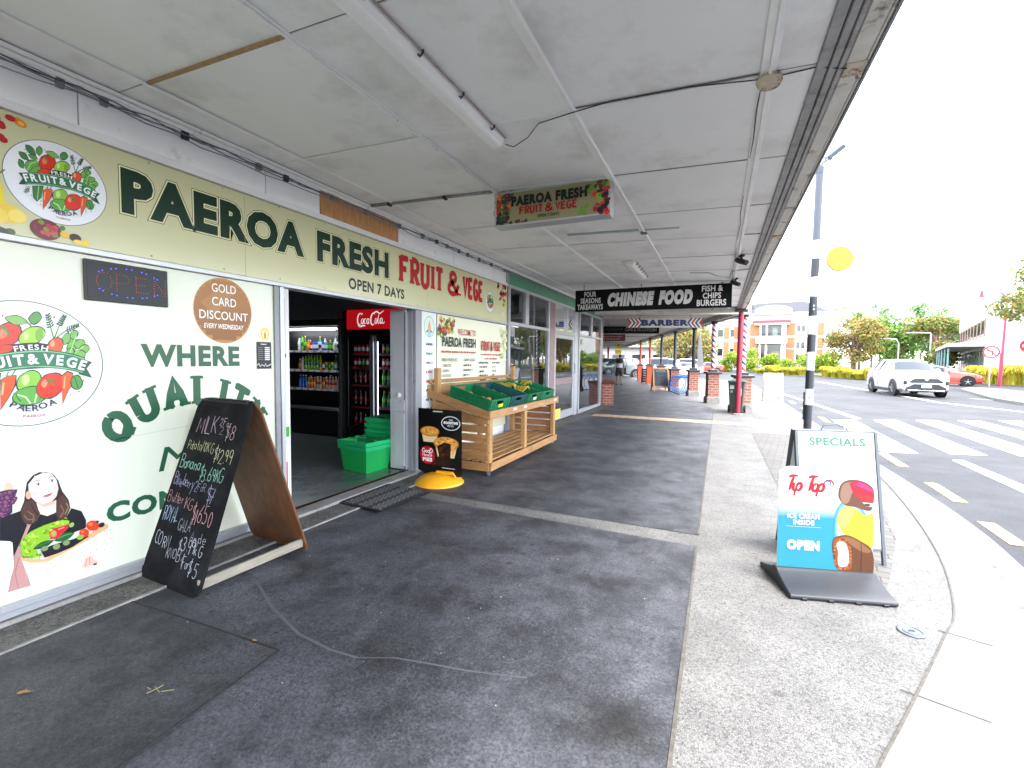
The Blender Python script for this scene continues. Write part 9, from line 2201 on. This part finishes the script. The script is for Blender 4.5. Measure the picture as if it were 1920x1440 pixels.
        # lights front and rear
        mb = MB(); mb.prism([(sg * .48 * k_, -L / 2 + .045, S[1][3] - .16), (sg * .84 * k_, -L / 2 + .23, S[1][3] - .04), (sg * .85 * k_, -L / 2 + .24, S[1][3] + .04), (sg * .5 * k_, -L / 2 + .055, S[1][3] - .06)], (0, -.03, .0)); mb.obj('headlight', HL, t)
        mb = MB(); mb.obox((sg * .72 * k_, L / 2 - .06, S[-1][3] - .12), .26, .06, .13); mb.obj('tail_light', mat('tail_red', '8a1a20', .2), t, bevel=.02)
    y0 = -L / 2
    mb = MB(); mb.prism([(-.40, y0 - .012, S[1][3] - .13), (.40, y0 - .012, S[1][3] - .13), (.60, y0 - .006, S[1][3] - .27), (.56, y0 - .006, S[1][3] - .33), (-.56, y0 - .006, S[1][3] - .33), (-.60, y0 - .006, S[1][3] - .27)], (0, .08, 0)); gr = mb.obj('grille', CLAD, t)
    if kind == 'suv':
        for k in range(3): mb = MB(); mb.box(-.42, .42, y0 - .016, y0 + .02, S[1][3] - .30 + k * .055, S[1][3] - .29 + k * .055); mb.obj('grille_bar', mat('dark_chrome', '6a6d72', .3, metal=.6), gr)
        mb = MB(); mb.lathe([(.075, -.012), (.06, -.02)], 20, (0, y0 - .018, S[1][3] - .16), 'y'); mb.obj('badge', CHR, gr)
        mb = MB(); mb.prism([(-.42, y0 - .02, .60), (.42, y0 - .02, .60), (.70, y0 - .014, .44), (.72, y0 - .014, .27), (-.72, y0 - .014, .27), (-.70, y0 - .014, .44)], (0, .1, 0)); mb.obj('lower_bumper', CLAD, t)
        mb = MB(); mb.box(-.66, .66, y0 - .03, y0 + .08, .30, .335); mb.obj('skid_plate', CHR, t, bevel=.01)
        for sg in (-1, 1): mb = MB(); mb.obox((sg * .74, y0 + .03, .66), .10, .10, .16); mb.obj('fog_light', CLAD, t, bevel=.02)
    mb = MB(); mb.box(-.18, .18, y0 - .05, y0 - .03, .44, .56); mb.obj('number_plate', mat('plate', 'd8d8d6', .5), t)
    return t
CWH, CRD, CGY, CSL, CTL = mat('paint_white', 'bcbcc0', .22, spec=.6, coat=.6), mat('paint_red', 'b8321c', .2, spec=.6, coat=.8), mat('paint_grey', '6d7378', .25, metal=.3, coat=.6), mat('paint_silver', 'b4b9be', .25, metal=.4, coat=.6), mat('paint_teal', '40565a', .25, metal=.3, coat=.6)
car('white four wheel drive car driving towards the crossing', 8.3, 28.4, .05, 'suv', 4.5, 1.86, CWH, .35, hero=True)
car('orange red sports car behind the white car', 14.25, 41.9, R(76), 'hatch', 4.2, 1.74, CRD, .32, hero=True)
PK = 'cars parked beyond the bent footpath'
car('silver grey car with its nose behind the orange piers', -5.2, 40.2, R(-76), 'suv', 4.5, 1.84, CSL, .34, PK)
car('dark teal car parked at the far left behind the walking person', -9.2, 46.5, R(-60), 'suv', 4.4, 1.8, CTL, .33, PK)
car('grey car parked behind the silver grey car', -7.0, 50.5, R(-70), 'suv', 4.5, 1.84, CGY, .34, PK)
car('pale silver car parked between the slate posts', -3.6, 48.5, R(-72), 'hatch', 4.3, 1.76, CSL, .32, PK)
car('white car parked behind the pale silver car', -4.0, 56, R(-76), 'suv', 4.4, 1.8, CWH, .33, PK)
car('red car parked furthest away beside the black post', -1.6, 60, R(-80), 'hatch', 4.2, 1.76, CRD, .32, PK)
car('white car at the left edge beyond the takeaway corner', -12.3, 52, R(-50), 'suv', 4.4, 1.8, CWH, .33, PK)

# ------------------------------------------------------------------ street furniture
def pole(t, m, x, y, h, r_=.05): mb = MB(); mb.tube([(x, y, -.15), (x, y, h)], r_, 10); return mb.obj('pole', m, t, True, smooth=40)
LRD = mat('lamp_red', '9c2448', .4)
t = thing('street_lamp', 'dark red street lamp with a curved arm at the right edge', 'street lamp', (17.6, 42.5, -.08), 0)
mb = MB(); mb.tube([(17.6, 42.5, -.1), (17.6, 42.5, 2.2), (17.62, 42.48, 2.25), (17.66, 42.46, 6.1)], [.11, .10, .075, .055], 10); mb.obj('pole', LRD, t, True, smooth=50)
mb = MB(); mb.tube([(17.66, 42.46, 5.9), (17.4, 42.6, 6.35), (17.0, 42.75, 6.6), (16.5, 42.93, 6.7)], .05, 8); mb.obj('arm', LRD, t, True, smooth=50)
mb = MB(); mb.tube([(17.66, 42.46, 6.1), (17.9, 42.3, 6.6), (18.2, 42.1, 7.0)], .02, 6); mb.obj('arm', LRD, t, True, smooth=50)
mb = MB(); mb.lathe([(.02, .5), (.06, .45), (.10, .3), (.12, .1), (.28, .03), (.28, 0)], 14, (16.52, 42.92, 6.12)); mb.obj('lantern', LRD, t, True, smooth=40)
def disc(name, label, x, y, z, r_, draw, ph=None):
    t = thing(name, label, 'sign', (x, y, -.08), -.12)
    mb = MB(); mb.lathe([(r_, 0), (r_, .02)], 28, (0, 0, z + .08), 'y'); mb.obj('plate', mat('sign_plate', 'd8d8d8', .4), t)
    mb = MB(); mb.tube([(0, .06, -.05), (0, .06, z + .3)], .035, 8); mb.obj('pole', ALU, t)
    M_ = pmat(t); p = Print(M_ @ Vector((0, 0, z + .08)), M_.to_3x3() @ Vector((1, 0, 0)), (0, 0, 1)); p.step = .0015; draw(p, r_); p.build('face', t, .4)
def nlt(p, r_):
    p.ell(0, 0, r_, r_, 'b82a3a', 0, 32); p.ell(0, 0, r_ * .8, r_ * .8, 'e2dfe0', 0, 32); p.line([(.12 * r_, -.5 * r_), (.12 * r_, .2 * r_), (-.35 * r_, .2 * r_)], r_ * .16, '2a2a30'); p.poly([(-.3 * r_, .42 * r_), (-.3 * r_, -.02 * r_), (-.58 * r_, .2 * r_)], '2a2a30'); p.line([(-.6 * r_, .6 * r_), (.6 * r_, -.6 * r_)], r_ * .16, 'b82a3a')
disc('turn_sign', 'round red and white no left turn sign on the right', 16.7, 41.6, 2.27, .42, nlt)
def ne(p, r_): p.ell(0, 0, r_, r_, 'c42430', 0, 32); p.rect(-r_ * .7, r_ * .7, -r_ * .16, r_ * .16, 'e6e6e6')
disc('entry_sign', 'round red no entry sign with a white bar at the right edge', 17.2, 38.6, 2.6, .42, ne)
for k, (x, y) in enumerate(((23, 81.8), (26.2, 80.9))):
    t = thing('lamp_post', ('curved white lamp post above the roof of the white car', 'white lamp post with a level arm right of the curved one')[k], 'street lamp', (x, y, -.1)); mb = MB(); mb.tube([(0, 0, 0), (0, 0, 4.3), (-.3, 0, 4.9), (-1.6, 0, 5.0)] if k == 0 else [(0, 0, 0), (0, 0, 5.6), (-.1, 0, 5.7), (-2.2, 0, 5.75)], .09, 8); mb.obj('pole', ALU, t, smooth=40); mb = MB(); mb.obox((-1.8 if k == 0 else -2.4, 0, 5.0 if k == 0 else 5.75), .6, .2, .1); mb.obj('lamp_head', ALU, t)
t = thing('warning_sign', 'yellow diamond pedestrian sign above the walking person', 'sign', (-9, 45, -.1), .2)
mb = MB(); mb.xf = Matrix.Translation((0, 0, 3.07)) @ Matrix.Rotation(R(45), 4, 'Y'); mb.box(-.36, .36, -.01, .01, -.36, .36); mb.obj('plate', mat('warn_yellow', 'd8b81e', .4), t, bevel=.01)
mb = MB(); mb.box(-.3, .3, -.01, .01, 2.1, 2.5); mb.obj('lower_plate', MATS['warn_yellow'], t); mb = MB(); mb.tube([(0, .05, 0), (0, .05, 3.3)], .04, 8); mb.obj('pole', ALU, t)
M_ = pmat(t); p = Print(M_ @ Vector((0, -.012, 3.07)), M_.to_3x3() @ Vector((1, 0, 0)), (0, 0, 1)); p.h = .004; p.ell(.02, .2, .05, .05, '1c1c1c'); p.line([(0, .14), (0, -.02), (-.1, -.22)], .06, '1c1c1c'); p.line([(0, -.02), (.09, -.22)], .05, '1c1c1c'); p.line([(-.1, .02), (0, .1), (.1, .03)], .04, '1c1c1c'); p.build('symbol', t)

# ------------------------------------------------------------------ person walking away
t = thing('person', 'person in a white top and dark shorts walking away under the veranda', 'person', (-5.2, 26.4, 0), BA + .05)
SKIN = mat('skin', '8d6650', .55)
V, E, RD = [], [], []
def jn(p_, r_, par=None): V.append(p_); RD.append(r_); (E.append((par, len(V) - 1)) if par is not None else None); return len(V) - 1
pel = jn((0, 0, .96), .13); sp1 = jn((0, .01, 1.12), .125, pel); chs = jn((0, .03, 1.34), .145, sp1); nk = jn((0, .04, 1.5), .055, chs); hd_ = jn((.03, .06, 1.60), .085, nk); jn((.03, .06, 1.70), .08, hd_)
for s_ in (-1, 1):
    sh_ = jn((s_ * .17, .03, 1.42), .06, chs); el = jn((s_ * .25, -.02 + .08 * s_, 1.16), .042, sh_); wr = jn((s_ * .24, .05 + .16 * s_, .96), .03, el); pm = jn((s_ * .24, .07 + .18 * s_, .89), .032, wr)
    for k in range(4): a = jn((s_ * .24 + .0, .04 + .18 * s_ + k * .02, .835), .009, pm); jn((s_ * .235, .05 + .18 * s_ + k * .02, .80 + .008 * (k % 2)), .008, a)
    th_ = jn((s_ * .235 - s_ * .03, .11 + .18 * s_, .87), .01, pm); jn((s_ * .22 - s_ * .03, .13 + .18 * s_, .84), .009, th_)
    hp = jn((s_ * .10, 0, .88), .10, pel); kn = jn((s_ * .11, .10 * -s_ + .04, .49), .062, hp); an = jn((s_ * .11, -.12 * s_ - .06, .09), .038, kn); jn((s_ * .12, -.12 * s_ + .10, .035), .03, an)
me = bpy.data.meshes.new('body'); me.from_pydata(V, E, []); o = bpy.data.objects.new('body', me); col.objects.link(o)
sk = o.modifiers.new('s', 'SKIN'); ss = o.modifiers.new('u', 'SUBSURF'); ss.levels = 1; ss.render_levels = 1
for q, r_ in zip(me.skin_vertices[0].data, RD): q.radius = (r_, r_); 
me.skin_vertices[0].data[0].use_root = True
bpy.context.view_layer.update(); m2 = bpy.data.meshes.new_from_object(o.evaluated_get(bpy.context.evaluated_depsgraph_get())); bpy.data.objects.remove(o)
m2.materials.clear(); m2.materials.append(SKIN)
for q in m2.polygons: q.use_smooth = True
put('body', m2, t)
el_ = lambda z, rx, ry, cx=0, cy_=.02, n=14: [(cx + rx * math.cos(2 * math.pi * i / n), cy_ + ry * math.sin(2 * math.pi * i / n), z) for i in range(n)]
mb = MB(); mb.loft([el_(.93, .185, .15), el_(1.1, .175, .15), el_(1.32, .2, .165), el_(1.44, .175, .13), el_(1.5, .075, .07)], caps=False); mb.obj('shirt', mat('shirt_white', 'b9b4ba', .8), t, smooth=60)
mb = MB(); mb.loft([el_(1.24, .205, .175), el_(1.34, .22, .185), el_(1.45, .19, .15), el_(1.53, .09, .085)], caps=False); mb.obj('shawl', mat('shawl_dark', '1c191c', .9), t, smooth=60)
mb = MB(); mb.loft([el_(1.0, .18, .155), el_(.9, .2, .165), el_(.8, .2, .16)], caps=False)
for s_ in (-1, 1): mb.loft([el_(.84, .105, .12, s_ * .1, .0), el_(.52, .11, .115, s_ * .11, .03 - s_ * .08)], caps=False)
mb.obj('shorts', mat('shorts_dark', '2c2a28', .85), t, smooth=60)
mb = MB(); mb.ico((.03, .05, 1.665), .098, 2, (.9, 1, 1.08)); mb.obj('hair', mat('hair_dark', '1a1412', .7), t, smooth=80)
for s_ in (-1, 1): mb = MB(); mb.loft([[(s_ * .12 + dx, -.12 * s_ + dy, zz) for dx, dy in ((-.045, -.1), (.045, -.1), (.05, .1), (.02, .17), (-.02, .17), (-.05, .1))] for zz in (.0, .06)]); mb.obj('shoe', mat('shoe_dark', '222224', .7), t, bevel=.015)
